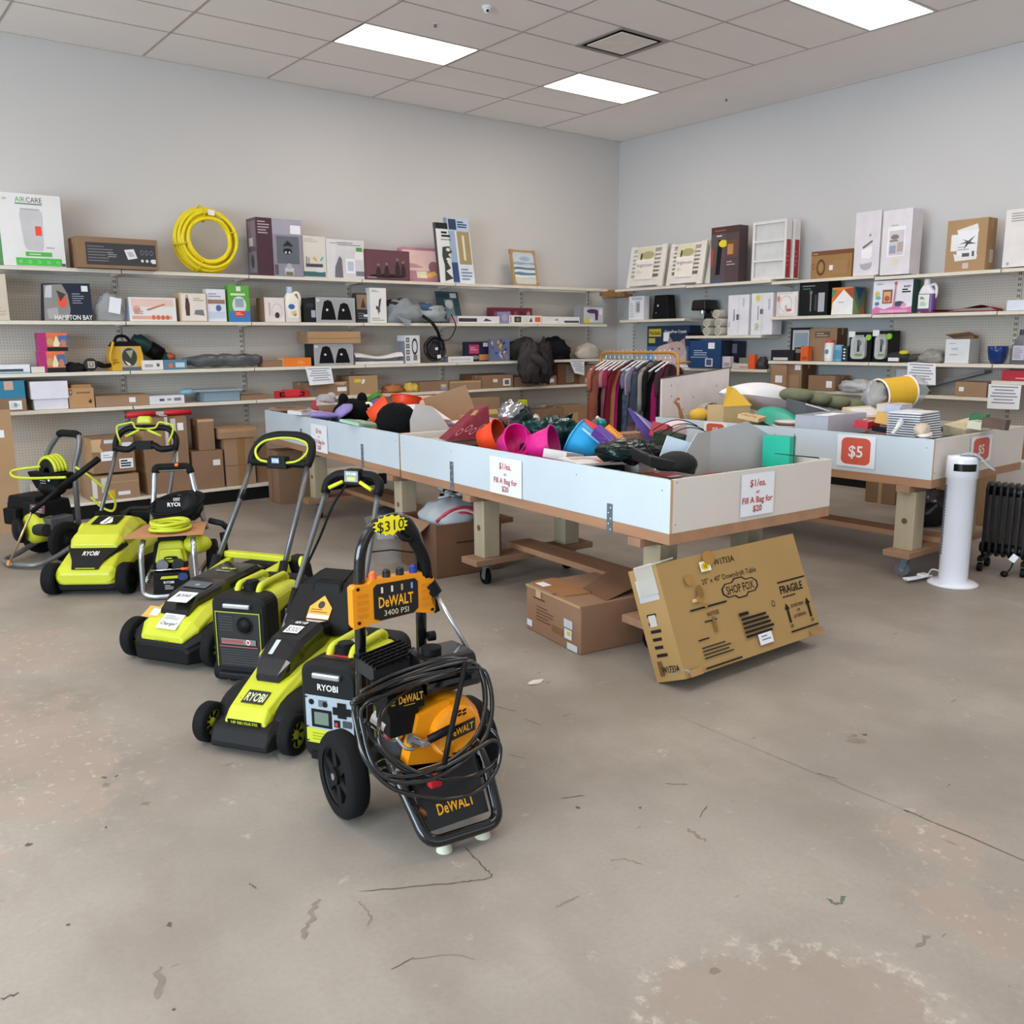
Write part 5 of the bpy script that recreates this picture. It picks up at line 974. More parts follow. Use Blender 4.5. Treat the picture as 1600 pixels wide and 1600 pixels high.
b = B(); BW = C('1c3570', .2); b.lathe([(0, 0), (r * .6, 0), (r * .85, h * .3), (r * .97, h * .7), (r, h), (r * .94, h), (r * .8, h * .35), (0, h * .1)], (0, 0, 0), BW, n=28); tag(b.build('mixing_bowl', None, loc, rz), 'deep blue bowl on the third shelf of the right wall', 'bowl', GB3)
carton('B', 1566, 1577, 544, 1.3, C('a8a598'), 'small grey beige carton behind the blue bowl', None, depth=.1, inset=.16, group=GB3)
def lab(F): F.rect(0, 0, 1, 1, C('c0bcc8')); F.lines(.1, .1, .9, .9, 6, C('8a8894'))
jug('B', 1577, 1606, 515, 1.3, C('6a6a6e', .35), C('3a3a3e'), 'dark grey jug with a pale label at the right edge of the third shelf', lab, GB3, .12)
# lowest level
carton('B', 1203, 1228, 570, .99, CARD, 'upright brown carton with a white label, leftmost on the lowest right shelf', lambda F, c: F.rect(.3, .25, .75, .55, PAPER), depth=.25, inset=.0, group=GB4)
carton('B', 1229, 1252, 568, .99, CARD2, 'upright brown carton with a sticker at its top', lambda F, c: (F.rect(.5, .75, .9, .95, PAPER), F.rect(.1, .1, .8, .55, CARD)), depth=.25, inset=.03, side=CARDD, group=GB4)
carton('B', 1262, 1304, 587, .99, CARD2, 'flat brown carton with a white label at its right end', lambda F, c: F.rect(.68, .2, .9, .65, PAPER), depth=.28, inset=-.02, group=GB4)
lump('B', 1340, 602, .99, (.2, .12, .08), mat('b9bcc0', .5, var=.2, scale=8), 'grey and white bag slumped on the lowest right shelf', 'plastic_bag', 'bag', GB4, inset=.05, seed=31)
carton('B', 1398, 1424, 577, .99, C('cfd3da'), 'pale envelope standing behind the upper notice', None, depth=.02, inset=.2, group=GB4)
carton('B', 1491, 1541, 597, .99, CARD, 'brown carton with a small white sticker left of the lower notice', lambda F, c: F.rect(.12, .35, .28, .65, PAPER), depth=.25, inset=.02, group=GB4)
a0, a1 = at_x(1440, 607, FB + .2), at_x(1538, 583, FB + .2)
b = B(); t = (a1 - a0); b.hexa([V((0, 0, 0)), t, t + V((.14, 0, 0)), V((.14, 0, 0))], [V((0, 0, .04)), t + V((0, 0, .03)), t + V((.14, 0, .03)), V((.14, 0, .04))], mat('8b8e94', .5)); tag(b.build('flat_strip', None, a0), 'long grey flat strip propped slanting over the brown carton', 'strip', GB4)
carton('B', 1564, 1640, 579, 1.15, C('b02a38'), 'bright red flat box on the raised shelf at the right edge', lambda F, c: F.rect(.3, .2, .6, .3, C('e0a8a8')), depth=.2, inset=.02, group=GB4)
lump('B', 1440, 603, .99, (.07, .1, .06), mat('5a5654', .5, var=.3, scale=20), 'dark bundle showing under the upper notice', 'bundle', 'bundle', GB4, inset=.1, seed=40)
notice('B', ((1418, 566), (1462, 568), (1462, 602), (1417, 598)), 'white notice sheet taped under the third shelf of the right wall')
notice('B', ((1545, 600), (1596, 602), (1592, 640), (1542, 638)), 'white notice sheet taped low at the right edge of the view')
# base deck and floor along the right wall
GBF = 'cartons low along the right wall'
def bbase(pl, pr, pt, z0, m, label, draw=None, inset=-.1, **k): return carton('B', pl, pr, pt, z0, m, label, draw, inset=inset, group=GBF, **k)
def d(F, L_, T, Rs): F.rect(0, .96, 1, 1, C('b89064')); F.rect(.44, 0, .56, 1, TAPE)
floorbox(1397, 790, .3, .25, .27, -90, CARD2, 'small brown carton on the floor seen under the dollar bin', d, anchor='r')
q = at_z(1444, 806, 0) * .955
o = thing('trash_bag', 'tied black plastic sack on the floor behind the bin table leg', 'bag', q, 0)
b = B(); b.ell((0, 0, .13), (.2, .18, .19), mat('17171a', .22, var=.4, scale=10, bump=.6), 26, 16, bumpy=.25, freq=3.5, seed=3, flat=.66); b.build('sack', o); b = B(); b.ell((0, -.02, .32), (.05, .05, .04), mat('4a4a4e', .2), 12, 8, bumpy=.6, freq=5); b.build('knot', o)
def d(F, L_, T, Rs): F.rect(.4, .3, .55, .9, C('6a4c34')); F.rect(.1, .05, .8, .2, C('a87c50'))
floorbox(1533, 822, .55, .3, .62, -90, CARD3, 'tall brown carton on the floor between the fan and the wall', d, anchor='r')
def d(F, L_, T, Rs):
    F.rect(0, .0, 1, .9, C('d6cec8')); F.oval(.13, .55, .06, .07, C('d0402c')); F.oval(.22, .58, .08, .06, C('e0c03a')); F.text('24 x', .5, .62, .09, C('5a544e'), wmax=.3); F.lines(.4, .46, .9, .54, 1, C('5a544e'))
q = at_z(1546, 830, 0)
floorbox(1548, 838, .5, .2, .6, -80, C('d2c8be'), 'white printed carton standing behind the black heater', d)
bbase(1570, 1640, 700, BD, CARD2, 'brown carton on the base deck at the right edge', lambda F, c: F.rect(.2, .3, .6, .6, C('c09a70')), depth=.3)
bbase(1400, 1470, 705, BD, CARD2, 'wide brown carton on the base deck behind the dollar bin', lambda F, c: F.rect(.1, .7, .3, .9, PAPER), depth=.3)
bbase(1300, 1335, 715, BD, C('bdb8b0'), 'grey flat carton on the base deck behind the dollar bin', None, depth=.3)
# ================================================================ rolling bin tables
PLY_DAYLIT = mat('cdd8e0', .35, var=.03, scale=2.5, coat=.15); PLY2 = mat('d8cfc6', .45, var=.03, scale=2.5); EDGE = mat('c2a079', .7, var=.12, scale=5)  # white boards: blue window daylight tinted into the long fronts, warm light into others
LUM = mat('a67c5e', .75, var=.16, scale=3, stretch=(3, .4, 3)); LUM2 = mat('98755b', .75, var=.16, scale=3, stretch=(.4, 3, 3)); POST = mat('a89a80', .8, var=.1, scale=4, stretch=(4, 4, .5))
def table(label, x, y, rz, W, Ln, zt, legs, straps, leg=.12, hb=.255, wheel=RUB, endm=PLY2):
    o = thing('bin_table', label, 'table', (x, y, 0), R(rz)); zb = zt - hb; th = .018
    def board(nm, a, m, holes=()):
        b = B(); b.bx(*a, m)
        return b, nm
    for nm, a, m in (('side_board', (0, th, 0, Ln, zb, zt), PLY_DAYLIT), ('side_board', (W - th, W, 0, Ln, zb, zt), PLY2), ('end_board', (th, W - th, 0, th, zb, zt), endm), ('end_board', (th, W - th, Ln - th, Ln, zb, zt), PLY2)):
        b = B(); b.bx(*a, m)
        if nm == 'end_board': b.bx(a[0] - th + .002, a[0] - .0005, a[2] - .0006, a[3] - .001, zb, zt, EDGE)
        for i in range(5):                                       # screw heads
            if nm == 'side_board': b.cyl((a[0] - .0005 if a[0] == 0 else a[1], Ln * (.02 + .24 * i), zb + .2), (a[0] + .001 if a[0] == 0 else a[1] + .0005, Ln * (.02 + .24 * i), zb + .2), .004, MGREY, n=8)
            elif a[2] == 0: b.cyl((a[0] + .02 + .001 * i, -.0006, zb + .04 + .05 * i), (a[0] + .02 + .001 * i, .001, zb + .04 + .05 * i), .004, MGREY, n=8) if i in (0, 4) else None
        b.build(nm, o)
    b = B(); b.bx(th, W - th, th, Ln - th, zb, zb + .015, EDGE); b.build('deck', o)
    b = B(); f = .055; zf = zb - f
    for a in ((.0, .038, 0, Ln, zf, zb - .001), (W - .038, W, 0, Ln, zf, zb - .001), (.038, W - .038, 0, .038, zf, zb - .001), (.038, W - .038, Ln - .038, Ln, zf, zb - .001)): b.bx(*a, LUM)
    for q in sorted(set(l[1] for l in legs)): b.bx(-.02, W + .02, q - .045, q + .045, zf - .04, zf, LUM2)
    b.build('frame', o, bevel=.002)
    zfoot = .19
    for lx, ly in legs:
        b = B(); b.bx(lx - leg / 2, lx + leg / 2, ly - leg / 2, ly + leg / 2, zfoot, zf - .04, POST)
        b.add([(lx - leg / 2 - .0006, ly + .02 * cos(t), .38 + .02 * sin(t)) for t in [2 * pi * i / 10 for i in range(10)]], [tuple(range(10))], mat('5c4a34', .9)); b.build('leg', o, bevel=.004)
    ys = sorted(set(l[1] for l in legs)); xs_ = sorted(set(l[0] for l in legs))
    for q in ys:
        b = B(); b.bx(xs_[0] - leg / 2 - .08, xs_[-1] + leg / 2 + .08, q - .09, q + .09, zfoot - .04, zfoot, LUM2); b.build('foot_plank', o, bevel=.004)
        for lx in (xs_[0], xs_[-1]):
            c = B(); c.cyl((lx - .013, q + .02, .05), (lx + .013, q + .02, .05), .05, wheel, n=22); w_ = c.build('caster', o)
            c = B(); c.cyl((lx - .0145, q + .02, .05), (lx + .0145, q + .02, .05), .02, LGREY, n=14)
            for s in (-.019, .019): c.box((lx + s, q + .01, .085), (.004, .04, .09), GALV, rot=(R(12), 0, 0))
            c.box((lx, q, .132), (.07, .07, .012), GALV); c.cyl((lx, q, .115), (lx, q, .13), .025, GALV, n=14); c.build('fork', w_)
    b = B(); mx = (xs_[0] + xs_[-1]) / 2; b.bx(mx - .09, mx + .09, ys[0] - .12, ys[-1] + .12, zfoot + .001, zfoot + .039, LUM); b.build('stringer', o, bevel=.003)
    for q, z0, z1 in straps:
        b = B(); b.bx(-.004, -.0005, q - .02, q + .02, z0, z1, GALV)
        for i in range(5): b.cyl((-.0048, q + (.008 if i % 2 else -.008), z0 + .02 + (z1 - z0 - .04) * i / 4), (-.003, q + (.008 if i % 2 else -.008), z0 + .02 + (z1 - z0 - .04) * i / 4), .0042, WHITE, n=8)
        b.build('metal_strap', o)
    return o
T1 = table('long bin table nearest the viewer, white boards on wooden legs', 3.085, 2.765, -3.2, 1.2, 2.66, .91, [(.16, .22), (.8, .22), (.13, 1.76), (.78, 1.76)], [(.42, .59, .74), (1.96, .60, .79)], wheel=BLACK)
T2 = table('far bin table of the long pair, reaching towards the back wall', 3.242, 5.455, -4.2, 1.22, 2.85, .91, [(.1, .12), (.82, .12), (.1, 1.8), (.85, 1.8)], [(.62, .6, .78), (1.9, .7, .8)], wheel=BLACK)
_c = at_z(1460, 687, .925)
T3 = table('shorter bin table at the right with white boards and red price squares', _c.x, _c.y, .6, 1.3, 2.31, .925, [(.1, .17), (.85, .17), (.1, 2.05), (.85, 2.05)], [], leg=.13, wheel=MGREY)
def onboard(T, fx, px, py):              # point of a table board under a pixel (fx: 'f' front board, 'e' near end board) in table space
    bpy.context.view_layer.update(); inv = T.matrix_world.inverted(); a = inv @ CAM; d = inv.to_3x3() @ ray(px, py)
    return a + d * ((-.003 - a.x) / d.x if fx == 'f' else (-.003 - a.y) / d.y)
def price_sign(T, fx, pl, pr, pt, pb, label, kind):
    p = onboard(T, fx, pl, (pt + pb) / 2); q = onboard(T, fx, pr, (pt + pb) / 2); tz = onboard(T, fx, (pl + pr) / 2, pt).z; bz = onboard(T, fx, (pl + pr) / 2, pb).z
    b = B(); r = V((q - p).x if fx == 'e' else 0, (q - p).y if fx == 'f' else 0, 0) if False else (V((q.x - p.x, 0, 0)) if fx == 'e' else V((0, q.y - p.y, 0)))
    n = r.cross(V((0, 0, 1))).normalized(); o = V((p.x, p.y, bz)); h = tz - bz
    if fx == 'f': o.x = -.006
    else: o.y = -.006
    b.add([o - n * .0005, o + r - n * .0005, o + r + V((0, 0, h)) - n * .0005, o + V((0, 0, h)) - n * .0005], [(0, 1, 2, 3)], PAPER)
    b.add([o + r * .02 + n * .001, o + r + n * .001 , o + r + V((0, 0, h)) + n * .002, o + V((0, 0, h)) + n * .001], [(0, 1, 2, 3)], PAPER)
    F = Face(b, o + n * .001, r, V((0, 0, h))); RD = C('b5443c')
    if kind == 1:
        for t, y, hh in (('$1/ea.', .78, .17), ('or', .57, .1), ('Fill A Bag for', .38, .15), ('$20', .17, .15)): F.text(t, .5, y, hh, RD, wmax=.92 if len(t) > 8 else None)
    else:
        F.poly([(.5 + (x - .5) * 1.0, y) for x, y in rr(.12, .88, .08, .92, .16)], C('cf5a45')); F.text('$5', .5, .5, .36, WHITE)
    ob = b.build('price_sign'); M = T.matrix_world; ob.location = M.translation; ob.rotation_euler = T.rotation_euler
    return tag(ob, label, 'sign', 'price signs taped to the bins')
price_sign(T1, 'f', 766, 816, 716, 774, 'white one dollar price sheet on the long side of the nearest bin', 1)
price_sign(T1, 'e', 1157, 1208, 739, 804, 'white one dollar price sheet on the short end of the nearest bin', 1)
price_sign(T2, 'f', 487, 512, 664, 706, 'white one dollar price sheet on the far bin, beside the black mower handle', 1)
price_sign(T3, 'f', 1308, 1368, 680, 730, 'red five dollar square on the long side of the right bin', 5)
price_sign(T3, 'e', 1516, 1548, 681, 722, 'red five dollar square on the short end, behind the tower fan', 5)
price_sign(T3, 'f', 1100, 1136, 660, 683, 'red price square half hidden behind the grey folded board', 5)
# ---------------------------------------------------------------- things heaped in the bins
def P3(px, py, z): return at_z(px, py, z)
def bucket(px, py, z, rt, rb, h, m, label, tilt, inner=None, grp=None, cat='bucket', draw=None, rim=True, handle=True):
    p = P3(px, py, z); o = thing('bucket', label, cat, p, 0, grp); o.rotation_euler = tuple(R(a) for a in tilt); im = inner or m
    b = B(); b.lathe([(0, 0), (rb, 0), (rb + (rt - rb) * .5, h * .5), (rt, h)], (0, 0, -h / 2), m, n=28); b.lathe([(rt - .004, h), (rb, .01), (0, .01)], (0, 0, -h / 2), im, n=28)
    if draw: draw(b, rt, rb, h)
    b.build('body', o)
    if rim: b = B(); b.tube([((rt + .003) * cos(t), (rt + .003) * sin(t), h / 2 - .006) for t in [2 * pi * i / 28 for i in range(28)]], .006, m, 6, True); b.build('rim', o)
    if handle: b = B(); b.tube([(rt * cos(t), -.3 * rt * sin(t) - .2 * rt * sin(t), h / 2 - .02 + .9 * rt * sin(t) * .3) for t in [pi * i / 12 for i in range(13)]], .004, im, 6); b.build('handle', o)
    return o
ORB = mat('e8481f', .4, var=.04); PKB = mat('d81e86', .35, var=.04); BLB = mat('28a0d8', .35, var=.04)
GD, G5 = 'things heaped in the dollar bins', 'things heaped in the five dollar bin'
def lab1(b, rt, rb, h): b.add([((rb + .004) * .8 * cos(t), (rb + .004) * .8 * sin(t), -h / 2 - .0015) for t in [2 * pi * i / 20 for i in range(20)]][::-1], [tuple(range(20))], C('f0d0c4'))
bucket(597, 648, .97, .13, .09, .19, ORB, 'orange bucket lying on its side with its pale base turned up', (38, 50, 15), grp=GD, draw=lab1, handle=False)
bucket(634, 630, 1.0, .135, .1, .12, ORB, 'orange tub with its open mouth tilted up, behind the black plush', (-8, 14, 0), C('d93a12'), grp=GD, handle=False)
FUR = mat('0e0e10', .95, var=.3, scale=60, bump=.6)
def plush(px, py, z, dims, label, seed, eye=None, ears=0, name='plush_toy'):
    o = thing(name, label, 'plush toy', P3(px, py, z), 0, GD); b = B(); b.ell((0, 0, 0), dims, FUR, 22, 14, bumpy=.12, freq=4, seed=seed); b.build('body', o)
    if eye:
        b = B(); b.lathe([(0, .012), (.04, .008), (.045, 0)], eye, C('ece8dc'), (-.5, -.8, .3), 18); b.ell((eye[0] - .012, eye[1] - .02, eye[2] + .008), (.02, .012, .02), BLACK, 10, 8); b.build('eye', o)
    for q in range(ears): b = B(); b.ell((-dims[0] * .5 + q * dims[0], 0, dims[2] * .95), (.05, .04, .06), FUR, 10, 8); b.build('ear', o)
    return o
plush(552, 642, .93, (.19, .13, .11), 'black plush with one round white eye beside the orange bucket', 3, (.1, -.1, .04), 2)
plush(620, 658, .955, (.16, .15, .14), 'round black plush lying in front of the orange buckets', 5)
LIL = mat('9385c4', .8, var=.1)
def slab(px, py, z, d, m, label, rot=(0, 0, 0), draw=None, name='package', cat='package', grp=GD, md=None):
    b = B(); x, y, t = d; b.box((0, 0, 0), (x, y, t), m)
    if draw: draw(Face(b, V((-x / 2, -y / 2, t / 2)), V((x, 0, 0)), V((0, y, 0))), b)
    o = b.build(name, None, P3(px, py, z)); o.rotation_euler = tuple(R(a) for a in rot); return tag(o, label, cat, grp)
def patch(seed, cols, n=14):
    def d(F, b):
        r_ = random.Random(seed)
        for i in range(n): x, y, s = r_.uniform(.1, .9), r_.uniform(.1, .9), r_.uniform(.05, .16); F.rect(max(.02, x - s), max(.02, y - s * .5), min(.98, x + s), min(.98, y + s * .5), C(r_.choice(cols)))
    return d
o = thing('cape', 'lilac felt cloth folded over the edge of the far bin', 'cloth', P3(522, 652, .91), 0, GD)
b = B(); b.ell((-.1, 0, 0), (.16, .09, .035), LIL, 16, 8, rot=(0, .1, .3), bumpy=.3, seed=3); b.ell((.1, .02, .03), (.12, .06, .03), LIL, 14, 8, rot=(.3, -.5, .3), bumpy=.3, seed=8); b.build('cloth', o)
slab(513, 643, .93, (.17, .02, .12), CARD2, 'small brown card flap standing by the lilac cloth', (-8, 0, -10), name='card_flap')
slab(563, 661, .92, (.26, .2, .02), C('9cc8b0'), 'pale green booklet lying at the bin edge below the black plush', (8, 6, 20), patch(2, ['86b49c', 'b8d8c4', 'd8e8d0']), 'booklet', 'book')
slab(583, 623, .94, (.14, .18, .05), C('5a9c3a'), 'bright green packet behind the orange bucket', (-30, 10, 30), lambda F, b: F.oval(.6, .5, .2, .2, C('d0d840')))
slab(592, 630, .94, (.12, .1, .05), C('7d68a8'), 'purple packet wedged behind the orange bucket', (-20, 20, 10))
slab(498, 635, .93, (.1, .1, .08), C('b03040'), 'small crimson packet near the far end of the bin', (10, 20, 30), patch(7, ['e0c8c8', '8a2030']))
o = thing('plush_toy', 'small grey plush at the far end of the bins', 'plush toy', P3(508, 628, .96), 0, GD); b = B(); b.ell((0, 0, 0), (.1, .08, .08), mat('a8a6ac', .95, var=.15, scale=30, bump=.4), 16, 10, bumpy=.2); b.build('body', o); b = B(); b.ell((.07, 0, .05), (.05, .045, .045), mat('b4b2b8', .95), 12, 8); b.build('head', o)
slab(478, 648, .915, (.3, .16, .03), C('d8d4d8'), 'white and blue flat packet at the near edge of the far bin', (4, 3, 25), patch(5, ['6a80b0', 'c04848', 'e8e0d8', '3a4a70']))
slab(450, 638, .92, (.3, .2, .02), C('a88468'), 'brown magazine at the far corner of the bins', (2, 0, 8), patch(6, ['c8a888', '8a6a50', '706070']), 'magazine', 'book')
slab(520, 634, .93, (.28, .16, .05), C('d6d2d2'), 'white and red striped packet behind the black plush', (6, 10, -12), patch(9, ['b84050', 'e8e8ea', '8890a8']))
slab(548, 628, .94, (.24, .14, .06), C('c8c0c0'), 'grey white soft pack behind the eyed plush', (10, -10, 20), patch(10, ['e8e4e4', 'b09090']))
b = B(); b.sheet(lambda u, v: (.42 * (u - .5), .3 * v, .03 * sin(3 * u) + .1 * v), 8, 6, C('e6e4e8')); F = Face(b, V((-.2, .0, .01)), V((.4, 0, 0)), V((0, .29, .1)))
for k, cc in ((0, '6a84b8'), (1, 'b07ab0'), (2, 'd0a0a8')): F.ring(.3 + .22 * k, .5, .15, .35, C(cc), .82)
o = b.build('wrapping_paper', None, P3(672, 660, .9)); tag(o, 'white paper printed with looping blue and pink ribbons', 'paper', GD)
b = B(); b.prism([(-.17, 0), (.16, 0), (.08, .12), (.0, .2), (-.12, .22), (-.17, .1)], 0, .012, C('b7b3b2'), 'y'); tag(b.build('card_board', None, P3(675, 676, .87), R(-12)), 'pale grey pointed card standing near the seam of the two bins', 'card', GD)
p0 = P3(690, 650, .88); b = B(); q = [P3(656, 632, .9), P3(690, 652, .88), V(), V()]
o = slab(703, 634, 1.0, (.42, .006, .26), CARD, 'raised brown cardboard flap standing out of the far bin', (-18, -14, -8), name='cardboard_flap', cat='cardboard')
slab(663, 633, .97, (.3, .2, .015), C('d0a898'), 'pink and beige printed sheet leaning on the cardboard flap', (35, 0, -12), lambda F, b: (F.oval(.5, .5, .35, .2, C('e8a8a0')), F.ring(.5, .5, .35, .2, C('d05a50'), .85)), 'sheet', 'paper')
o = thing('food_toy', 'stack of orange brown slabs on a white paper plate', 'toy', P3(741, 666, .91), 0, GD)
b = B(); b.lathe([(0, 0), (.13, 0), (.16, .02), (.15, .02), (.12, .005), (0, .005)], (-.02, 0, 0), WHITE); b.build('plate', o)
for k in range(2): b = B(); b.box((0, 0, .025 + .03 * k), (.2, .09, .026), mat('b87434', .8, var=.2, scale=30), rot=(0, 0, R(-15))); b.build('slab', o, bevel=.004)
slab(705, 690, .86, (.5, .22, .03), C('c8b8a8'), 'flat beige carton lying inside the bin seam', (3, 0, -5))
o = thing('gift_bag', 'dark red patterned gift bag with gold border tipped against an orange bucket', 'bag', P3(738, 684, .9), 0, GD)
b = B(); MR = mat('7c2334', .55, var=.25, scale=20); b.hexa([(-.24, -.04, -.02), (.1, -.08, -.02), (.14, .1, -.02), (-.2, .12, -.02)], [(.03, -.02, .17), (.12, -.03, .2), (.14, .06, .2), (.04, .07, .17)], MR)
F = Face(b, V((-.24, -.045, -.015)), V((.34, -.04, 0)), V((.25, .03, .19)))
for i in range(6): F.ring(.12 + .15 * i, .25 + .1 * (i % 2), .06, .12, C('c8808a'), .7)
F.rect(.02, .8, .98, .97, C('b89a5a')); b.build('bag_body', o)
bucket(767, 684, .92, .105, .075, .14, ORB, 'orange bucket lying open beside the dark red gift bag', (70, 20, 20), C('a83414'), grp=GD, handle=False)
bucket(800, 692, .92, .1, .07, .15, PKB, 'pink bucket lying on its side with a dark printed face', (60, -50, 20), grp=GD, draw=lambda b, rt, rb, h: b.box((.015, -rb - .012, .0), (.07, .012, .05), C('2a2440'), rot=(R(10), 0, .2)))
bucket(848, 697, .92, .112, .08, .15, PKB, 'bright pink bucket with its open mouth facing the viewer', (78, 0, 32), C('b81070'), grp=GD)
bucket(914, 694, .925, .118, .085, .17, BLB, 'sky blue bucket tipped over with its base towards the viewer', (-55, -35, 10), grp=GD, draw=lambda b, rt, rb, h: b.box((0, -rb - .02, -.02), (.012, .01, h * .8), C('a8d8f0'), rot=(R(14), 0, 0)))
FOIL = mat('b4b4b8', .12, .9, var=.3, scale=14, bump=.5); DKF = mat('10201f', .2, .3, var=.5, scale=16, bump=.7); TEF = mat('0f3a3a', .2, .4, var=.5, scale=14, bump=.7)
o = thing('foil_balloon', 'silver topped black foil balloon rising above the pink buckets', 'balloon', P3(812, 674, .93), 0, GD)
b = B(); b.ell((-.05, .02, .11), (.11, .08, .1), FOIL, 22, 14, bumpy=.3, freq=4, seed=2); b.build('silver_cap', o); b = B(); b.ell((.0, 0, .04), (.14, .1, .13), DKF, 24, 16, bumpy=.35, freq=4, seed=7); b.ell((.03, -.05, -.03), (.13, .1, .13), TEF, 20, 12, bumpy=.4, freq=4, seed=4); b.build('dark_body', o); b = B(); b.ell((.09, -.06, .08), (.04, .035, .04), FOIL, 12, 8, bumpy=.4, freq=4); b.build('silver_knob', o)
o = thing('tinsel_garland', 'dark green foil tinsel heaped behind the blue bucket', 'garland', P3(866, 676, .95), 0, GD)
b = B(); rnd = random.Random(6)
b.ell((0, 0, 0), (.22, .14, .1), TEF, 22, 12, bumpy=.5, freq=5, seed=12)
for i in range(60): a = rnd.uniform(0, 6.3); rr_ = rnd.uniform(.05, .2); c0 = V((rr_ * cos(a), rr_ * .6 * sin(a), rnd.uniform(.02, .09))); b.add([c0, c0 + V((rnd.uniform(-.05, .05), rnd.uniform(-.04, .04), rnd.uniform(0, .05))), c0 + V((rnd.uniform(-.03, .03), rnd.uniform(-.03, .03), .01))], [(0, 1, 2)], TEF)
b.build('tinsel', o)
b = B(); b.ell((0, 0, 0), (.15, .1, .03), C('42307a', .7), 18, 8, rot=(0, .2, 0)); tag(b.build('felt_hat', None, P3(896, 668, .97)), 'flat dark purple hat lying behind the blue bucket', 'hat', GD)
slab(933, 680, .96, (.1, .24, .05), C('dc3648'), 'bright red long packet leaning on the blue bucket', (35, -30, 20), lambda F, b: (F.rect(.1, .1, .9, .3, C('f06a70')), F.rect(.2, .5, .8, .6, C('b89a70'))))
slab(950, 693, .94, (.06, .2, .06), C('5d3a90'), 'purple carton standing between the red and the orange packets', (40, -20, 12))
slab(961, 692, .94, (.07, .18, .07), C('e88a24'), 'orange carton with a yellow stripe beside the purple carton', (40, -20, 12), lambda F, b: F.rect(.4, .1, .6, .9, C('f0c040')))
o = thing('ornament', 'shiny teal glass ball ornament at the back of the bin', 'ornament', P3(940, 661, .97), 0, GD); b = B(); b.ell((0, 0, 0), (.035, .035, .035), mat('1f8a88', .1, .5, var=.2), 16, 10); b.build('ball', o); b = B(); b.cyl((-.02, 0, .025), (-.045, 0, .045), .012, C('d8d8d8')); b.build('cap', o)
slab(925, 720, .89, (.3, .22, .012), C('e4dcd8'), 'white booklet with orange print lying below the blue bucket', (3, 2, -12), lambda F, b: (F.rect(.5, .1, .95, .5, C('d8745a')), F.lines(.1, .55, .9, .9, 4, C('c8b8b4'))), 'booklet', 'book')
slab(880, 712, .89, (.18, .16, .05), C('cfc8c8'), 'crumpled clear wrapper below the pink bucket', (5, 10, 15))
o = thing('tinsel_garland', 'black and silver tinsel near the black tray', 'garland', P3(985, 710, .92), 0, GD); b = B(); b.ell((0, 0, 0), (.2, .15, .06), DKF, 20, 10, bumpy=.5, freq=5, seed=9)
for i in range(90):
    a = rnd.uniform(0, 6.3); r_ = rnd.uniform(.03, .2); c0 = V((r_ * cos(a), r_ * .7 * sin(a), rnd.uniform(.01, .06))); d_ = V((rnd.uniform(-1, 1), rnd.uniform(-1, 1), rnd.uniform(0, 1))) * .06; b.add([c0, c0 + d_, c0 + d_ + V((.008, .006, 0)), c0 + V((.008, .006, 0))], [(0, 1, 2, 3)], FOIL if i % 2 else DKF)
b.build('tinsel', o)
slab(983, 688, .93, (.18, .12, .1), CARD, 'small plain brown carton sitting in the nearest bin', (0, 0, -8), name='carton', cat='box')
o = thing('toy_kite', 'folded purple striped toy kite sticking up out of the bin', 'toy', P3(1010, 690, .9), 0, GD)
b = B(); KP = C('6a58a8'); b.add([(-.16, .02, .22), (-.12, 0, .2), (.12, -.05, -.02), (.0, -.02, -.03)], [(0, 1, 2, 3)], KP); b.add([(-.12, .0, .2), (.14, .0, .06), (.14, -.05, -.02), (.1, -.05, -.02)], [(0, 1, 2, 3)], C('8a78bc')); b.add([(-.13, -.005, .2), (-.08, -.01, .17), (.13, -.052, -.02), (.1, -.052, -.02)], [(0, 1, 2, 3)], C('b8b0d0')); b.build('sail', o, solid=.003); b = B(); b.tube([(-.16, 0, .22), (.14, -.05, -.03)], .004, C('4a3a70'), 6); b.build('stick', o)
slab(1033, 674, .97, (.12, .1, .09), C('a0202c'), 'dark red cube shaped packet near the kite', (10, 15, 25), lambda F, b: F.oval(.5, .5, .3, .3, C('c87060')))
slab(1050, 676, .95, (.16, .1, .07), C('d8c0c0'), 'pale pink packet behind the light blue card', (10, -15, -15))
slab(1045, 690, .92, (.2, .16, .1), mat('23301f', .6, var=.4, scale=20), 'dark green leafy bundle behind the light blue card', (10, 0, 30), name='bundle', cat='bundle')
o = thing('serving_tray', 'black plastic tray tipped up in the corner of the nearest bin', 'tray', P3(1030, 735, .88), 0, GD)
b = B(); TB = C('17171a', .35); b.hexa([(-.17, -.1, .04), (.12, -.14, -.02), (.13, .04, -.02), (-.12, .08, .06)], [(-.18, -.1, .1), (.12, -.15, .03), (.13, .05, .03), (-.13, .09, .13)], TB); b.add([(-.19, -.08, .16), (.02, .06, .06), (.1, .1, .04), (-.2, -.06, .17)], [(0, 1, 2, 3)], TB); b.build('tray', o, bevel=.01); b = B(); b.ell((.06, -.06, .03), (.12, .1, .07), C('1c1c1e', .6), 16, 10, flat=.3); b.build('bowl', o)
p = P3(1050, 733, .87)
b = B(); b.prism([(-.1, 0), (.09, -.03), (.13, .13), (-.03, .18)], 0, .008, C('cfe0ec'), 'y'); tag(b.build('card', None, p, R(-20)), 'light blue square card leaning on the grey folded board', 'card', GD)
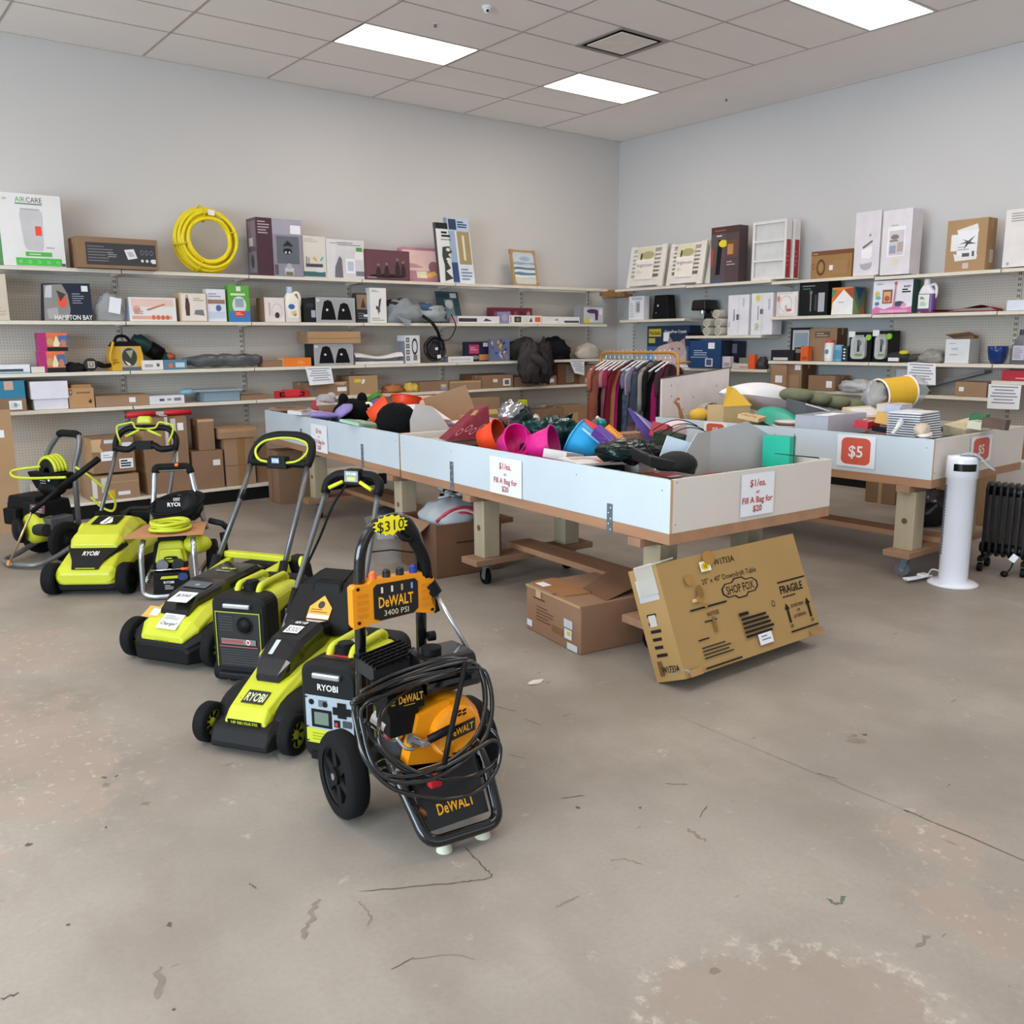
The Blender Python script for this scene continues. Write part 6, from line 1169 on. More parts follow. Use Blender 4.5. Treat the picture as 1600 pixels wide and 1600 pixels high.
# big folded grey board in the near corner
q0, q1, q2 = P3(1062, 748, .85), P3(1143, 738, .86), P3(1209, 728, .86)
b = B(); GBm = mat('a9a9ac', .55, var=.02)
def wallpt(px, py, g): return V((g.x, g.y, above(px, py, g)))
b0 = P3(1066, 748, .83); b1 = P3(1122, 741, .83); b2 = P3(1209, 730, .83); m = b1 + V((.0, .06, 0))
A_ = [b0, wallpt(1064, 715, b0), b0.lerp(m, .55) + V((0, 0, 0)), m]
tops = [V((b0.x, b0.y, above(1064, 716, b0))), V((b0.lerp(m, .5).x, b0.lerp(m, .5).y, above(1094, 677, b0.lerp(m, .5)))), V((m.x, m.y, above(1141, 672, m) if False else above(1122, 674, m)))]
b.add([b0, m, tops[2], tops[1], tops[0]], [(0, 1, 2, 3, 4)], GBm)
k1 = m.lerp(b2, .55); t2 = [V((m.x, m.y, tops[2].z - .0)), V((k1.x, k1.y, above(1185, 659, k1))), V((b2.x, b2.y, above(1209, 685, b2)))]
b.add([m, b2, t2[2], t2[1], t2[0]], [(0, 1, 2, 3, 4)], GBm)
tag(b.build('display_board', None, solid=.006), 'large grey board folded in the middle, standing in the bin corner', 'board', GD)
slab(1217, 705, .93, (.07, .16, .17), C('1fae92', .35), 'teal plastic case standing behind the grey folded board', (0, 0, 8), name='plastic_case', cat='box')
o = thing('wire_rods', 'thin dark wire rods lying across the bin edge beside the teal case', 'rods', P3(1240, 722, .9), 0, GD)
for a, c_ in (((0, 0, -.03), (-.003, 0, .13)), ((-.1, .05, .03), (.12, -.07, .0)), ((-.1, .02, .03), (.1, -.09, .0))): b = B(); b.tube([a, c_], .0022, DGREY, 5); b.build('rod', o)
o = thing('wire_hoop', 'thin black wire hoops curving over the back of the nearest bin', 'wire', at_x(1075, 680, 4.1) + V((0, 0, -.065)), 0, GD)
for k in range(3): b = B(); b.tube([(-.2 + .4 * t, .05 * k, .06 + .05 * sin(pi * t) + .02 * k) for t in [i / 14 for i in range(15)]], .003, BLACK, 5); b.build('hoop', o)
# low filling of the dollar bins
cols = [('crimson', 'a82838'), ('white', 'dedad8'), ('tan', 'b89870'), ('navy', '28385c'), ('mustard', 'c8a038'), ('grey', '98989c'), ('teal', '2f7a78'), ('pink', 'd88aa8'), ('green', '5a8a48'), ('brown', '86603f'), ('black', '1e1e20'), ('orange', 'd8702c'), ('violet', '6e5a98'), ('cream', 'd8ccb4')]
rnd = random.Random(77)
def world_box(o):
    P_ = [o.matrix_world @ V(c) for q in [o] + list(o.children_recursive) if q.type == 'MESH' for c in [q.matrix_world @ V(k) for k in q.bound_box] for o in [IDN]]
    return [min(p[i] for p in P_) for i in range(3)], [max(p[i] for p in P_) for i in range(3)]
class _I: matrix_world = Matrix.Identity(4)
IDN = _I()
def fill(T, W, Ln, zt, nx, ny, grp, where, seed, big=1.0):
    bpy.context.view_layer.update(); rnd = random.Random(seed); kinds = ['card pack', 'flat carton', 'booklet', 'wrapped pack']
    tops = [world_box(o) for o in SC.objects if o.get('group') in (GD, G5, 'stack of booklets') and o.parent is None]
    cw, ch_ = (W - .1) / nx, (Ln - .1) / ny; k = 0; n = nx * ny
    for iy in range(ny):
        for ix in range(nx):
            w_, d_ = cw * rnd.uniform(.72, .92), ch_ * rnd.uniform(.72, .92); x, y = .05 + cw * (ix + .5), .05 + ch_ * (iy + .5); h_ = rnd.uniform(.15, .22)
            c0 = T.matrix_world @ V((x, y, zt - .255 + .0165)); r_ = max(w_, d_) * .55
            for lo, hi in tops:
                if lo[0] < c0.x + r_ and hi[0] > c0.x - r_ and lo[1] < c0.y + r_ and hi[1] > c0.y - r_: h_ = min(h_, lo[2] - .004 - c0.z)
            k += 1
            if h_ < .02: continue
            cn, hx = cols[(k * 5 + seed) % len(cols)]; kd = kinds[(k * 3 + seed) % 4]
            b = B(); b.box((0, 0, h_ / 2), (w_, d_, h_), C(hx)); F = Face(b, V((-w_ / 2, -d_ / 2, h_)), V((w_, 0, 0)), V((0, d_, 0))); patch(k + seed, ['e8e4e0', 'b0a8a8', cols[(k + 3) % 14][1], cols[(k + 7) % 14][1]], 6)(F, b); F = Face(b, V((-w_ / 2, -d_ / 2, 0)), V((w_, 0, 0)), V((0, 0, h_))); F.rect(.1, .55, .9, .9, C(cols[(k + 5) % 14][1]))
            o = b.build(kd.replace(' ', '_')); o.location = c0; o.rotation_euler = (0, 0, T.rotation_euler.z + R(rnd.uniform(-4, 4)))
            row = ['first', 'second', 'third', 'fourth', 'fifth', 'sixth', 'seventh', 'eighth'][iy]; sd = ['left', 'middle', 'right'][ix] if nx == 3 else ['left', 'inner left', 'inner right', 'right'][ix]
            tag(o, '%s %s low in %s, %s, %s row from near end' % (cn, kd, where, sd, row), 'package', grp)
# ---------------------------------------------------------------- the five dollar bin
ZT = .925
q = P3(1034, 650, ZT); bp_ = at_y(1035, 592, q.y + .02); bq = at_y(1140, 575, q.y + .02)
b = B(); wd_ = bq.x - bp_.x; b.hexa([(0, 0, .68), (wd_, 0, .68), (wd_, .02, .68), (0, .02, .68)], [(0, 0, bp_.z), (wd_, 0, bq.z), (wd_, .02, bq.z), (0, .02, bp_.z)], C('d9cfcc'))
b.hexa([(wd_, -.002, .68), (wd_ + .008, -.002, .68), (wd_ + .008, .022, .68), (wd_, .022, .68)], [(wd_, -.002, bq.z + .006), (wd_ + .008, -.002, bq.z + .006), (wd_ + .008, .022, bq.z + .006), (wd_, .022, bq.z + .006)], C('3a3638'))
b.hexa([(-.004, -.002, bp_.z), (wd_, -.002, bq.z), (wd_, .022, bq.z), (-.004, .022, bp_.z)], [(-.004, -.002, bp_.z + .006), (wd_, -.002, bq.z + .006), (wd_, .022, bq.z + .006), (-.004, .022, bp_.z + .006)], C('3a3638'))
F = Face(b, V((0, -.0005, .9)), V((wd_, 0, 0)), V((0, 0, bp_.z - .9)))
for x, y in ((.13, .82), (.13, .55), (.16, .4), (.45, .5), (.3, .2), (.8, .75)): F.oval(x, y, .008, .035, C('a89a94'))
tag(b.build('white_panel', None, (bp_.x, q.y + .02, 0)), 'white board with a dark edge standing at the far end of the right bin', 'panel')
o = thing('pillow', 'big plump white pillow lying at the back of the right bin', 'pillow', at_x(1188, 624, 6.5) + V((0, -.06, 0)), R(-8), G5)
b = B(); b.sheet(lambda u, v: ((u - .5) * .76, (v - .5) * .4, .14 * (sin(pi * u) * sin(pi * v)) ** .45 * .9 - .10 * (u - .45)), 24, 16, mat('e8e8ee', .8, var=.02, bump=.1)); b.sheet(lambda u, v: ((.5 - u) * .76, (v - .5) * .4, -.12 * (sin(pi * u) * sin(pi * v)) ** .45 - .10 * (.55 - u)), 24, 16, mat('e8e8ee', .8, var=.02, bump=.1)); b.build('cushion', o)
YP = mat('ddb23a', .55, var=.06)
o = thing('boxed_lampshade', 'yellow boxed shade wrapped in clear film with a pointed top', 'lamp shade', at_x(1138, 645, 5.86), R(-12), G5)
b = B(); b.bx(-.13, .13, -.1, .1, -.09, .06, YP); b.add([(-.15, -.11, .06), (.15, -.11, .06), (.05, .0, .2), (-.02, 0, .22)], [(0, 1, 2, 3)], YP); b.add([(.15, -.11, .06), (.2, .12, .04), (.05, .02, .2)], [(0, 1, 2)], YP); b.add([(.15, -.111, .06), (.17, -.08, .06), (.06, .0, .205), (.05, -.01, .2)], [(0, 1, 2, 3)], C('e8e4d8')); b.build('shade', o); b = B(); b.bx(-.135, .135, -.106, .105, -.095, .065, CLEAR); b.build('film', o)
o = thing('lamp_cord_pack', 'grey cord coils in clear film beside the yellow boxed shade', 'cord', P3(1098, 648, ZT + .02), 0, G5)
for k in range(4): b = B(); b.tube([((.1 - .012 * k) * cos(t) + .05, .03 * k - .04, (.07 - .008 * k) * sin(t) + .03 + .01 * cos(t)) for t in [2 * pi * i / 20 for i in range(20)]], .009, mat('a8a29a', .4), 6, True); b.build('coil', o)
b = B(); b.ell((-.08, -.03, .0), (.1, .07, .06), YP, 14, 8, bumpy=.3); b.build('yellow_end', o)
o = thing('wooden_wrench', 'brown wooden hook standing at the far end of the right bin', 'hook', P3(1062, 652, ZT), 0, G5); WDB = mat('a5713a', .6, var=.15, scale=6)
b = B(); b.tube([(.03, 0, -.02), (0, 0, .06), (-.03, 0, .11)], [.016, .012, .013], WDB, 8, sub=3); b.build('shaft', o); b = B(); b.tube([(-.03 + .025 * cos(t), 0, .13 + .022 * sin(t)) for t in [R(300) - R(240) * i / 10 for i in range(11)]], .011, WDB, 8); b.build('hook_end', o)
OLV = mat('6f7358', .85, var=.12, scale=10)
o = thing('seat_cushion', 'tufted olive green cushion lying across the right bin', 'cushion', at_x(1287, 622, 6.5), R(-30), G5)
b = B()
for i in range(4):
    for j in range(2): b.ell((-.24 + .16 * i, -.08 + .16 * j, -.03 * i + .03), (.1, .1, .055), OLV, 14, 8)
b.build('tufts', o)
o = thing('fabric_bin', 'dark grey fabric box with a white zip line, slumped open', 'box', P3(1268, 655, ZT + .02), R(-14), G5); DG = mat('5b5e63', .85, var=.08, scale=14)
b = B(); b.hexa([(-.2, -.16, -.1), (.2, -.2, -.1), (.26, .1, -.1), (-.15, .14, -.1)], [(-.16, -.1, .14), (.26, -.16, .0), (.3, .12, .02), (-.12, .16, .16)], DG); b.tube([(-.16, -.104, .13), (.05, -.135, .07), (.26, -.165, .0)], .006, WHITE, 6); b.build('body', o, bevel=.015); b = B(); b.hexa([(-.24, -.15, -.1), (-.06, -.18, -.1), (-.06, -.16, -.1), (-.24, -.13, -.1)], [(-.2, -.14, .06), (-.08, -.17, .04), (-.08, -.15, .04), (-.2, -.12, .06)], mat('3c3f44', .85)); b.build('flap', o)
b = B(); b.lathe([(0, 0), (.12, .0), (.16, .02), (.155, .025), (.11, .006), (0, .006)], (0, 0, 0), C('2aa48c', .4)); o = b.build('plate', None, at_x(1214, 656, 6.0)); o.rotation_euler = (R(25), R(-12), 0); tag(o, 'teal plate propped between the pillow and the grey fabric box', 'plate', G5)
b = B(); b.ell((0, 0, 0), (.24, .1, .05), OLV, 18, 8, bumpy=.2); tag(b.build('bolster', None, P3(1195, 662, ZT - .02), R(10)), 'olive green roll lying along the edge of the right bin', 'cushion', G5)
slab(1175, 652, ZT + .02, (.2, .16, .03), C('d8b888'), 'beige and orange booklet below the white pillow', (10, 0, 20), patch(21, ['e0a050', 'e8d8c0', 'c88a4a']), 'booklet', 'book', G5)
o = thing('storage_box', 'clear plastic storage box with a blue strip and paper labels', 'box', at_x(1298, 666, 5.9), R(3), G5)
b = B()
for a in ((-.27, .27, -.13, -.127, -.05, .09), (-.27, .27, .127, .13, -.05, .09), (-.27, -.267, -.13, .13, -.05, .09), (.267, .27, -.13, .13, -.05, .09), (-.27, .27, -.13, .13, .09, .094)): b.bx(*a, mat('d8dce8', .15, alpha=.55))
b.build('box_shell', o); b = B(); b.bx(-.22, .2, -.1, .1, -.045, .0, C('5a74b4')); b.build('blue_strip', o); b = B(); b.box((-.2, -.06, .097), (.1, .1, .003), PAPER); b.box((-.05, -.05, .097), (.14, .1, .003), PAPER); b.build('paper_label', o)
o = thing('striped_cups', 'stack of white stripped plate edges poking out of the grey box', 'plates', P3(1232, 668, ZT - .02), R(-10), G5)
for k in range(3): b = B(); b.lathe([(0, 0), (.09, 0), (.12, .015), (.118, .02), (.085, .006), (0, .006)], (.012 * k, 0, .014 * k), C(('e8e6e2', '6a5048', 'dcd6d0')[k])); b.build('plate_layer', o)
o = thing('drum_lampshade', 'yellow drum lamp shade wrapped in clear plastic, held above the right bin', 'lamp shade', P3(1397, 618, 1.09), 0, G5); ax = V((.93, -.34, .1)).normalized()
b = B(); b.cyl(-ax * .15, ax * .13, .125, mat('e2b22f', .6, var=.05), .12, 30, caps=False); b.build('fabric_drum', o)
b = B()
for s_, r_ in ((-.15, .126), (.13, .121)): c0 = ax * s_; a_ = ax.orthogonal().normalized(); c_ = ax.cross(a_); b.tube([c0 + (a_ * cos(t) + c_ * sin(t)) * r_ for t in [2 * pi * i / 28 for i in range(28)]], .008, WHITE, 6, True)
b.build('rim', o)
b = B(); c0 = ax * .1; b.cyl(c0, c0 + ax * .005, .118, mat('77777c', .4, var=.2), n=28)
for k in range(3): t = 2 * pi * k / 3 + .4; b.tube([c0 + ax * .02, c0 + ax * .02 + (a_ * cos(t) + c_ * sin(t)) * .115], .006, CHROME, 6)
b.tube([c0 + ax * .02 + (a_ * cos(t) + c_ * sin(t)) * .05 for t in [2 * pi * i / 16 for i in range(16)]], .008, CHROME, 6, True); b.build('fitter', o)
b = B(); b.ell(ax * .2, (.09, .1, .1), SMOKE, 16, 10, bumpy=.5, freq=4, seed=3); b.build('plastic_wrap', o); b = B(); b.ell(ax * -.19, (.07, .1, .11), SMOKE, 14, 10, bumpy=.5, freq=4, seed=5); b.build('plastic_wrap', o)
slab(1397, 645, ZT + .05, (.24, .18, .14), C('d8d0c8'), 'white carton under the yellow drum shade', (0, 0, 10), patch(33, ['e8e4e0', 'c8a088']), 'carton', 'box', G5)
slab(1352, 650, ZT + .03, (.3, .2, .03), C('d8c0a0'), 'cream board with a pale wood rim behind the clear box', (20, 0, -10), lambda F, b: F.rect(.1, .15, .9, .85, C('e4e0e0')), 'tray_board', 'tray', G5)
slab(1355, 662, ZT + .02, (.2, .1, .05), C('c83a48'), 'red and white printed pack beside the clear box', (5, 0, 6), patch(35, ['e8d8d8', 'a82838']), grp=G5)
slab(1385, 655, ZT + .05, (.14, .12, .08), C('d8a850'), 'golden snack bag next to the red pack', (10, 8, 20), patch(36, ['e0c080', 'b8883a']), grp=G5)
slab(1412, 647, ZT + .07, (.26, .12, .06), C('b8c8e4'), 'blue and white wipes pack lying under the drum shade', (4, 6, -8), lambda F, b: (F.rect(.5, .25, .9, .75, C('3a4a90')), patch(37, ['8aa8d8', 'e8eef4'], 8)(F, b)), grp=G5)
o = thing('foil_rolls', 'grey tubes with white end caps on a green tray', 'tubes', P3(1418, 660, ZT + .03), R(12), G5)
for k in range(2): b = B(); b.cyl((-.12, .04 * k, .02 * k), (.16, .06 + .04 * k, .02), .028, LGREY, n=16); t_ = b.build('tube', o); b = B(); b.cyl((-.125, .04 * k, .02 * k), (-.119, .04 * k, .02 * k), .022, WHITE, n=16); b.build('end_cap', t_)
b = B(); b.bx(-.16, .14, -.08, .1, -.05, -.03, C('1f7a58')); b.build('green_tray', o)
slab(1398, 672, ZT + .0, (.32, .14, .03), C('222226'), 'flat black tray at the edge of the right bin', (3, 4, -6), lambda F, b: F.rect(.45, .2, .55, .5, WHITE), 'flat_tray', 'tray', G5)
o = thing('sandal', 'beige shoe lying on its side on the edge of the right bin', 'shoe', P3(1440, 672, ZT + .02), R(25), G5)
b = B(); b.ell((0, 0, 0), (.14, .05, .045), C('d2c4b2', .7), 18, 10, bumpy=.15); b.build('upper', o); b = B(); b.ell((-.02, -.02, -.025), (.16, .05, .018), C('ece6de', .6), 18, 6); b.build('sole', o)
o = thing('curved_tube', 'white curved strip resting over the rim of the right bin', 'strip', P3(1405, 680, ZT), 0, G5); b = B(); b.tube([(-.12, -.02, .0), (-.02, 0, .04), (.1, .05, .06), (.16, .1, .05)], [.012, .018, .018, .012], C('d8dce4', .4), 8, sub=4); b.build('strip', o)
kb = P3(1462, 678, ZT); nb = 11
for k in range(nb):
    b = B(); h_ = .016; b.bx(-.14, .15, -.02, .2, 0, h_ - .002, C('e4e4e6')); b.bx(-.142, .15, -.021, .2, 0, .005, C('4a5a74'))
    o = b.build('booklet', None, (kb.x + .12, kb.y + .13, ZT - .05 + .0165 * k)); o.rotation_euler = (0, R(0), R(-7 + 1.2 * k)); tag(o, ('topmost' if k == nb - 1 else 'lowest' if k == 0 else '%s from the top' % ['', 'second', 'third', 'fourth', 'fifth', 'sixth', 'seventh', 'eighth', 'ninth', 'tenth', 'eleventh'][nb - 1 - k]) + ' booklet of the white stack in the right bin', 'book', 'stack of booklets')
slab(1512, 668, ZT - .0, (.24, .2, .06), mat('c8b89c', .7, var=.15, scale=20), 'beige woven mat draped near the back edge of the right bin', (6, -10, -20), name='woven_mat', cat='mat', grp=G5)
slab(1530, 658, ZT + .04, (.12, .1, .06), C('2f6a40'), 'dark green carton at the back corner of the right bin', (5, 0, 10), grp=G5); slab(1530, 664, ZT + .03, (.12, .1, .05), C('d8d4c0'), 'cream packet with black print beside the dark green carton', (5, 0, -5), lambda F, b: F.lines(.2, .3, .8, .7, 2, INK), grp=G5)
slab(1556, 662, ZT + .05, (.13, .14, .07), mat('5a4438', .6, var=.3, scale=14), 'dark brown bundle at the rear corner of the right bin', (5, 5, 12), name='bundle', cat='bundle', grp=G5)
# heaped things are slid apart where they would run into one another
from mathutils.bvhtree import BVHTree
def tree(o):
    vs, fs = [], []; mw = {}
    for q in [o] + list(o.children_recursive):
        if q.type != 'MESH': continue
        n = len(vs); vs += [q.matrix_world @ v.co for v in q.data.vertices]; fs += [tuple(n + k for k in p.vertices) for p in q.data.polygons]
    return vs, fs
bpy.context.view_layer.update()
heap = sorted((o for o in SC.objects if o.get('group') in (GD, G5) and o.parent is None), key=lambda o: 0 if o.name.startswith(('display_board', 'foil', 'bucket', 'pillow', 'storage_box')) else 1)
fixed = [BVHTree.FromPolygons(*tree(t)) for t in [T1, T2, T3]] + [BVHTree.FromPolygons(*tree(o)) for o in SC.objects if o.get('group') in ('stack of booklets',) or o.get('category') == 'panel' and o.parent is None]
for o in heap:
    if o.name.startswith('display_board'): fixed.append(BVHTree.FromPolygons(*tree(o))); continue
    vs, fs = tree(o); d = (o.location - CAM).normalized(); best = None
    for k in (0, -.03, .03, -.06, .06, -.1, .1, -.14, .14, -.18, .18, -.24, .24):
        for up in (0, .02):
            s_ = d * k + V((0, 0, up)); t = BVHTree.FromPolygons([v + s_ for v in vs], fs); n = sum(len(t.overlap(f)) for f in fixed)
            if best is None or n < best[0]: best = (n, s_, t)
            if n == 0: break
        if n == 0: break
    o.location += best[1]; fixed.append(best[2])
fill(T1, 1.2, 2.66, .91, 3, 8, GD, 'the nearest bin', 3); fill(T2, 1.22, 2.85, .91, 3, 8, GD, 'the far bin', 8)
fill(T3, 1.3, 2.31, .925, 4, 6, G5, 'the right bin', 5)
# ================================================================ clothes rack
RX, RY0, RY1, RZ = 6.4, 5.74, 6.66, 1.425
GOLD = mat('c08a3c', .4, .3, var=.08)
o = thing('clothes_rack', 'gold coloured clothes rail full of garments in front of the corner', 'rack', (RX, (RY0 + RY1) / 2, 0)); hy = (RY1 - RY0) / 2 + .06
b = B(); b.tube(rounded([(0, hy, .08), (0, hy, RZ), (0, -hy, RZ), (0, -hy, .08)], .09, 6), .014, GOLD, 10); b.build('rail', o)
for s in (-1, 1): b = B(); b.tube([(-.25, s * hy, .07), (.25, s * hy, .07)], .014, GOLD, 8); b.build('foot', o); b = B(); b.tube([(-.02, s * hy, RZ - .09), (.16, s * hy, RZ - .09)], .012, GOLD, 8); b.build('side_peg', o)
for s in (-1, 1):
    for t in (-1, 1): b = B(); b.cyl((t * .24 - .01, s * hy, .03), (t * .24 + .01, s * hy, .03), .03, BLACK, n=14); b.build('caster', o)
def garment(k, y, m, label, name, cat, half=.2, drop=.7, sleeve=.16, trim=None, strap=False, hw=None, hl=None):
    o = thing(name, label, cat, (RX, y, RZ - .09), R(random.Random(k).uniform(-3, 3)), 'garments on the clothes rail'); rnd = random.Random(k)
    def front(s):
        def fn(u, v):
            x = (u - .5) * 2; wd_ = half * (.3 + .7 * min(1, v * 5)) * (1 - .12 * sin(pi * min(1, v * 1.5)) * .5 + .1 * v)
            z = -.012 - .09 * abs(x) ** 1.4 * min(1, .25 + 3 * v) - drop * v; return (x * wd_, s * (.01 + .014 * sin(pi * u) * (.4 + v)) + .008 * sin(u * 9 + k + 3 * v), z)
        return fn
    b = B(); b.sheet(front(1), 14, 12, m); b.sheet(front(-1), 14, 12, m); b.build('cloth', o)
    if sleeve:
        for s in (-1, 1): b = B(); b.tube([(s * half * .7, 0, -.055), (s * (half + .0), 0, -.13), (s * (half - .0), 0, -.15 - sleeve)], [.02, .026, .024], m, 8, sub=3); b.build('sleeve', o)
    if trim: b = B(); b.tube([(-half * .5, -.03, -.06), (0, -.045, -.18), (half * .5, -.03, -.06)], .012, trim, 6, sub=3); b.build('trim', o)
    hg = thing('clothes_hanger', hl, 'hanger', (RX, y, RZ), o.rotation_euler.z, 'hangers on the clothes rail')
    b = B(); b.tube(rounded([(-.21, 0, -.17), (0, 0, -.075), (.21, 0, -.17)], .03), .008, hw, 6); b.build('shoulder_bar', hg); b = B(); b.tube([(0, 0, -.075), (0, 0, -.03), (.018, 0, -.012), (.018, 0, .012), (0, 0, .024), (-.018, 0, .012)], .0028, CHROME, 6, sub=3); b.build('hook', hg)
HW = C('e6e2de', .35); HB_ = C('1c1b1d', .4); HBr = C('7a5236', .5)
gs = [('a05a48', 'rust brown shirt at the left end of the clothes rail', 'shirt', .22, .5, .14, HW), ('131214', 'long black dress next to the rust brown shirt', 'dress', .17, .95, 0, HW), ('a86a74', 'dusty rose long dress near the left end', 'dress', .18, .95, .1, HW), ('8f2040', 'deep crimson top beside the dusty rose dress', 'top', .18, .5, .1, HW), ('d8b478', 'pale yellow long dress', 'dress', .17, .95, 0, HW), ('c81e78', 'hot pink short dress with a dark hem', 'dress', .16, .6, 0, HW), ('1c1b20', 'black skirt suit hanging behind the hot pink dress', 'suit', .18, .95, 0, HB_), ('5a7088', 'blue flowered dress in the middle of the rail', 'dress', .18, .9, .1, HW), ('b88a9c', 'long mauve shirt in the middle of the rail', 'shirt', .19, .8, .16, HW), ('5d6478', 'slate blue short sleeved shirt with a knotted hem', 'shirt', .23, .5, .14, HW), ('d8dae2', 'white and pale grey long dress', 'dress', .18, .95, 0, HB_), ('8c8680', 'grey taupe cardigan beside the white dress', 'cardigan', .2, .85, .3, HBr), ('151417', 'black long coat near the right end of the rail', 'coat', .2, .92, .3, HB_), ('b8206e', 'magenta top with a black lower half at the right end of the rail', 'top', .17, .75, 0, HW), ('3a2028', 'dark plum patterned blouse last on the rail', 'blouse', .18, .75, .16, HW)]
for k, (hx, lb, nm, hf, dr, sl, hw_) in enumerate(gs):
    y = RY1 - .02 - (RY1 - RY0 - .06) * k / (len(gs) - 1)
    garment(k + 1, y, mat(hx, .85, var=.12 if k not in (7, 14) else .5, scale=10 if k not in (7, 14) else 25), lb, nm, 'garment', hf, dr, sl, None, False, hw_, ('black' if hw_ is HB_ else 'brown' if hw_ is HBr else 'white') + ' hanger carrying the ' + ' '.join(lb.split(' ')[:5]).replace(' next', '').replace(' at', ''))
# the lime tool leaning behind the foil balloon
p = at_y(816, 612, 8.3); o = thing('trimmer_head', 'lime green and black tool head standing behind the foil balloon', 'tool', (p.x, 8.3, 0))
b = B(); b.tube([(0, 0, .02), (0, 0, .55)], .018, DGREY, 8); b.build('shaft', o); b = B(); b.prism([(-.05, .5), (.07, .5), (.08, .62), (.05, .7), (.04, .86), (-.03, .86), (-.04, .7), (-.07, .6)], -.05, .05, LIME, 'y'); b.prism([(-.01, .6), (.02, .6), (.02, .8), (-.01, .8)], -.055, .055, BLACK, 'y'); b.build('housing', o, bevel=.01)
b = B(); b.box((.02, 0, .01), (.2, .2, .02), BLACK); b.build('stand_foot', o)
# ================================================================ cartons on the floor in front of the bins
KR = mat('a98753', .75, var=.06, scale=3); KRD = mat('8a6535', .8, var=.1)
q0 = at_z(1027, 1067, 0); W_, hf, D_, LEAN = 1.02, .525, .185, R(22.5)
o = thing('large_carton', 'big tan carton with black printing leaning against the bin table', 'box', q0, R(-.6))
dz = Matrix.Rotation(-LEAN, 4, 'X'); b = B(); b.M = dz @ Matrix.Translation((0, -D_, 0))
P8 = [V((0, 0, 0)), V((W_, 0, 0)), V((W_, D_, 0)), V((0, D_, 0)), V((0, 0, hf)), V((W_, 0, hf)), V((W_, D_, hf)), V((0, D_, hf))]
b.hexa(P8[:4], P8[4:], KR)
F = Face(b, V((0, 0, 0)), V((W_, 0, 0)), V((0, 0, hf)))
F.text('W1733A', .44, .9, .055, INK); F.text('20" x 40" Downdraft Table', .45, .755, .05, INK, bold=False)
F.poly([(.37, .6), (.4, .56), (.45, .56), (.47, .53), (.53, .53), (.55, .56), (.6, .56), (.63, .6), (.63, .65), (.6, .69), (.55, .69), (.53, .72), (.47, .72), (.45, .69), (.4, .69), (.37, .65)], INK); F.poly([(.38, .605), (.405, .57), (.455, .57), (.475, .542), (.525, .542), (.545, .57), (.595, .57), (.62, .605), (.62, .645), (.595, .68), (.545, .68), (.525, .708), (.475, .708), (.455, .68), (.405, .68), (.38, .645)], KR); F.text('SHOP FOX', .5, .625, .075, INK, wmax=.2)
F.rect(.77, .565, .99, .58, INK); F.text('FRAGILE', .865, .5, .075, INK, wmax=.18); F.lines(.78, .42, .95, .445, 1, INK)
for x in (.79, .955): F.poly([(x - .02, .31), (x - .008, .31), (x - .008, .18), (x + .008, .18), (x + .008, .31), (x + .02, .31), (x, .37)], INK)
F.text('DO NOT DROP', .872, .33, .03, INK, wmax=.1); F.text('OR', .872, .28, .025, INK); F.text('LAY SIDEWAYS', .872, .23, .03, INK, wmax=.1); F.text('UP', .79, .15, .03, INK); F.text('UP', .955, .15, .03, INK); F.rect(.77, .09, .99, .105, INK)
F.rect(.13, .53, .38, .545, INK); F.text('NOTICE', .27, .47, .035, INK, wmax=.08); F.lines(.2, .4, .34, .43, 1, INK); F.lines(.13, .26, .25, .29, 1, INK); F.lines(.14, .1, .38, .22, 4, INK, .35, 3); F.rect(.13, .02, .38, .035, INK); F.rect(.25, .3, .27, .44, KRD)
F.lines(.44, .16, .66, .36, 5, INK, .55, 5); F.rect(.43, .37, .5, .4, INK); F.ring(.69, .4, .012, .03, INK, .7); F.rect(.52, .07, .62, .17, PAPER); F.lines(.54, .1, .61, .16, 2, C('7a8494'))
F.rect(.26, .84, .33, .93, PAPER); F.oval(.295, .885, .028, .036, C('e2c21c')); F.text('10', .295, .885, .035, INK)
for x, y, s in ((.33, .95, .04), (.17, .8, .03), (.2, .62, .02), (.23, .55, .012)): F.oval(x, y, s, s * 1.6, mat('a87c42', .8))
F.oval(.215, .68, .022, .06, KRD); F.rect(.15, .6, .18, .63, C('d8b888')); F.rect(.02, .0, .1, .06, mat('b08a5a', .3)); F.rect(.9, .0, 1, .06, mat('a87c4c', .3))
Sd = Face(b, V((0, D_, 0)), V((0, -D_, 0)), V((0, 0, hf))); Sd.rect(.15, .7, .85, .9, mat('bfbcc0', .3)); Sd.lines(.25, .2, .75, .62, 6, INK, .4, 4); Sd.rect(.3, .48, .55, .58, C('c8c0bc')); Sd.rect(.2, .05, .35, .18, mat('6a4a28', .8)); Sd.text('W1733A', .6, .1, .06, INK, wmax=.6)
b.build('carton_body', o, bevel=.008)
b = B(); b.M = dz @ Matrix.Translation((0, -D_, 0))
b.box((.05, .06, hf + .006), (.12, .14, .006), mat('d8d2c8', .15, alpha=.5), rot=(0, R(-4), 0)); b.box((-.004, .08, hf - .06), (.004, .12, .14), mat('d8d2c8', .15, alpha=.5)); b.build('tape', o)
b = B(); b.M = dz @ Matrix.Translation((0, -D_, 0)); b.add([(-.01, D_ * .5, .03), (-.012, -.01, .05), (.1, -.014, .0), (.05, -.012, -.0)], [(0, 1, 2, 3)], mat('d0ccc8', .12, alpha=.5)); b.build('loose_tape', o)
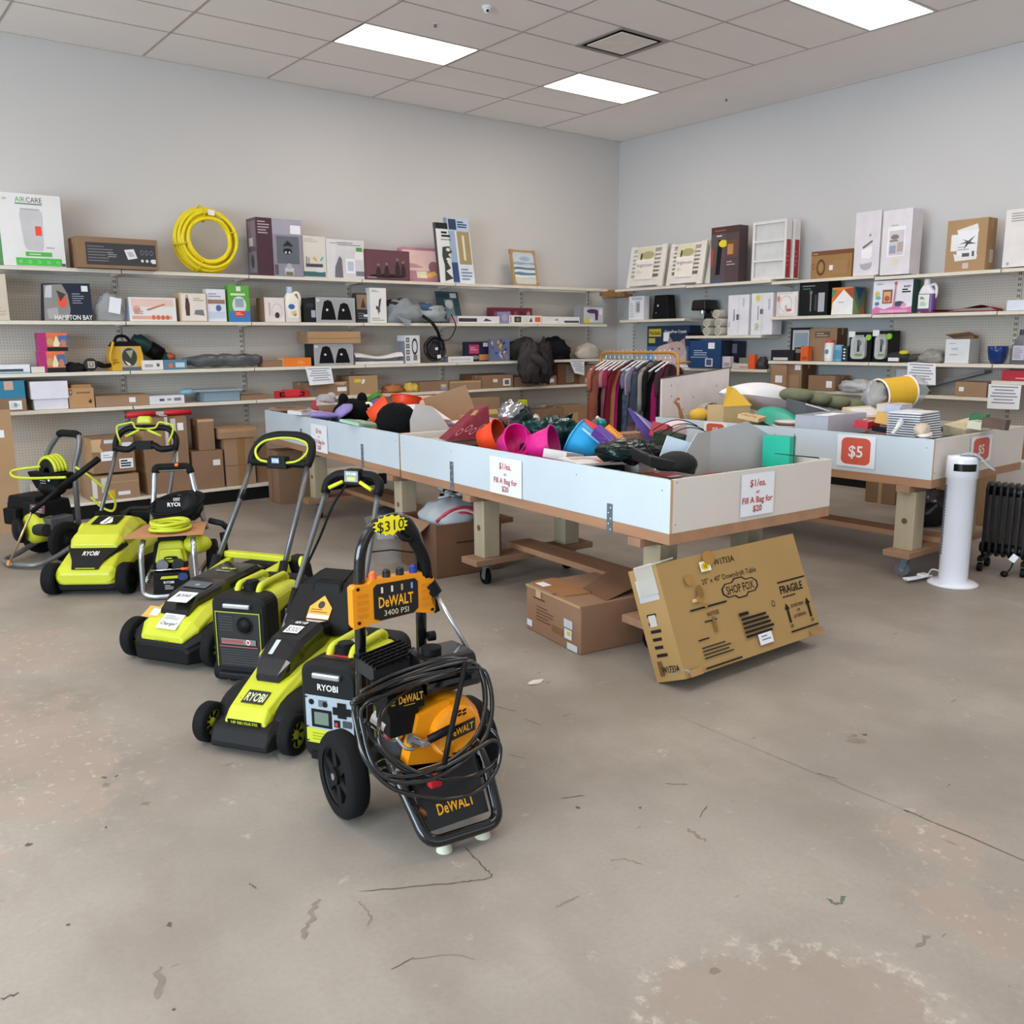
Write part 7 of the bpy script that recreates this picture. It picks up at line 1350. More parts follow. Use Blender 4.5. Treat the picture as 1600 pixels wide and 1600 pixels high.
def d(F, L_, T, Rs):
    L_.lines(.14, .74, .5, .82, 1, C('5a3c28')); L_.lines(.2, .3, .55, .65, 5, C('6a4c36'), .35); L_.rect(.02, .1, .12, .24, PAPER); L_.rect(.5, .22, .7, .36, mat('86603f')); L_.rect(.72, .45, .87, .62, C('c8ccd4')); L_.rect(.73, .22, .86, .42, C('d8dce0')); L_.rect(.78, .3, .84, .38, C('c8c83c')); L_.rect(.78, .02, .96, .16, C('d4dadc')); L_.rect(.2, .8, .3, .98, mat('c8a888', .4)); L_.rect(.0, .95, 1, 1, TAPE)
    T.rect(.0, .46, 1, .52, CARDD)
q = at_z(933, 1030, 0) + V((-.03, .09, 0)); q2 = at_z(846, 986, 0) + V((-.03, .09, 0)); a2 = math.degrees(math.atan2(q2.y - q.y, q2.x - q.x)); Ld = (q2 - q).length
b = B(); h_ = .255; w_ = .46
P4 = [V((0, 0, 0)), V((w_, 0, 0)), V((w_, Ld, 0)), V((0, Ld, 0))]; b.hexa(P4, [p_ + V((0, 0, h_)) for p_ in P4], mat('96735a', .8, var=.08, scale=3))
d(Face(b, V((0, 0, 0)), V((w_, 0, 0)), V((0, 0, h_))), Face(b, V((0, Ld, 0)), V((0, -Ld, 0)), V((0, 0, h_))), Face(b, V((0, 0, h_)), V((w_, 0, 0)), V((0, Ld, 0))), None)
o = thing('open_carton', 'brown carton with lifted flaps lying behind the leaning tan carton', 'box', q, R(a2 - 90))
b.build('carton_body', o, bevel=.006); b = B(); b.hexa([(.16, Ld * .02, h_), (.18, Ld * .5, h_), (.186, Ld * .5, h_), (.166, Ld * .02, h_)], [(.42, Ld * .1, h_ + .045), (.42, Ld * .62, h_ + .06), (.426, Ld * .62, h_ + .055), (.426, Ld * .1, h_ + .04)], CARDD); b.build('flap', o); b = B(); b.hexa([(.02, Ld * .35, h_ + .001), (.17, Ld * .3, h_ + .001), (.17, Ld * .98, h_ + .001), (.02, Ld * .98, h_ + .001)], [(.02, Ld * .35, h_ + .006), (.17, Ld * .3, h_ + .012), (.17, Ld * .98, h_ + .01), (.02, Ld * .98, h_ + .006)], mat('9a6d45', .8)); b.build('flap', o)
b = B(); b.box((.05, Ld * .82, h_ + .008), (.05, .08, .002), PAPER); b.build('label', o)
# open carton of bags under the bins
q = at_z(683, 905, 0); qa = at_z(722, 893, 0); a3 = -6
o = thing('open_carton', 'dark brown open carton full of grey bags under the bins', 'box', q, R(a3)); w_, d_, h_ = .5, .55, .36
b = B()
for a in ((0, w_, 0, .006, 0, h_), (0, w_, d_ - .006, d_, 0, h_), (0, .006, .006, d_ - .006, 0, h_), (w_ - .006, w_, .006, d_ - .006, 0, h_), (0, w_, 0, d_, 0, .006)): b.bx(*a, CARDD)
F = Face(b, V((0, 0, 0)), V((w_, 0, 0)), V((0, 0, h_))); F.lines(.3, .6, .75, .68, 1, C('3a2a1e'))
b.build('carton_body', o); b = B(); b.add([(0, d_ * .15, h_), (-.16, d_ * .1, h_ - .1), (-.16, d_ * .9, h_ - .1), (0, d_ * .9, h_)], [(0, 1, 2, 3)], CARD2); b.build('flap', o, solid=.005)
M_ = Matrix.Translation(q) @ Matrix.Rotation(R(a3), 4, 'Z')
oo = thing('shopping_bag', 'grey plastic bag with a red curve heaped in the open carton', 'bag', M_ @ V((.25, .25, .36))); b = B(); b.ell((0, 0, -.02), (.22, .22, .15), mat('a3a8ac', .5, var=.06, bump=.2), 22, 12, bumpy=.25, freq=3, seed=2); b.build('bag_body', oo)
b = B()
for k in range(3): b.tube([(-.19 + .025 * k, -.1 - .02 * k, .0), (-.12 + .02 * k, -.16, .07 - .01 * k), (0, -.18 - .005 * k, .085 - .02 * k), (.1, -.2, .03 - .02 * k)], .012, C('b83a4a') if k != 1 else C('d8c8c8'), 6, sub=4)
b.build('red_curve', oo)
oo = thing('netting', 'black and white striped netting heaped on the grey bag', 'net', M_ @ V((.36, .38, .47))); rnd = random.Random(9)
for k in range(14): b = B(); b.tube([(rnd.uniform(-.14, .14), rnd.uniform(-.12, .1), rnd.uniform(-.03, .06)) for _ in range(4)], .01, BLACK if k % 2 else C('b8bcbc'), 6, sub=4); b.build('strand', oo)
# the clear bag with a price sheet beside it
q = at_z(612, 880, 0); o = thing('clear_bag', 'clear plastic bag holding a price sheet beside the open carton', 'bag', q, R(10))
b = B(); b.sheet(lambda u, v: ((u - .5) * .3, .1 * v + .02 * sin(7 * u), .34 * v), 8, 6, mat('d8dce0', .1, alpha=.22)); b.build('film', o); b = B(); F = Face(b, V((-.06, .075, .17)), V((.17, 0, -.02)), V((0, .04, .15))); F.rect(0, 0, 1, 1, C('d4d8e4')); F.text('Fill A Bag for', .5, .6, .15, C('b5443c'), wmax=.9); F.text('$20', .5, .3, .16, C('b5443c')); b.build('price_sheet', o)
# small dark lump beside the table wheel
q = at_z(610, 812, 0); b = B(); b.ell((0, 0, .05), (.16, .1, .08), mat('3c3d40', .6, var=.15), 16, 10, bumpy=.3, flat=.6); tag(b.build('dark_bundle', None, q), 'dark grey bundle on the floor under the far bin', 'bundle')
# ================================================================ tower fan and oil heater
q = at_z(1488, 912, 0); o = thing('tower_fan', 'slim white tower fan on a round base', 'fan', q, R(-68)); FW = mat('e6e6ee', .3, var=.01, coat=.2)
b = B(); b.lathe([(0, 0), (.148, 0), (.15, .008), (.13, .02), (.07, .03), (0, .03)], (0, 0, 0), FW, n=40); b.build('base', o)
b = B(); b.lathe([(.083, .028), (.086, .05), (.086, .68), (.093, .685), (.093, .80), (.088, .822), (0, .826)], (0, 0, 0), FW, n=36); b.build('column', o)
b = B()
for k in range(24): z = .2 + .45 * k / 24; b.box((-.081, -.036, z), (.006, .022, .012), C('5c6670'), rot=(0, 0, R(24)))
b.build('grille', o)
b = B(); n = 14; a = [R(-118 + 86 * i / n) for i in range(n + 1)]; b.add([(.0945 * cos(t), .0945 * sin(t), .735) for t in a] + [(.0945 * cos(t), .0945 * sin(t), .78) for t in a], [(i, i + 1, n + 2 + i, n + 1 + i) for i in range(n)], GLOSS); b.build('display_band', o)
b = B(); b.sheet(lambda u, v: (-.02 + .2 * u, -.06 + .1 * v, .832 + .012 * sin(6 * u) - .09 * max(0, u - .55) * 2), 8, 4, mat('c4d2dc', .2, alpha=.8)); b.build('plastic_leaflet', o, solid=.002)
b = B(); b.tube([(-.08, .05, .06), (-.13, .08, .06), (-.16, .09, .015), (-.22, .12, .008)], .005, FW, 6, sub=5); b.build('cord', o)
qq = at_z(1440, 905, .012); oo = thing('power_cord', 'bundled white power cord on the floor beside the tower fan', 'cord', qq, R(-10))
for k in range(4): b = B(); b.tube([(-.14, .01 * k, .012 + .006 * (k % 2)), (-.05, .012 * k - .01, .014), (.06, .01 * k, .012), (.1, .012 * k, .01)], .006, FW, 6, sub=4); b.build('strand', oo)
b = B(); b.box((.03, .015, .02), (.06, .05, .022), WHITE); b.build('plug', oo, bevel=.005)
q = at_z(1536, 888, 0); q2 = at_z(1597, 897, 0); hd = math.atan2(q2.y - q.y, q2.x - q.x)
o = thing('oil_heater', 'black oil filled radiator at the right edge of the view', 'heater', q, hd); HM = mat('121214', .35, var=.1)
for k in range(9):
    b = B(); b.prism(rr(-.075, .075, .1, .6, .05), .04 * k - .009, .04 * k + .009, HM, 'x'); b.build('fin', o, bevel=.004)
b = B(); b.tube([(-.02, 0, .54), (.36, 0, .54)], .032, HM, 14); b.build('top_pipe', o); b = B(); b.tube([(-.03, 0, .15), (.36, 0, .15)], .035, HM, 14); b.build('lower_pipe', o)
for x in (.0, .26): b = B(); b.box((x, 0, .085), (.03, .22, .03), BLACK); c_ = b.build('foot', o); 
for x in (.0, .26):
    for s in (-1, 1): b = B(); b.cyl((x - .014, s * .09, .03), (x + .014, s * .09, .03), .03, BLACK, n=16); b.build('caster', o)
b = B(); b.box((.2, -.1, .12), (.04, .003, .05), PAPER, rot=(R(-20), R(30), 0)); b.build('tag', o); b = B(); b.tube([(.2, -.09, .1), (.19, -.12, .05), (.17, -.15, .02)], .005, BLACK, 6, sub=4); b.build('plug_cord', o); b = B(); b.ell((.165, -.155, .02), (.025, .02, .02), BLACK, 10, 8); b.build('plug', o)
# paper scrap on the floor
q = at_z(837, 1067, 0); b = B(); b.ell((0, 0, .004), (.045, .022, .008), C('d8cfc8'), 12, 6, bumpy=.5, freq=4, flat=.4); tag(b.build('paper_scrap', None, q), 'crumpled white paper scrap on the open floor', 'paper')
# ================================================================ garden machines in a row
def frame(name, label, cat, x, y, heading, grp='garden machines standing in a row'): return thing(name, label, cat, (x, y, 0), R(heading + 90), grp)
BLK = mat('0c0c0d', .55, var=.12, scale=12); BLK2 = mat('131314', .55, var=.1, scale=12); DKD = mat('191818', .6, var=.08, scale=10); SILV = mat('b9bcc0', .25, .85, var=.05)
TYRE = mat('121213', .8, var=.15, scale=40, bump=.2)
def sect(S):                              # cross-sections of a hood: y, half width at foot, foot z, at shoulder, shoulder z, at top, top z
    return [[(-a, y, zb), (a, y, zb), (m, y, zm), (t, y, zt), (-t, y, zt), (-m, y, zm)] for y, a, zb, m, zm, t, zt in S]
def wheel(o, x, y, r, wd, hubm, n=28, spokes=0, side=None):
    b = B(); prof = [(r * .62, -wd / 2), (r * .92, -wd / 2), (r, -wd * .32), (r, wd * .32), (r * .92, wd / 2), (r * .62, wd / 2)]
    b.lathe(prof, (x, y, r), TYRE, (1, 0, 0), n); b.lathe([(r * .62, -wd * .3), (r * .62, wd * .3)], (x, y, r), TYRE, (1, 0, 0), n); w_ = b.build('wheel', o)
    b = B(); b.lathe([(0, -wd * .34), (r * .2, -wd * .36), (r * .24, -wd * .2), (r * .6, -wd * .2), (r * .66, -wd * .42), (r * .66, wd * .42), (r * .6, wd * .2), (r * .24, wd * .2), (r * .2, wd * .36), (0, wd * .34)], (x, y, r), hubm, (1, 0, 0), n)
    for k in range(spokes):
        t = 2 * pi * k / spokes
        for s in (-1, 1): b.box((x + s * wd * .23, y + cos(t) * r * .42, r + sin(t) * r * .42), (wd * .1, r * .12, r * .34), BLK if hubm is not BLK2 else BLK, rot=(-(t - pi / 2) * -1 if False else t - pi / 2, 0, 0))
    b.build('hub', w_); return w_
def label_face(b, o, r, u): return Face(b, V(o), V(r), V(u))
def ryobi(F, x, y, h, m, w_=None): F.text('RYOBI', x, y, h, m, wmax=w_)
# ---------------------------------------------------------------- small battery mower in front
o = frame('lawn_mower', 'smaller lime battery mower in front, with a black cover and a raised grass flap', 'lawn mower', 1.195, 3.195, 213)
b = B(); b.loft(sect([(-.085, .125, .025, .125, .045, .12, .05), (-.06, .135, .025, .135, .085, .12, .1), (0, .15, .025, .165, .09, .11, .12), (.1, .2, .025, .2, .1, .17, .14), (.35, .21, .03, .21, .12, .18, .17), (.56, .19, .05, .19, .13, .17, .18)]), DKD); b.ell((-.1, .2, .1), (.13, .2, .1), BLK2, 18, 12); b.ell((.1, .2, .1), (.13, .2, .1), BLK2, 18, 12); b.build('deck', o, bevel=.008)
b = B(); b.loft(sect([(-.035, .092, .1, .092, .115, .08, .125), (.0, .098, .1, .098, .14, .082, .165), (.12, .105, .1, .11, .19, .09, .215), (.24, .12, .12, .125, .23, .1, .255), (.42, .15, .14, .155, .26, .13, .28), (.6, .18, .15, .185, .27, .165, .3)]), LIME)
b.hexa([(-.1, .03, .15), (-.06, .03, .16), (-.06, .2, .225), (-.1, .2, .215)], [(-.085, .03, .175), (-.06, .03, .18), (-.06, .2, .24), (-.085, .2, .235)], LIMED)
for s in (-1, 1): b.hexa([(s * .13, .3, .2), (s * .17, .3, .2), (s * .19, .62, .28), (s * .15, .62, .28)], [(s * .135, .3, .27), (s * .155, .3, .265), (s * .18, .62, .33), (s * .155, .62, .335)], LIME)
F = label_face(b, (-.05, .004, .169), (.1, 0, 0), (0, .085, .0355)); F.rect(.0, .12, 1, .88, DGREY); ryobi(F, .5, .5, .48, C('d8dca8'), .86)
F = label_face(b, (-.075, -.0355, .1), (.15, 0, 0), (0, -.004, .026)); F.rect(0, 0, 1, 1, BLK); F.text('HP BRUSHLESS', .5, .5, .6, LIME, wmax=.8)
b.build('hood', o, bevel=.006)
b = B(); b.loft(sect([(.13, .045, .2, .055, .235, .045, .25), (.18, .066, .22, .075, .29, .058, .3), (.27, .078, .24, .085, .335, .066, .355), (.42, .085, .26, .09, .36, .07, .385), (.5, .07, .28, .08, .35, .06, .365)]), GLOSS)
F = label_face(b, (-.05, .29, .3615), (.1, 0, 0), (0, .13, .026)); F.rect(.1, .15, .8, .6, PAPER); F.text('$300', .45, .38, .3, INK, bold=False, wmax=.55); F.text('40V HP', .5, .8, .16, WHITE, wmax=.6)
F = label_face(b, (-.04, .185, .306), (.08, 0, 0), (0, .08, .045)); F.rect(.05, .1, .3, .95, C('b8bcbc')); b.build('battery_cover', o, bevel=.012)
for s in (-1, 1): wheel(o, s * .19, .0, .08, .052, LIME, spokes=8)
for s in (-1, 1): wheel(o, s * .215, .5, .1, .055, LIME, spokes=8)
b = B(); b.loft([[(-.15, .5, .3), (.15, .5, .3), (.16, .78, .3), (-.16, .78, .3)], [(-.165, .5, .34), (.165, .5, .34), (.17, .8, .36), (-.17, .8, .36)], [(-.15, .62, .48), (.15, .62, .48), (.15, .8, .5), (-.15, .8, .5)], [(-.11, .66, .5), (.11, .66, .5), (.11, .8, .52), (-.11, .8, .52)]], DKD)
b.hexa([(-.08, .6, .44), (.08, .6, .44), (.07, .65, .46), (-.07, .65, .46)], [(-.07, .61, .5), (.07, .61, .5), (.06, .66, .515), (-.06, .66, .515)], BLK)
F = label_face(b, (-.055, .515, .363), (.11, 0, 0), (0, .075, .085)); F.poly([(0, 0), (1, 0), (1, .5), (.5, 1), (0, .5)], C('e8a03a')); F.rect(.03, .02, .97, .18, PAPER); F.oval(.5, .6, .15, .16, C('3a2a1e')); F.lines(.1, .25, .9, .45, 2, C('7a5020'))
b.build('grass_bag', o, bevel=.012)
for s in (-1, 1):
    b = B(); b.tube([(s * .185, .5, .25), (s * .155, .72, .62), (s * .135, .86, .86)], .0125, PIPE, 10, sub=4); b.tube([(s * .185, .5, .22), (s * .168, .62, .46)], .017, DKD, 10); b.build('handle_tube', o)
    b = B(); b.ell((s * .16 - .02, .7, .56), (.014, .02, .03), C('d0d82a'), 10, 8); b.build('clamp_lever', o)
b = B(); b.tube(rounded([(-.135, .86, .86), (-.14, .885, .905), (-.1, .905, .94), (0, .91, .945), (.1, .905, .94), (.14, .885, .905), (.135, .86, .86)], .03, 4), .022, BLK, 10); b.build('grip_bar', o)
b = B(); b.box((0, .895, .935), (.09, .06, .075), BLK2, taper=(.8, .8)); F = label_face(b, (-.035, .864, .915), (.07, 0, 0), (0, .004, .05)); F.rect(0, 0, 1, 1, GLOSS); F.text('RYOBI', .5, .75, .25, WHITE, wmax=.7); F.rect(.2, .1, .8, .45, LIME); b.build('switch_box', o, bevel=.008)
for s in (-1, 1): b = B(); b.tube([(s * .045, .865, .915), (s * .11, .85, .885)], .009, C('d0d82a', .4), 8); b.build('bail_lever', o)
b = B(); b.tube([(-.03, .87, .9), (-.1, .86, .8), (-.14, .8, .66), (-.17, .66, .48), (-.15, .55, .36)], .006, BLACK, 6, sub=5); b.build('cable', o)
b = B(); b.tube([(.06, .66, .5), (.14, .74, .62), (.24, .78, .63), (.34, .8, .62)], .004, BLACK, 6); b.build('flap_wire', o)
# ---------------------------------------------------------------- second mower, 40 V
o = frame('lawn_mower', 'lime and black mower with a taped price sheet on its cover, second from the front', 'lawn mower', 1.26, 4.34, 211)
b = B(); b.loft(sect([(-.08, .15, .03, .16, .09, .14, .12), (-.02, .2, .03, .21, .12, .19, .16), (.1, .23, .03, .24, .14, .21, .19), (.5, .25, .03, .25, .15, .22, .2), (.75, .24, .05, .24, .15, .2, .2)]), BLK); b.build('deck', o, bevel=.012)
b = B(); b.loft(sect([(-.078, .15, .105, .16, .12, .14, .13), (-.02, .2, .13, .212, .15, .19, .165), (.08, .222, .16, .228, .18, .2, .2), (.2, .21, .18, .215, .2, .19, .22)]), DKD); b.build('bumper', o, bevel=.01)
b = B(); b.loft(sect([(-.07, .12, .12, .128, .145, .11, .165), (.0, .16, .14, .17, .19, .13, .222), (.1, .175, .18, .165, .235, .12, .27), (.25, .17, .18, .18, .25, .14, .29), (.5, .2, .18, .21, .26, .17, .3), (.68, .22, .18, .23, .27, .2, .31)]), LIME)
for s in (-1, 1): b.hexa([(s * .12, .35, .27), (s * .21, .35, .25), (s * .23, .7, .28), (s * .15, .7, .28)], [(s * .13, .35, .32), (s * .18, .35, .3), (s * .21, .7, .36), (s * .16, .7, .37)], LIME)
b.box((0, .7, .38), (.42, .05, .035), LIME)
F = label_face(b, (-.07, -.072, .122), (.14, 0, 0), (0, -.0, .025)); F.text('CORDLESS', .5, .5, .5, C('6a701a'), wmax=.8); b.build('hood', o, bevel=.008)
b = B(); b.loft(sect([(.03, .08, .2, .085, .25, .08, .262), (.1, .085, .24, .09, .31, .08, .32), (.26, .1, .26, .105, .335, .09, .35), (.3, .1, .27, .105, .345, .095, .355), (.56, .11, .28, .12, .36, .1, .375), (.62, .1, .28, .11, .34, .09, .35)]), GLOSS)
F = label_face(b, (-.085, .32, .3585), (.17, 0, 0), (0, .22, .0172)); F.text('40V HP', .5, .6, .12, C('c8d040'), wmax=.5); F.text('BRUSHLESS', .5, .42, .09, C('9a9c9c'), wmax=.5)
F = label_face(b, (-.078, .1, .3225), (.156, 0, 0), (0, .155, .0295)); F.rect(.05, .5, .95, .92, mat('50555a', .12)); F.oval(.5, .7, .1, .06, C('8a9094'))
b.build('battery_cover', o, bevel=.01)
b = B(); b.box((.02, .075, .318), (.11, .1, .003), PAPER, rot=(R(12), 0, R(4))); F = label_face(b, (-.03, .03, .312), (.1, .008, 0), (0, .09, .02)); F.text('$350', .5, .55, .3, INK, bold=False, wmax=.8); b.build('price_sheet', o)
b = B(); b.hexa([(-.05, -.05, .19), (.07, -.05, .19), (.07, .03, .24), (-.05, .03, .24)], [(-.05, -.052, .193), (.07, -.052, .193), (.07, .028, .243), (-.05, .028, .243)], mat('d8d8d6', .3)); F = label_face(b, (-.05, -.0525, .1935), (.12, 0, 0), (0, .08, .05)); F.text('Charger!', .5, .35, .22, INK, bold=False, wmax=.8); F.lines(.1, .6, .9, .9, 3, C('9a9a98')); b.build('note_sheet', o)
b = B(); F = label_face(b, (-.18, -.0, .215), (.09, -.0, .0), (.0, .07, .035)); F.k = 20; F.rect(0, 0, 1, 1, C('e0a040')); F.rect(.4, .2, .95, .8, PAPER); b.build('warning_sticker', o)
for s in (-1, 1): wheel(o, s * .245, .03, .1, .06, LIME, spokes=8)
for s in (-1, 1): wheel(o, s * .275, .78, .13, .06, LIME, spokes=0)
b = B(); b.box((0, .86, .2), (.42, .22, .22), BLK2, taper=(.9, .8)); b.box((.18, .8, .33), (.1, .16, .08), DKD); b.build('rear_housing', o, bevel=.02)
for s in (-1, 1):
    b = B(); b.tube([(s * .225, .6, .3), (s * .2, .85, .68), (s * .19, .95, .86)], .015, PIPE, 10); b.build('handle_tube', o)
    b = B(); b.tube([(s * .232, .56, .24), (s * .222, .64, .38)], .024, DKD, 10); b.build('handle_bracket', o)
b = B(); b.box((-.2, .86, .69), (.03, .035, .06), BLACK, rot=(R(-32), 0, 0)); b.build('clamp', o)
b = B(); b.tube(rounded([(-.19, .95, .86), (-.2, .985, .92), (-.17, 1.04, .995), (-.08, 1.06, 1.02), (.08, 1.06, 1.02), (.17, 1.04, .995), (.2, .985, .92), (.19, .95, .86)], .06, 5), .024, BLK2, 10); b.build('handle_loop', o)
b = B(); b.tube([(-.19, .955, .87), (.19, .955, .87)], .024, BLK, 10); b.box((0, .95, .875), (.14, .06, .07), BLK2, taper=(.8, .9)); F = label_face(b, (-.05, .917, .86), (.1, 0, 0), (0, .0, .045)); F.rect(.25, .3, .75, .95, C('8aa0c0')); F.text('RYOBI', .5, .62, .36, WHITE, wmax=.4); b.build('control_bar', o, bevel=.008)
b = B(); b.tube(rounded([(-.06, .935, .875), (-.14, .94, .885), (-.185, .98, .94), (-.15, 1.02, .985), (-.05, 1.04, 1.005), (.05, 1.04, 1.005), (.15, 1.02, .985), (.185, .98, .94), (.14, .94, .885), (.06, .935, .875)], .04, 5), .0075, C('bcc834', .4), 8); b.build('bail_loop', o)
# ---------------------------------------------------------------- far mower
o = frame('lawn_mower', 'lime self standing mower farthest back, in front of the brown cartons', 'lawn mower', 1.25, 5.93, 233)
b = B(); b.loft(sect([(-.04, .17, .03, .19, .06, .18, .09), (.02, .22, .03, .23, .1, .21, .14), (.2, .24, .03, .24, .14, .22, .18), (.7, .25, .04, .25, .15, .22, .2)]), BLK); b.build('deck', o, bevel=.012)
b = B(); b.loft(sect([(-.065, .13, .075, .17, .1, .155, .15), (-.03, .19, .075, .2, .13, .17, .185), (.08, .21, .09, .215, .16, .16, .24), (.2, .22, .11, .225, .2, .17, .27), (.55, .24, .13, .24, .24, .2, .29), (.75, .24, .14, .24, .24, .2, .29)]), LIME); b.build('front_shell', o, bevel=.012)
b = B(); b.loft([[(-.08, -.052, .17), (.08, -.052, .17), (.085, -.05, .175), (-.085, -.05, .175)], [(-.1, .0, .215), (.1, .0, .215), (.1, .004, .222), (-.1, .004, .222)], [(-.17, .12, .262), (.17, .12, .262), (.165, .12, .285), (-.165, .12, .285)], [(-.18, .2, .27), (.18, .2, .27), (.16, .2, .31), (-.16, .2, .31)]], DKD)
F = label_face(b, (-.09, .012, .2265), (.18, 0, 0), (0, .095, .05)); F.text('RYOBI', .5, .45, .38, WHITE, wmax=.55)
F = label_face(b, (-.06, -.0525, .1725), (.12, 0, 0), (0, .01, .009)); F.rect(0, .2, 1, .8, LIMED); b.build('nose_panel', o, bevel=.004)
b = B(); b.loft(sect([(.1, .13, .25, .15, .275, .13, .3), (.16, .16, .26, .17, .31, .14, .35), (.28, .17, .27, .18, .34, .13, .39), (.42, .17, .27, .18, .36, .12, .42), (.56, .16, .27, .17, .34, .12, .38)]), LIME)
F = label_face(b, (-.085, .27, .3925), (.17, 0, 0), (0, .135, .0285)); F.rect(0, 0, 1, 1, BLK); F.poly([(.3, .15), (.45, .1), (.55, .85), (.42, .9)], WHITE); F.poly([(.5, .1), (.72, .1), (.75, .3), (.6, .85), (.55, .4)], WHITE); F.rect(.35, .02, .6, .1, WHITE)
b.ell((-.14, .3, .3), (.04, .08, .1), LIME, 12, 8); b.build('hood', o, bevel=.012)
b = B(); b.tube(rounded([(-.02, .62, .3), (0, .62, .4), (.03, .64, .43), (.2, .64, .43), (.22, .62, .4), (.23, .6, .3)], .03), .016, DKD, 8); b.box((.1, .75, .32), (.3, .2, .16), BLK); b.build('bag_handle', o)
for s in (-1, 1): wheel(o, s * .23, .01, .1, .075, BLK2)
for s in (-1, 1): wheel(o, s * .27, .72, .13, .06, LIME)
for s in (-1, 1):
    b = B(); b.tube([(s * .235, .68, .28), (s * .22, 1.0, .68), (s * .215, 1.07, .79)], .014, PIPE, 10); b.tube([(s * .24, .64, .2), (s * .235, .76, .38)], .03, BLK2, 10); b.build('handle_tube', o)
b = B(); b.tube(rounded([(-.215, 1.06, .78), (-.225, 1.1, .86), (-.16, 1.13, .94), (.16, 1.13, .94), (.225, 1.1, .86), (.215, 1.06, .78)], .06, 5), .022, BLK2, 10); b.tube([(-.215, 1.07, .8), (-.12, 1.05, .79), (-.06, 1.06, .82), (.06, 1.06, .82), (.12, 1.05, .79), (.215, 1.07, .8)], .024, BLK2, 10, sub=3); b.box((0, 1.06, .82), (.11, .05, .06), BLK); b.build('handle_loop', o)
b = B(); b.box((0, 1.1, 1.0), (.11, .06, .055), LIME, taper=(.85, .8)); b.build('center_knob', o, bevel=.014)
b = B()
for s in (-1, 1): b.tube(rounded([(s * .17, 1.06, .83), (s * .2, 1.08, .9), (s * .21, 1.1, .96), (s * .09, 1.12, .985), (s * .08, 1.1, .94), (0, 1.09, .935)], .025, 4), .0075, C('bcc834', .4), 8)
b.build('bail_loop', o)
for s in (-1, 1): b = B(); b.tube([(s * .03, 1.06, .93), (s * .13, 1.05, .885)], .01, C('bcc834', .4), 8); b.build('start_lever', o)
# ---------------------------------------------------------------- inverter generators
def generator(x, y, hd, label, w_, l_, h_, kind):
    o = frame('generator', label, 'generator', x, y, hd)
    def ring(yy, i, zt): return [(p_ + w_ / 2, yy, z) for p_, z in rr(-w_ / 2 + i, w_ / 2 - i, .03 + i, zt - i, .05)]
    b = B(); b.loft([ring(-.0, .012, h_), ring(.012, 0, h_), ring(l_ * .26, 0, h_)], DKD); b.build('front_cap', o)
    b = B(); b.loft([ring(l_ * .26, .006, h_), ring(l_ * .5, .0, h_ + .005), ring(l_ * .78, .006, h_)], LIME)
    for s, r_ in ((w_, 1), (0, -1)):
        F = Face(b, V((s + r_ * .0005, l_ * (.3 if r_ > 0 else .76), .12)), V((0, r_ * l_ * .46, 0)), V((0, 0, h_ * .62))); F.poly([(0, .35), (1, .62), (1, .98), (0, .78)], BLK2); F.text('RYOBI', .5, .7, .17, WHITE, wmax=.6); F.poly([(.0, .0), (1, .05), (1, .5), (0, .25)], LIMED)
    b.build('side_shell', o)
    b = B(); b.loft([ring(l_ * .78, 0, h_), ring(l_ - .012, 0, h_), ring(l_, .012, h_)], DKD); b.build('rear_cap', o)
    b = B(); b.tube(rounded([(w_ * .3, l_ * .2, h_ - .02), (w_ * .3, l_ * .25, h_ + .025), (w_ * .3, l_ * .75, h_ + .025), (w_ * .3, l_ * .8, h_ - .02)], .04), .016, LIME, 8); b.tube(rounded([(w_ * .7, l_ * .2, h_ - .02), (w_ * .7, l_ * .25, h_ + .025), (w_ * .7, l_ * .75, h_ + .025), (w_ * .7, l_ * .8, h_ - .02)], .04), .016, LIME, 8); b.build('top_handle', o)
    b = B(); b.box((w_ / 2, l_ * .5, h_ + .006), (w_ * .5, l_ * .3, .012), LIMED); F = Face(b, V((w_ * .3, l_ * .38, h_ + .013)), V((w_ * .4, 0, 0)), V((0, l_ * .22, 0))); F.rect(.1, .1, .9, .9, C('d2d6c0') if not kind else C('8a9060')); F.lines(.2, .2, .8, .8, 4, C('8a8c80')); b.build('top_label', o)
    b = B(); b.cyl((w_ * .5, l_ * .3, h_), (w_ * .5, l_ * .3, h_ + .03), .04, BLK, n=20); b.cyl((w_ * .5, l_ * .3, h_ + .03), (w_ * .5, l_ * .3, h_ + .04), .03, BLK2, n=8); b.build('fuel_cap', o)
    b = B(); b.box((w_ * .5, -.002, h_ - .045), (w_ * .5, .03, .022), SILV); b.build('pull_handle', o, bevel=.006)
    for s in (.06, w_ - .06):
        for yy in (.06, l_ - .06): b = B(); b.cyl((s, yy, .0), (s, yy, .035), .022, RUB, n=14); b.build('foot', o)
    return o
GW, GL, GH = .235, .44, .41
o = generator(1.29, 2.925, 211, 'lime and grey inverter generator with a grey socket panel, behind the yellow washer', GW, GL, GH, 0)
b = B(); F = Face(b, V((.02, -.0015, .1)), V((GW - .035, 0, 0)), V((0, 0, .185))); F.rect(0, .3, 1, 1, C('9fa9b0', .4)); F.rect(0, 0, 1, .3, LIME); F.lines(.12, .06, .9, .24, 3, C('8a9414')); F.k = 4
F.rect(.12, .34, .55, .72, BLK); F.rect(.18, .4, .48, .66, C('6c7a6c', .3)); F.oval(.13, .86, .055, .06, BLK); F.rect(.28, .78, .46, .92, C('5a6066')); F.oval(.42, .84, .05, .06, BLK)
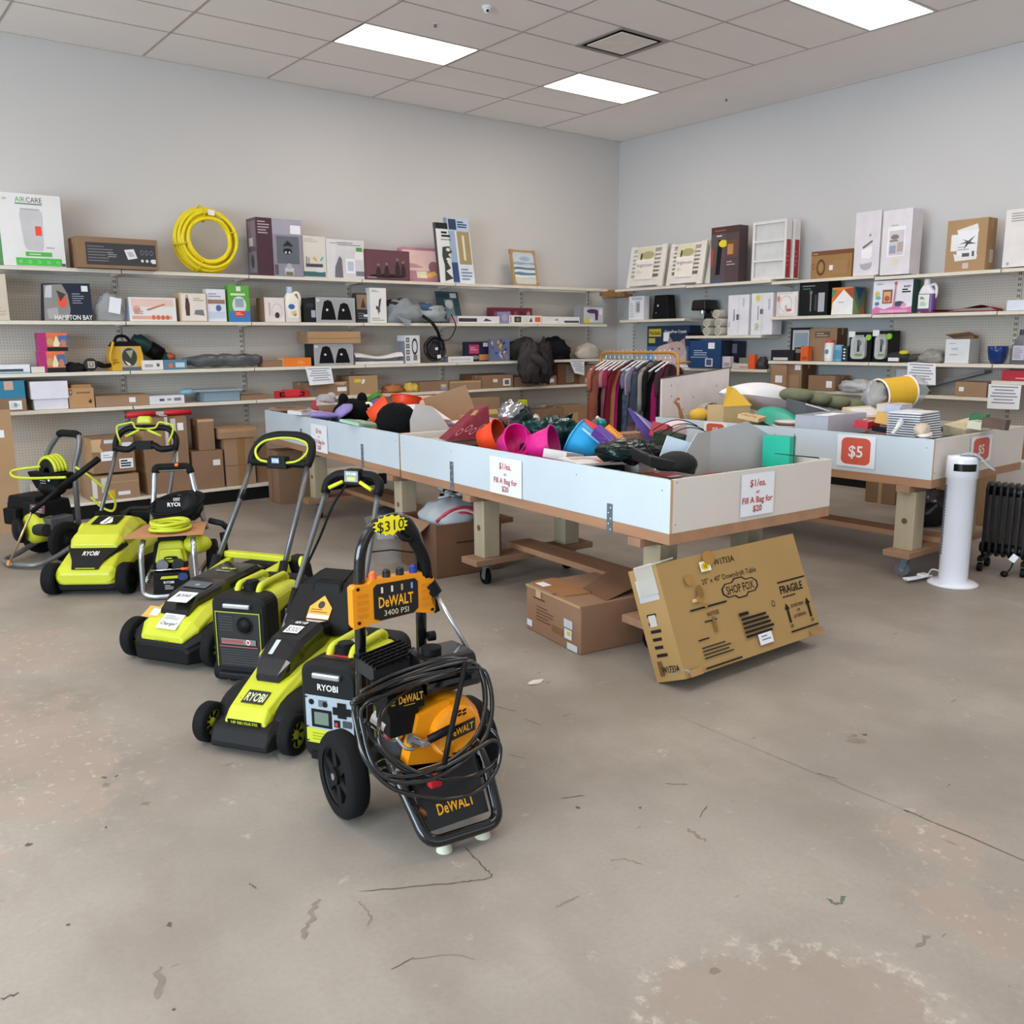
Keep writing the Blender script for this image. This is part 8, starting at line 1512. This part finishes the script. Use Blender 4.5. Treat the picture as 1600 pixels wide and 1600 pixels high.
F.rect(.58, .66, .96, .82, BLK); F.rect(.68, .6, .86, .92, BLK); F.rect(.6, .4, .72, .55, BLK); F.rect(.78, .42, .96, .56, C('3a3e42')); F.rect(.62, .42, .68, .5, C('b03030'))
for x_, y_ in ((.03, .04), (.97, .04), (.03, .96), (.97, .96), (.03, .34)): F.oval(x_, y_, .018, .02, BLK)
b.build('control_panel', o)
b = B(); F = Face(b, V((.06, -.0018, .3)), V((GW - .12, 0, 0)), V((0, 0, .04))); F.text('RYOBI', .5, .5, .6, WHITE, wmax=.75); b.build('emblem', o)
b = B(); b.box((GW / 2, .02, .05), (GW * .7, .05, .03), BLK); b.tube([(GW * .4, -.004, .07), (GW * .5, -.012, .055), (GW * .6, -.004, .07), (GW * .65, -.01, .05)], .006, CHROME, 6, sub=3); b.build('base_plate', o)
b = B(); F = Face(b, V((GW * .25, .05, GH + .001)), V((GW * .5, 0, 0)), V((0, .05, 0))); F.rect(0, 0, 1, 1, C('2a2627')); F.rect(.05, .5, .95, .9, C('b03a34')); b.build('warning_label', o)
GW, GL, GH = .275, .45, .425
q = at_z(337, 1052, 0) * .97; o = generator(q.x, q.y, 217, 'lime and black generator with a slatted black face, between the two nearer mowers', GW, GL, GH, 1)
b = B(); F = Face(b, V((.03, -.0015, .09)), V((GW - .06, 0, 0)), V((0, 0, .26))); F.rect(0, 0, 1, 1, C('141415', .4))
for i in range(7): F.rect(.05, .04 + .045 * i, .95, .06 + .045 * i, C('343536'))
for i in range(6): F.rect(.05, .66 + .05 * i, .38, .68 + .05 * i, C('303132'))
F.rect(.08, .42, .9, .52, C('77736e')); F.rect(.08, .44, .6, .5, C('8f4a4a')); F.oval(.72, .47, .05, .05, WHITE); F.oval(.72, .47, .035, .035, C('c04040')); F.rect(.04, .37, .94, .385, C('b85a50')); F.rect(-.03, .0, -.01, 1.0, LIMED); F.rect(-.03, .99, 1.03, 1.01, LIMED); F.rect(1.01, .0, 1.03, 1, LIMED); b.build('intake_panel', o)
b = B(); b.lathe([(0, .012), (.03, .012), (.035, 0)], (GW * .62, -.002, .29), BLK, (0, -1, 0), 20); b.lathe([(.045, .003), (.036, .006), (.034, 0)], (GW * .62, -.001, .29), BLK2, (0, -1, 0), 20); b.build('recoil_port', o)
b = B(); b.cyl((-.015, .06, .05), (.025, .06, .05), .05, RUB, n=22); b.build('wheel', o); b = B(); b.box((GW / 2, .0, .05), (GW * .8, .05, .035), BLK2); b.build('skid', o, bevel=.01)
# ---------------------------------------------------------------- lime pressure washer with the cardboard sheet
o = frame('pressure_washer', 'lime pressure washer with silver frame, under a cardboard sheet', 'pressure washer', 1.62, 5.5, 246)
b = B(); b.tube(rounded([(-.15, .06, .36), (-.16, .0, .3), (-.165, -.0, .035), (-.1, -.02, .02), (.09, -.02, .02), (.15, .0, .035), (.145, .0, .3), (.14, .06, .36)], .05, 5), .0165, SILV, 10); b.build('front_frame', o)
b = B(); b.tube([(-.15, .06, .1), (-.17, .5, .1)], .0165, SILV, 8); b.tube([(.14, .06, .1), (.17, .5, .1)], .0165, SILV, 8); b.build('base_rail', o)
b = B(); b.tube(rounded([(-.15, .42, .34), (-.12, .45, .6), (-.11, .48, .74), (.11, .48, .74), (.13, .45, .62), (.19, .42, .34)], .04, 5), .017, SILV, 10); b.build('handle', o)
b = B(); b.tube(rounded([(-.105, .475, .72), (-.1, .48, .755), (.1, .48, .755), (.115, .475, .71)], .03, 5), .025, RUB, 10); b.cyl((.03, .455, .765), (.03, .45, .775), .012, C('e87a40'), n=12); b.build('grip', o)
b = B(); b.box((0, .2, .27), (.2, .24, .13), LIME, taper=(.7, .7)); b.box((0, .09, .25), (.16, .05, .09), LIME, taper=(.8, .6)); F = Face(b, V((-.05, .062, .225)), V((.1, 0, 0)), V((0, .004, .03))); F.poly([(x, y) for x, y in rr(.1, .9, .1, .9, .3)], BLK); F.lines(.2, .3, .8, .7, 1, C('c8d040')); b.build('engine_cover', o, bevel=.02)
b = B(); b.box((0, .22, .34), (.16, .16, .04), BLK); b.box((0, .2, .18), (.15, .2, .1), BLK2); b.cyl((-.05, .04, .2), (-.05, .12, .2), .035, MGREY, n=16); b.cyl((.04, .04, .2), (.04, .12, .2), .035, DGREY, n=16); b.build('engine', o, bevel=.006)
b = B(); b.ell((.15, .16, .3), (.09, .08, .06), LIME, 16, 10); b.build('side_cover', o)
b = B(); b.tube([(-.12, .03, .175), (.06, .03, .175)], .006, CHROME, 8); b.tube([(.06, .03, .175), (.11, .03, .175)], .009, C('e86a3a'), 8); b.build('nozzle_rod', o)
b = B(); b.box((0, .03, .09), (.22, .05, .14), BLK, taper=(.95, .8)); F = Face(b, V((-.09, .0035, .03)), V((.18, 0, 0)), V((0, .004, .12))); F.poly([(.15, .78), (.8, .78), (.75, .92), (.2, .92)], LIME); F.text('RYOBI', .42, .6, .13, WHITE, wmax=.4); F.lines(.28, .22, .58, .48, 3, C('b8b8b8')); F.oval(.88, .85, .17, .2, C('24366a')); b.build('front_panel', o, bevel=.006)
wheel(o, -.11, .4, .14, .05, LIME); wheel(o, .22, .38, .14, .06, LIME)
b = B(); b.box((0, .46, .48), (.26, .14, .14), BLK, taper=(.8, .7)); b.ell((.1, .44, .5), (.08, .07, .1), BLK2, 14, 10, bumpy=.2); F = Face(b, V((-.05, .39, .5)), V((.12, 0, 0)), V((0, .02, .05))); F.text('RYOBI', .5, .4, .5, WHITE, wmax=.8); F.rect(.4, .8, .9, 1.2, C('8a8a8c')); b.build('hose_hanger', o, bevel=.012)
for k in range(4): b = B(); b.tube([(.02 + (.15 + .008 * k) * cos(t), .4 + .05 * sin(t), .5 + (.085 - .006 * k) * sin(t + .5) + .01 * k) for t in [2 * pi * i / 20 for i in range(20)]], .006, BLACK, 6, True); b.build('hose_loop', o)
b = B(); b.tube([(.22, .3, .42), (.3, .28, .4), (.34, .27, .36)], .02, BLACK, 8); b.tube([(.3, .28, .34), (.31, .27, .22), (.29, .26, .16)], .02, BLACK, 8); b.build('spray_gun', o)
b = B(); F_ = [(-.27, .03, .381), (.2, .05, .381), (.2, .4, .391), (-.18, .42, .391)]; b.hexa(F_, [(x, y, z + .004) for x, y, z in F_], mat('b48058', .85, var=.06)); cb = b.build('cardboard_sheet'); cb.location = o.location; cb.rotation_euler = o.rotation_euler; tag(cb, 'flat cardboard sheet laid across the lime pressure washer', 'cardboard')
LH = mat('c2cb2c', .4, var=.05); hc = thing('hose_coil', 'coiled lime hose lying on the cardboard sheet', 'hose', (o.matrix_basis if False else Matrix.Translation(o.location) @ Matrix.Rotation(o.rotation_euler.z, 4, 'Z')) @ V((-.005, .2, .398)))
for k in range(7): b = B(); r_ = (.085, .105, .12, .088, .108, .098, .112)[k]; z_ = (.0, .0, .0, .018, .018, .034, .036)[k]; b.tube([(r_ * cos(t), r_ * sin(t), z_ + .009 + .003 * sin(3 * t + k)) for t in [2 * pi * i / 30 for i in range(30)]], .0105, LH, 8, True); b.build('turn', hc)
# ---------------------------------------------------------------- far left pressure washer
o = frame('pressure_washer', 'grey framed pressure washer at the far left with a lime hose over its top', 'pressure washer', 1.01, 7.08, 206)
GP = mat('77787a', .35, .5, var=.05)
for s in (-1, 1): b = B(); b.tube(rounded([(.085 + s * .19, .5, .12), (.085 + s * .19, .3, .12), (.085 + s * .19, .1, .05), (.085 + s * .19, -.02, .03), (.085 + s * .05, -.06, .03), (.085, -.06, .03)], .06, 5), .019, GP, 10); b.build('base_rail', o)
b = B(); b.tube(rounded([(-.14, .4, .1), (-.145, .42, .66), (-.1, .44, .78), (.02, .45, .9), (.24, .45, .9), (.235, .44, .8), (.185, .42, .66), (.19, .4, .1)], .05, 5), .019, GP, 10); b.build('handle', o)
b = B(); b.tube(rounded([(.02, .45, .895), (.04, .45, .905), (.2, .45, .905), (.225, .45, .89)], .03), .027, RUB, 10); b.build('grip', o)
b = B(); b.hexa([(-.1, .3, .5), (.15, .3, .5), (.15, .42, .5), (-.1, .42, .5)], [(-.16, .28, .63), (.2, .28, .63), (.2, .42, .63), (-.16, .42, .63)], BLK); b.ell((.03, .34, .51), (.13, .07, .06), BLK, 16, 10); F = Face(b, V((-.06, .287, .52)), V((.2, 0, 0)), V((0, -.008, .09))); F.lines(.2, .1, .55, .9, 4, C('a0a8b0'), .3); F.oval(.7, .65, .06, .1, WHITE); b.build('control_panel', o, bevel=.012)
b = B(); b.lathe([(.03, -.05), (.085, -.05), (.085, .05), (.03, .05)], (.04, .35, .64), BLK2, (0, 1, 0), 20); b.build('hose_reel', o)
for k in range(4): b = B(); b.tube([(.04 + (.09 + .003 * k) * cos(t), .31 + .026 * k, .64 + (.1 + .003 * k) * sin(t)) for t in [pi * i / 14 for i in range(15)]], .013, LH, 8); b.build('hose_turn', o)
b = B(); b.tube([(-.02, .3, .67), (-.15, .22, .655), (-.24, .22, .63), (-.18, .2, .6), (0, .2, .6), (.2, .2, .615), (.32, .24, .62)], .01, LH, 8, sub=6); b.tube([(.3, .34, .68), (.38, .4, .6), (.47, .5, .44), (.43, .52, .34), (.34, .5, .36), (.28, .46, .44)], .009, LH, 8, sub=6); b.build('loose_hose', o)
b = B(); b.box((-.12, .3, .4), (.32, .26, .12), BLK, taper=(.9, .85)); b.box((.0, .3, .36), (.2, .28, .14), BLK2, taper=(.9, .9)); b.box((-.16, .16, .32), (.14, .1, .12), BLK); F = Face(b, V((.02, .147, .36)), V((.16, 0, 0)), V((0, .01, .06))); F.rect(0, 0, 1, 1, C('5a3a3e')); F.lines(.1, .1, .9, .9, 3, C('b0a0a0')); b.cyl((-.3, .26, .4), (-.34, .24, .4), .03, MGREY, n=14); b.build('engine', o, bevel=.012)
b = B(); b.lathe([(0, .0), (.07, .0), (.11, -.03), (.115, -.14), (.09, -.16), (.0, -.16)], (.02, .12, .24), LIME, (0, -1, .0), 24); b.lathe([(0, .03), (.06, .03), (.09, .01), (.095, -.02), (0, -.02)], (-.06, .1, .23), BLK, (-.4, -1, 0), 20); b.build('recoil_cover', o)
b = B(); b.box((.12, .28, .25), (.13, .2, .14), mat('515254', .5, var=.2, scale=20)); b.cyl((.08, .15, .24), (.18, .15, .24), .045, DGREY, n=16); b.build('pump', o, bevel=.012)
wheel(o, .25, .25, .145, .05, BLK2, spokes=5); wheel(o, -.18, .36, .145, .06, BLK2, spokes=5)
b = B(); b.tube([(.36, .16, .56), (.6, .3, .76)], .022, BLACK, 8); b.tube([(.22, .02, .4), (.36, .16, .56)], .017, BLACK, 8); b.build('spray_gun', o)
b = B(); b.tube([(.06, -.08, .035), (.22, .02, .4)], .0085, mat('c8b088', .25, .7), 8); b.cyl((.055, -.083, .025), (.065, -.077, .06), .014, C('d08a50'), n=10); b.build('lance', o)
# ---------------------------------------------------------------- yellow pressure washer in front
o = frame('pressure_washer', 'yellow and black pressure washer nearest the viewer, black hose looped round it', 'pressure washer', 1.45, 2.125, 266)
DW = mat('e68e10', .38, var=.04); TB = mat('0c0c0d', .16, var=.05, coat=.5)
# big wheels
for x_ in (-.235, .26):
    b = B(); b.lathe([(.098, -.034), (.135, -.034), (.146, -.02), (.146, .02), (.135, .034), (.098, .034)], (x_, .37, .146), TYRE, (1, 0, 0), 36); w_ = b.build('wheel', o)
    b = B(); b.lathe([(.1, -.03), (.092, -.026), (.092, .026), (.1, .03)], (x_, .37, .146), BLK2, (1, 0, 0), 30); b.cyl((x_ - .036, .37, .146), (x_ + .036, .37, .146), .03, BLK, n=18); b.cyl((x_ - .039, .37, .146), (x_ - .034, .37, .146), .012, SILV, n=14)
    for k in range(6): t = 2 * pi * k / 6 + .3; b.box((x_, .37 + .06 * cos(t), .146 + .06 * sin(t)), (.05, .03, .08), BLK2, rot=(t - pi / 2, 0, 0))
    b.build('hub', w_)
# frame: base loop and upright handle
b = B(); b.tube(rounded([(-.15, .4, .12), (-.155, .17, .25), (-.155, .1, .19), (-.14, -.03, .055), (.11, -.045, .055), (.135, .07, .19), (.135, .15, .26), (.135, .36, .16)], .05, 6), .019, TB, 12); b.build('base_frame', o)
b = B(); b.tube(rounded([(-.135, .44, .12), (-.13, .43, .5), (-.128, .42, .8), (-.122, .42, .88), (-.075, .42, .965), (.04, .42, .975), (.09, .42, .9), (.1, .42, .8), (.1, .43, .5), (.1, .44, .12)], .06, 6), .019, TB, 12); b.build('handle', o)
for x_ in (-.07, .07): b = B(); b.cyl((x_, -.005, 0), (x_, -.005, .036), .026, C('cfd0b8', .6), .017, n=16); b.build('rubber_foot', o)
# yellow control panel on the handle
b = B(); pz, ph = .70, .16
b.prism([(-.165, pz - .075), (-.05, pz - .06), (.06, pz - .055), (.125, pz - .07), (.135, pz - .06), (.13, pz + .06), (.09, pz + .065), (.085, pz + .082), (-.1, pz + .082), (-.11, pz + .07), (-.16, pz + .068), (-.17, pz + .06), (-.17, pz - .065)], .385, .425, DW, 'y')
F = Face(b, V((-.17, .3845, pz - .075)), V((.305, 0, 0)), V((0, 0, .15)))
F.poly([(.24, .16), (.32, .1), (.72, .14), (.78, .24), (.78, .86), (.74, .94), (.28, .94), (.24, .86)], GLOSS); F.text('DeWALT', .51, .52, .25, C('f0a820'), wmax=.42); F.text('3400 PSI', .51, .26, .13, C('d8c8a0'), bold=False, wmax=.36)
for i, cc in enumerate(('d8d0c0', 'd8d0c0', 'b09a80', '6aa0e0')): F.poly([(.33 + .12 * i, .72), (.355 + .12 * i, .72), (.355 + .12 * i, .86), (.33 + .12 * i, .86)], C(cc))
F.k = 2
for s in (0, 1):
    for i in range(4): F.rect(.05 + .78 * s, .25 + .15 * i, .17 + .78 * s, .32 + .15 * i, C('d07f08'))
for x_, y_ in ((.06, .9), (.06, .14), (.95, .9), (.95, .14)): F.oval(x_, y_, .02, .04, BLACK)
b.build('control_panel', o, bevel=.006)
for i, cc in enumerate(('e0703a', '2a2422', '222424', '2c3a8a')): b = B(); b.cyl((-.09 + .05 * i, .4, pz + .08), (-.09 + .05 * i, .4, pz + .1), .014, C(cc, .3), n=14); b.ell((-.09 + .05 * i, .4, pz + .102), (.012, .012, .008), C(cc, .3), 12, 6); b.build('nozzle_tip', o)
# price burst
b = B(); n = 15; q = [(-.02 + (.062 if i % 2 else .05) * cos(2 * pi * i / (2 * n)) * 1.05, .395, .955 + (.036 if i % 2 else .028) * sin(2 * pi * i / (2 * n))) for i in range(2 * n)]
b.add(q + [(x, y + .002, z) for x, y, z in q], [tuple(range(2 * n)), tuple(range(4 * n - 1, 2 * n - 1, -1))] + [(i, (i + 1) % (2 * n), 2 * n + (i + 1) % (2 * n), 2 * n + i) for i in range(2 * n)], C('f2e020')); b.text('$310', (-.02, .3935, .955), (1, 0, .06), (0, 0, 1), .036, INK, bold=False); b.build('price_burst', o)
# engine
ES = Matrix.Translation((-.01, .09, .03))
b = B(); b.M = ES; b.lathe([(0, -.075), (.03, -.075), (.085, -.06), (.1, -.03), (.105, .0), (.105, .07), (.09, .08), (0, .08)], (.07, .09, .285), DW, (0, 1, 0), 30)
b.hexa([(-.1, .06, .2), (.03, .05, .18), (.03, .2, .18), (-.1, .2, .2)], [(-.06, .05, .36), (.05, .04, .385), (.05, .2, .385), (-.06, .2, .36)], DW)
for k in range(6): b.box((.05 + .018 * (k % 3), .03 - .016, .345 + .012 * (k // 3)), (.013, .004, .005), BLACK, rot=(0, R(-20), 0))
for k in range(5): b.box((.05 + .022 * k, .02, .215 + .003 * k), (.014, .004, .004), BLACK)
F = Face(b, V((.02, .0135, .262)), V((.105, .0, .018)), V((0, .0, .045))); F.rect(0, 0, 1, 1, GLOSS); F.text('DeWALT', .5, .5, .52, C('e8a820'), wmax=.86)
b.build('recoil_cover', o, bevel=.006)
b = B(); b.M = ES; b.tube([(-.045, .015, .29), (.03, .0, .315)], .014, BLACK, 8); b.build('starter_grip', o)
b = B(); b.M = ES; b.box((-.095, .13, .42), (.13, .13, .075), BLK, taper=(.92, .9)); b.box((-.1, .12, .35), (.1, .1, .1), BLK); F = Face(b, V((-.15, .063, .395)), V((.13, 0, 0)), V((0, .005, .05))); F.text('DeWALT', .56, .52, .5, C('e8a820'), wmax=.66); F.lines(.35, .05, .85, .2, 1, C('b08a30'))
for k in range(3): F.rect(.02, .25 + .2 * k, .12, .36 + .2 * k, C('b08a30'))
b.build('air_filter_box', o, bevel=.012)
b = B(); b.M = ES; b.box((.09, .17, .46), (.21, .18, .11), GLOSS, taper=(.92, .85)); b.cyl((.05, .16, .51), (.05, .16, .535), .034, BLK, n=18); b.box((.09, .12, .425), (.22, .1, .05), GLOSS); b.build('fuel_tank', o, bevel=.02)
b = B(); b.M = ES
for i in range(6):
    b.box((-.13 + .03 * i, .25, .5), (.006, .14, .012), BLK, rot=(0, 0, R(20)))
    b.box((-.06, .19 + .025 * i, .505), (.2, .006, .012), BLK, rot=(0, 0, R(20)))
b.box((-.06, .26, .47), (.16, .12, .06), mat('2c2d2e', .5)); b.build('muffler_guard', o)
b = B(); b.M = ES; b.box((-.03, .2, .22), (.14, .18, .12), mat('4b4d50', .4, .5, var=.2, scale=20)); b.cyl((-.12, .1, .31), (-.12, .2, .31), .04, CHROME, n=18); b.cyl((-.09, .055, .29), (-.06, .055, .27), .018, SILV, n=12); b.tube([(-.13, .07, .3), (-.11, .05, .265), (-.08, .05, .255)], .006, SILV, 8, sub=4); b.box((-.05, .03, .275), (.03, .02, .02), SILV); b.build('carburettor', o, bevel=.004)
b = B(); b.box((-.02, .27, .17), (.24, .3, .03), BLK); b.cyl((-.06, .12, .12), (-.13, .03, .12), .02, mat('8a5a3a', .4, .5), n=12); b.box((-.03, .12, .2), (.1, .03, .03), mat('b8b6b0', .4)); b.build('base_plate', o)
b = B(); b.hexa([(-.118, -.005, .078), (.095, -.005, .078), (.095, .03, .06), (-.118, .03, .06)], [(-.122, .085, .235), (.1, .085, .235), (.1, .12, .22), (-.122, .12, .22)], mat('151516', .35)); F = Face(b, V((-.118, -.0055, .0785)), V((.213, 0, 0)), V((0, .09, .157))); F.text('DeWALT', .5, .3, .19, C('eda41c'), wmax=.62); b.build('front_panel', o, bevel=.008)
b = B(); b.box((-.085, .02, .225), (.04, .03, .035), C('c8202c', .3)); b.build('red_valve', o, bevel=.006)
# hose loops
HA = [(-0.291, 0.12, 0.495), (-0.305, 0.08, 0.429), (-0.303, 0.03, 0.357), (-0.262, 0.0, 0.307), (-0.168, -0.02, 0.284), (-0.053, -0.01, 0.292), (0.052, 0.01, 0.329), (0.114, 0.04, 0.399), (0.146, 0.1, 0.479), (0.123, 0.14, 0.526), (-0.042, 0.16, 0.524), (-0.207, 0.14, 0.509)]
HB2 = [(-0.267, 0.1, 0.442), (-0.308, 0.06, 0.397), (-0.296, 0.02, 0.333), (-0.252, -0.02, 0.273), (-0.18, -0.04, 0.233), (-0.078, -0.05, 0.195), (0.024, -0.05, 0.189), (0.099, -0.04, 0.227), (0.125, -0.03, 0.293), (0.104, -0.02, 0.323), (0.038, -0.02, 0.309), (-0.081, -0.02, 0.283), (-0.179, 0.0, 0.291), (-0.246, 0.02, 0.359), (-0.25, 0.05, 0.415), (-0.198, 0.12, 0.452), (-0.089, 0.16, 0.481), (0.051, 0.16, 0.514), (0.147, 0.14, 0.506), (0.148, 0.1, 0.446), (0.112, 0.03, 0.36), (0.124, -0.01, 0.328), (0.124, -0.02, 0.257), (0.025, -0.03, 0.231), (-0.109, -0.03, 0.263), (-0.21, 0.02, 0.325), (-0.261, 0.08, 0.397)]
for k, (P_, off) in enumerate(((HA, (0, 0, 0)), (HA, (.014, -.016, -.016)), (HB2, (0, 0, 0)))):
    b = B(); b.tube([V(q) + V(off) for q in P_], .0072, TB, 8, True, sub=5); b.build('hose_loop', o)
for P_, r_ in (([(-0.303, 0.12, 0.494), (-0.181, 0.15, 0.504), (-0.048, 0.15, 0.516), (0.148, 0.13, 0.507)], .009), ([(-0.296, 0.12, 0.501), (-0.154, 0.16, 0.515), (0.01, 0.17, 0.531), (0.129, 0.17, 0.527)], .009), ([(-0.29, 0.13, 0.485), (-0.17, 0.14, 0.49), (0.0, 0.14, 0.505), (0.14, 0.14, 0.52)], .008), ([(-0.26, 0.15, 0.51), (-0.12, 0.18, 0.53), (0.05, 0.18, 0.54), (0.15, 0.17, 0.515)], .008)):
    b = B(); b.tube(P_, r_, TB, 8, sub=6); b.build('hose_bundle', o)
b = B(); b.tube([(0.098, 0.13, 0.535), (0.023, 0.05, 0.46), (-0.05, -0.02, 0.378), (-0.071, -0.01, 0.266)], .0085, BLACK, 8, sub=5); b.build('hose_strap', o)
# lance and gun at the right post
b = B(); b.tube([(.13, .4, .72), (.2, .26, .5)], .0075, SILV, 8); b.build('lance', o)
b = B(); b.tube([(.015, .43, .95), (.055, .41, .915), (.1, .4, .83), (.11, .4, .76)], .021, BLK, 10, sub=4); b.tube([(.005, .4, .93), (.02, .385, .905), (.05, .385, .9)], .008, BLK, 6, sub=3); b.build('spray_gun', o)
b = B(); b.cyl((.12, .4, .735), (.14, .39, .695), .024, BLK, n=12); b.box((.135, .4, .66), (.02, .03, .06), BLK, rot=(0, R(-15), 0)); b.cyl((.11, .4, .545), (.135, .395, .545), .018, BLK, n=8); b.build('lance_holder', o)
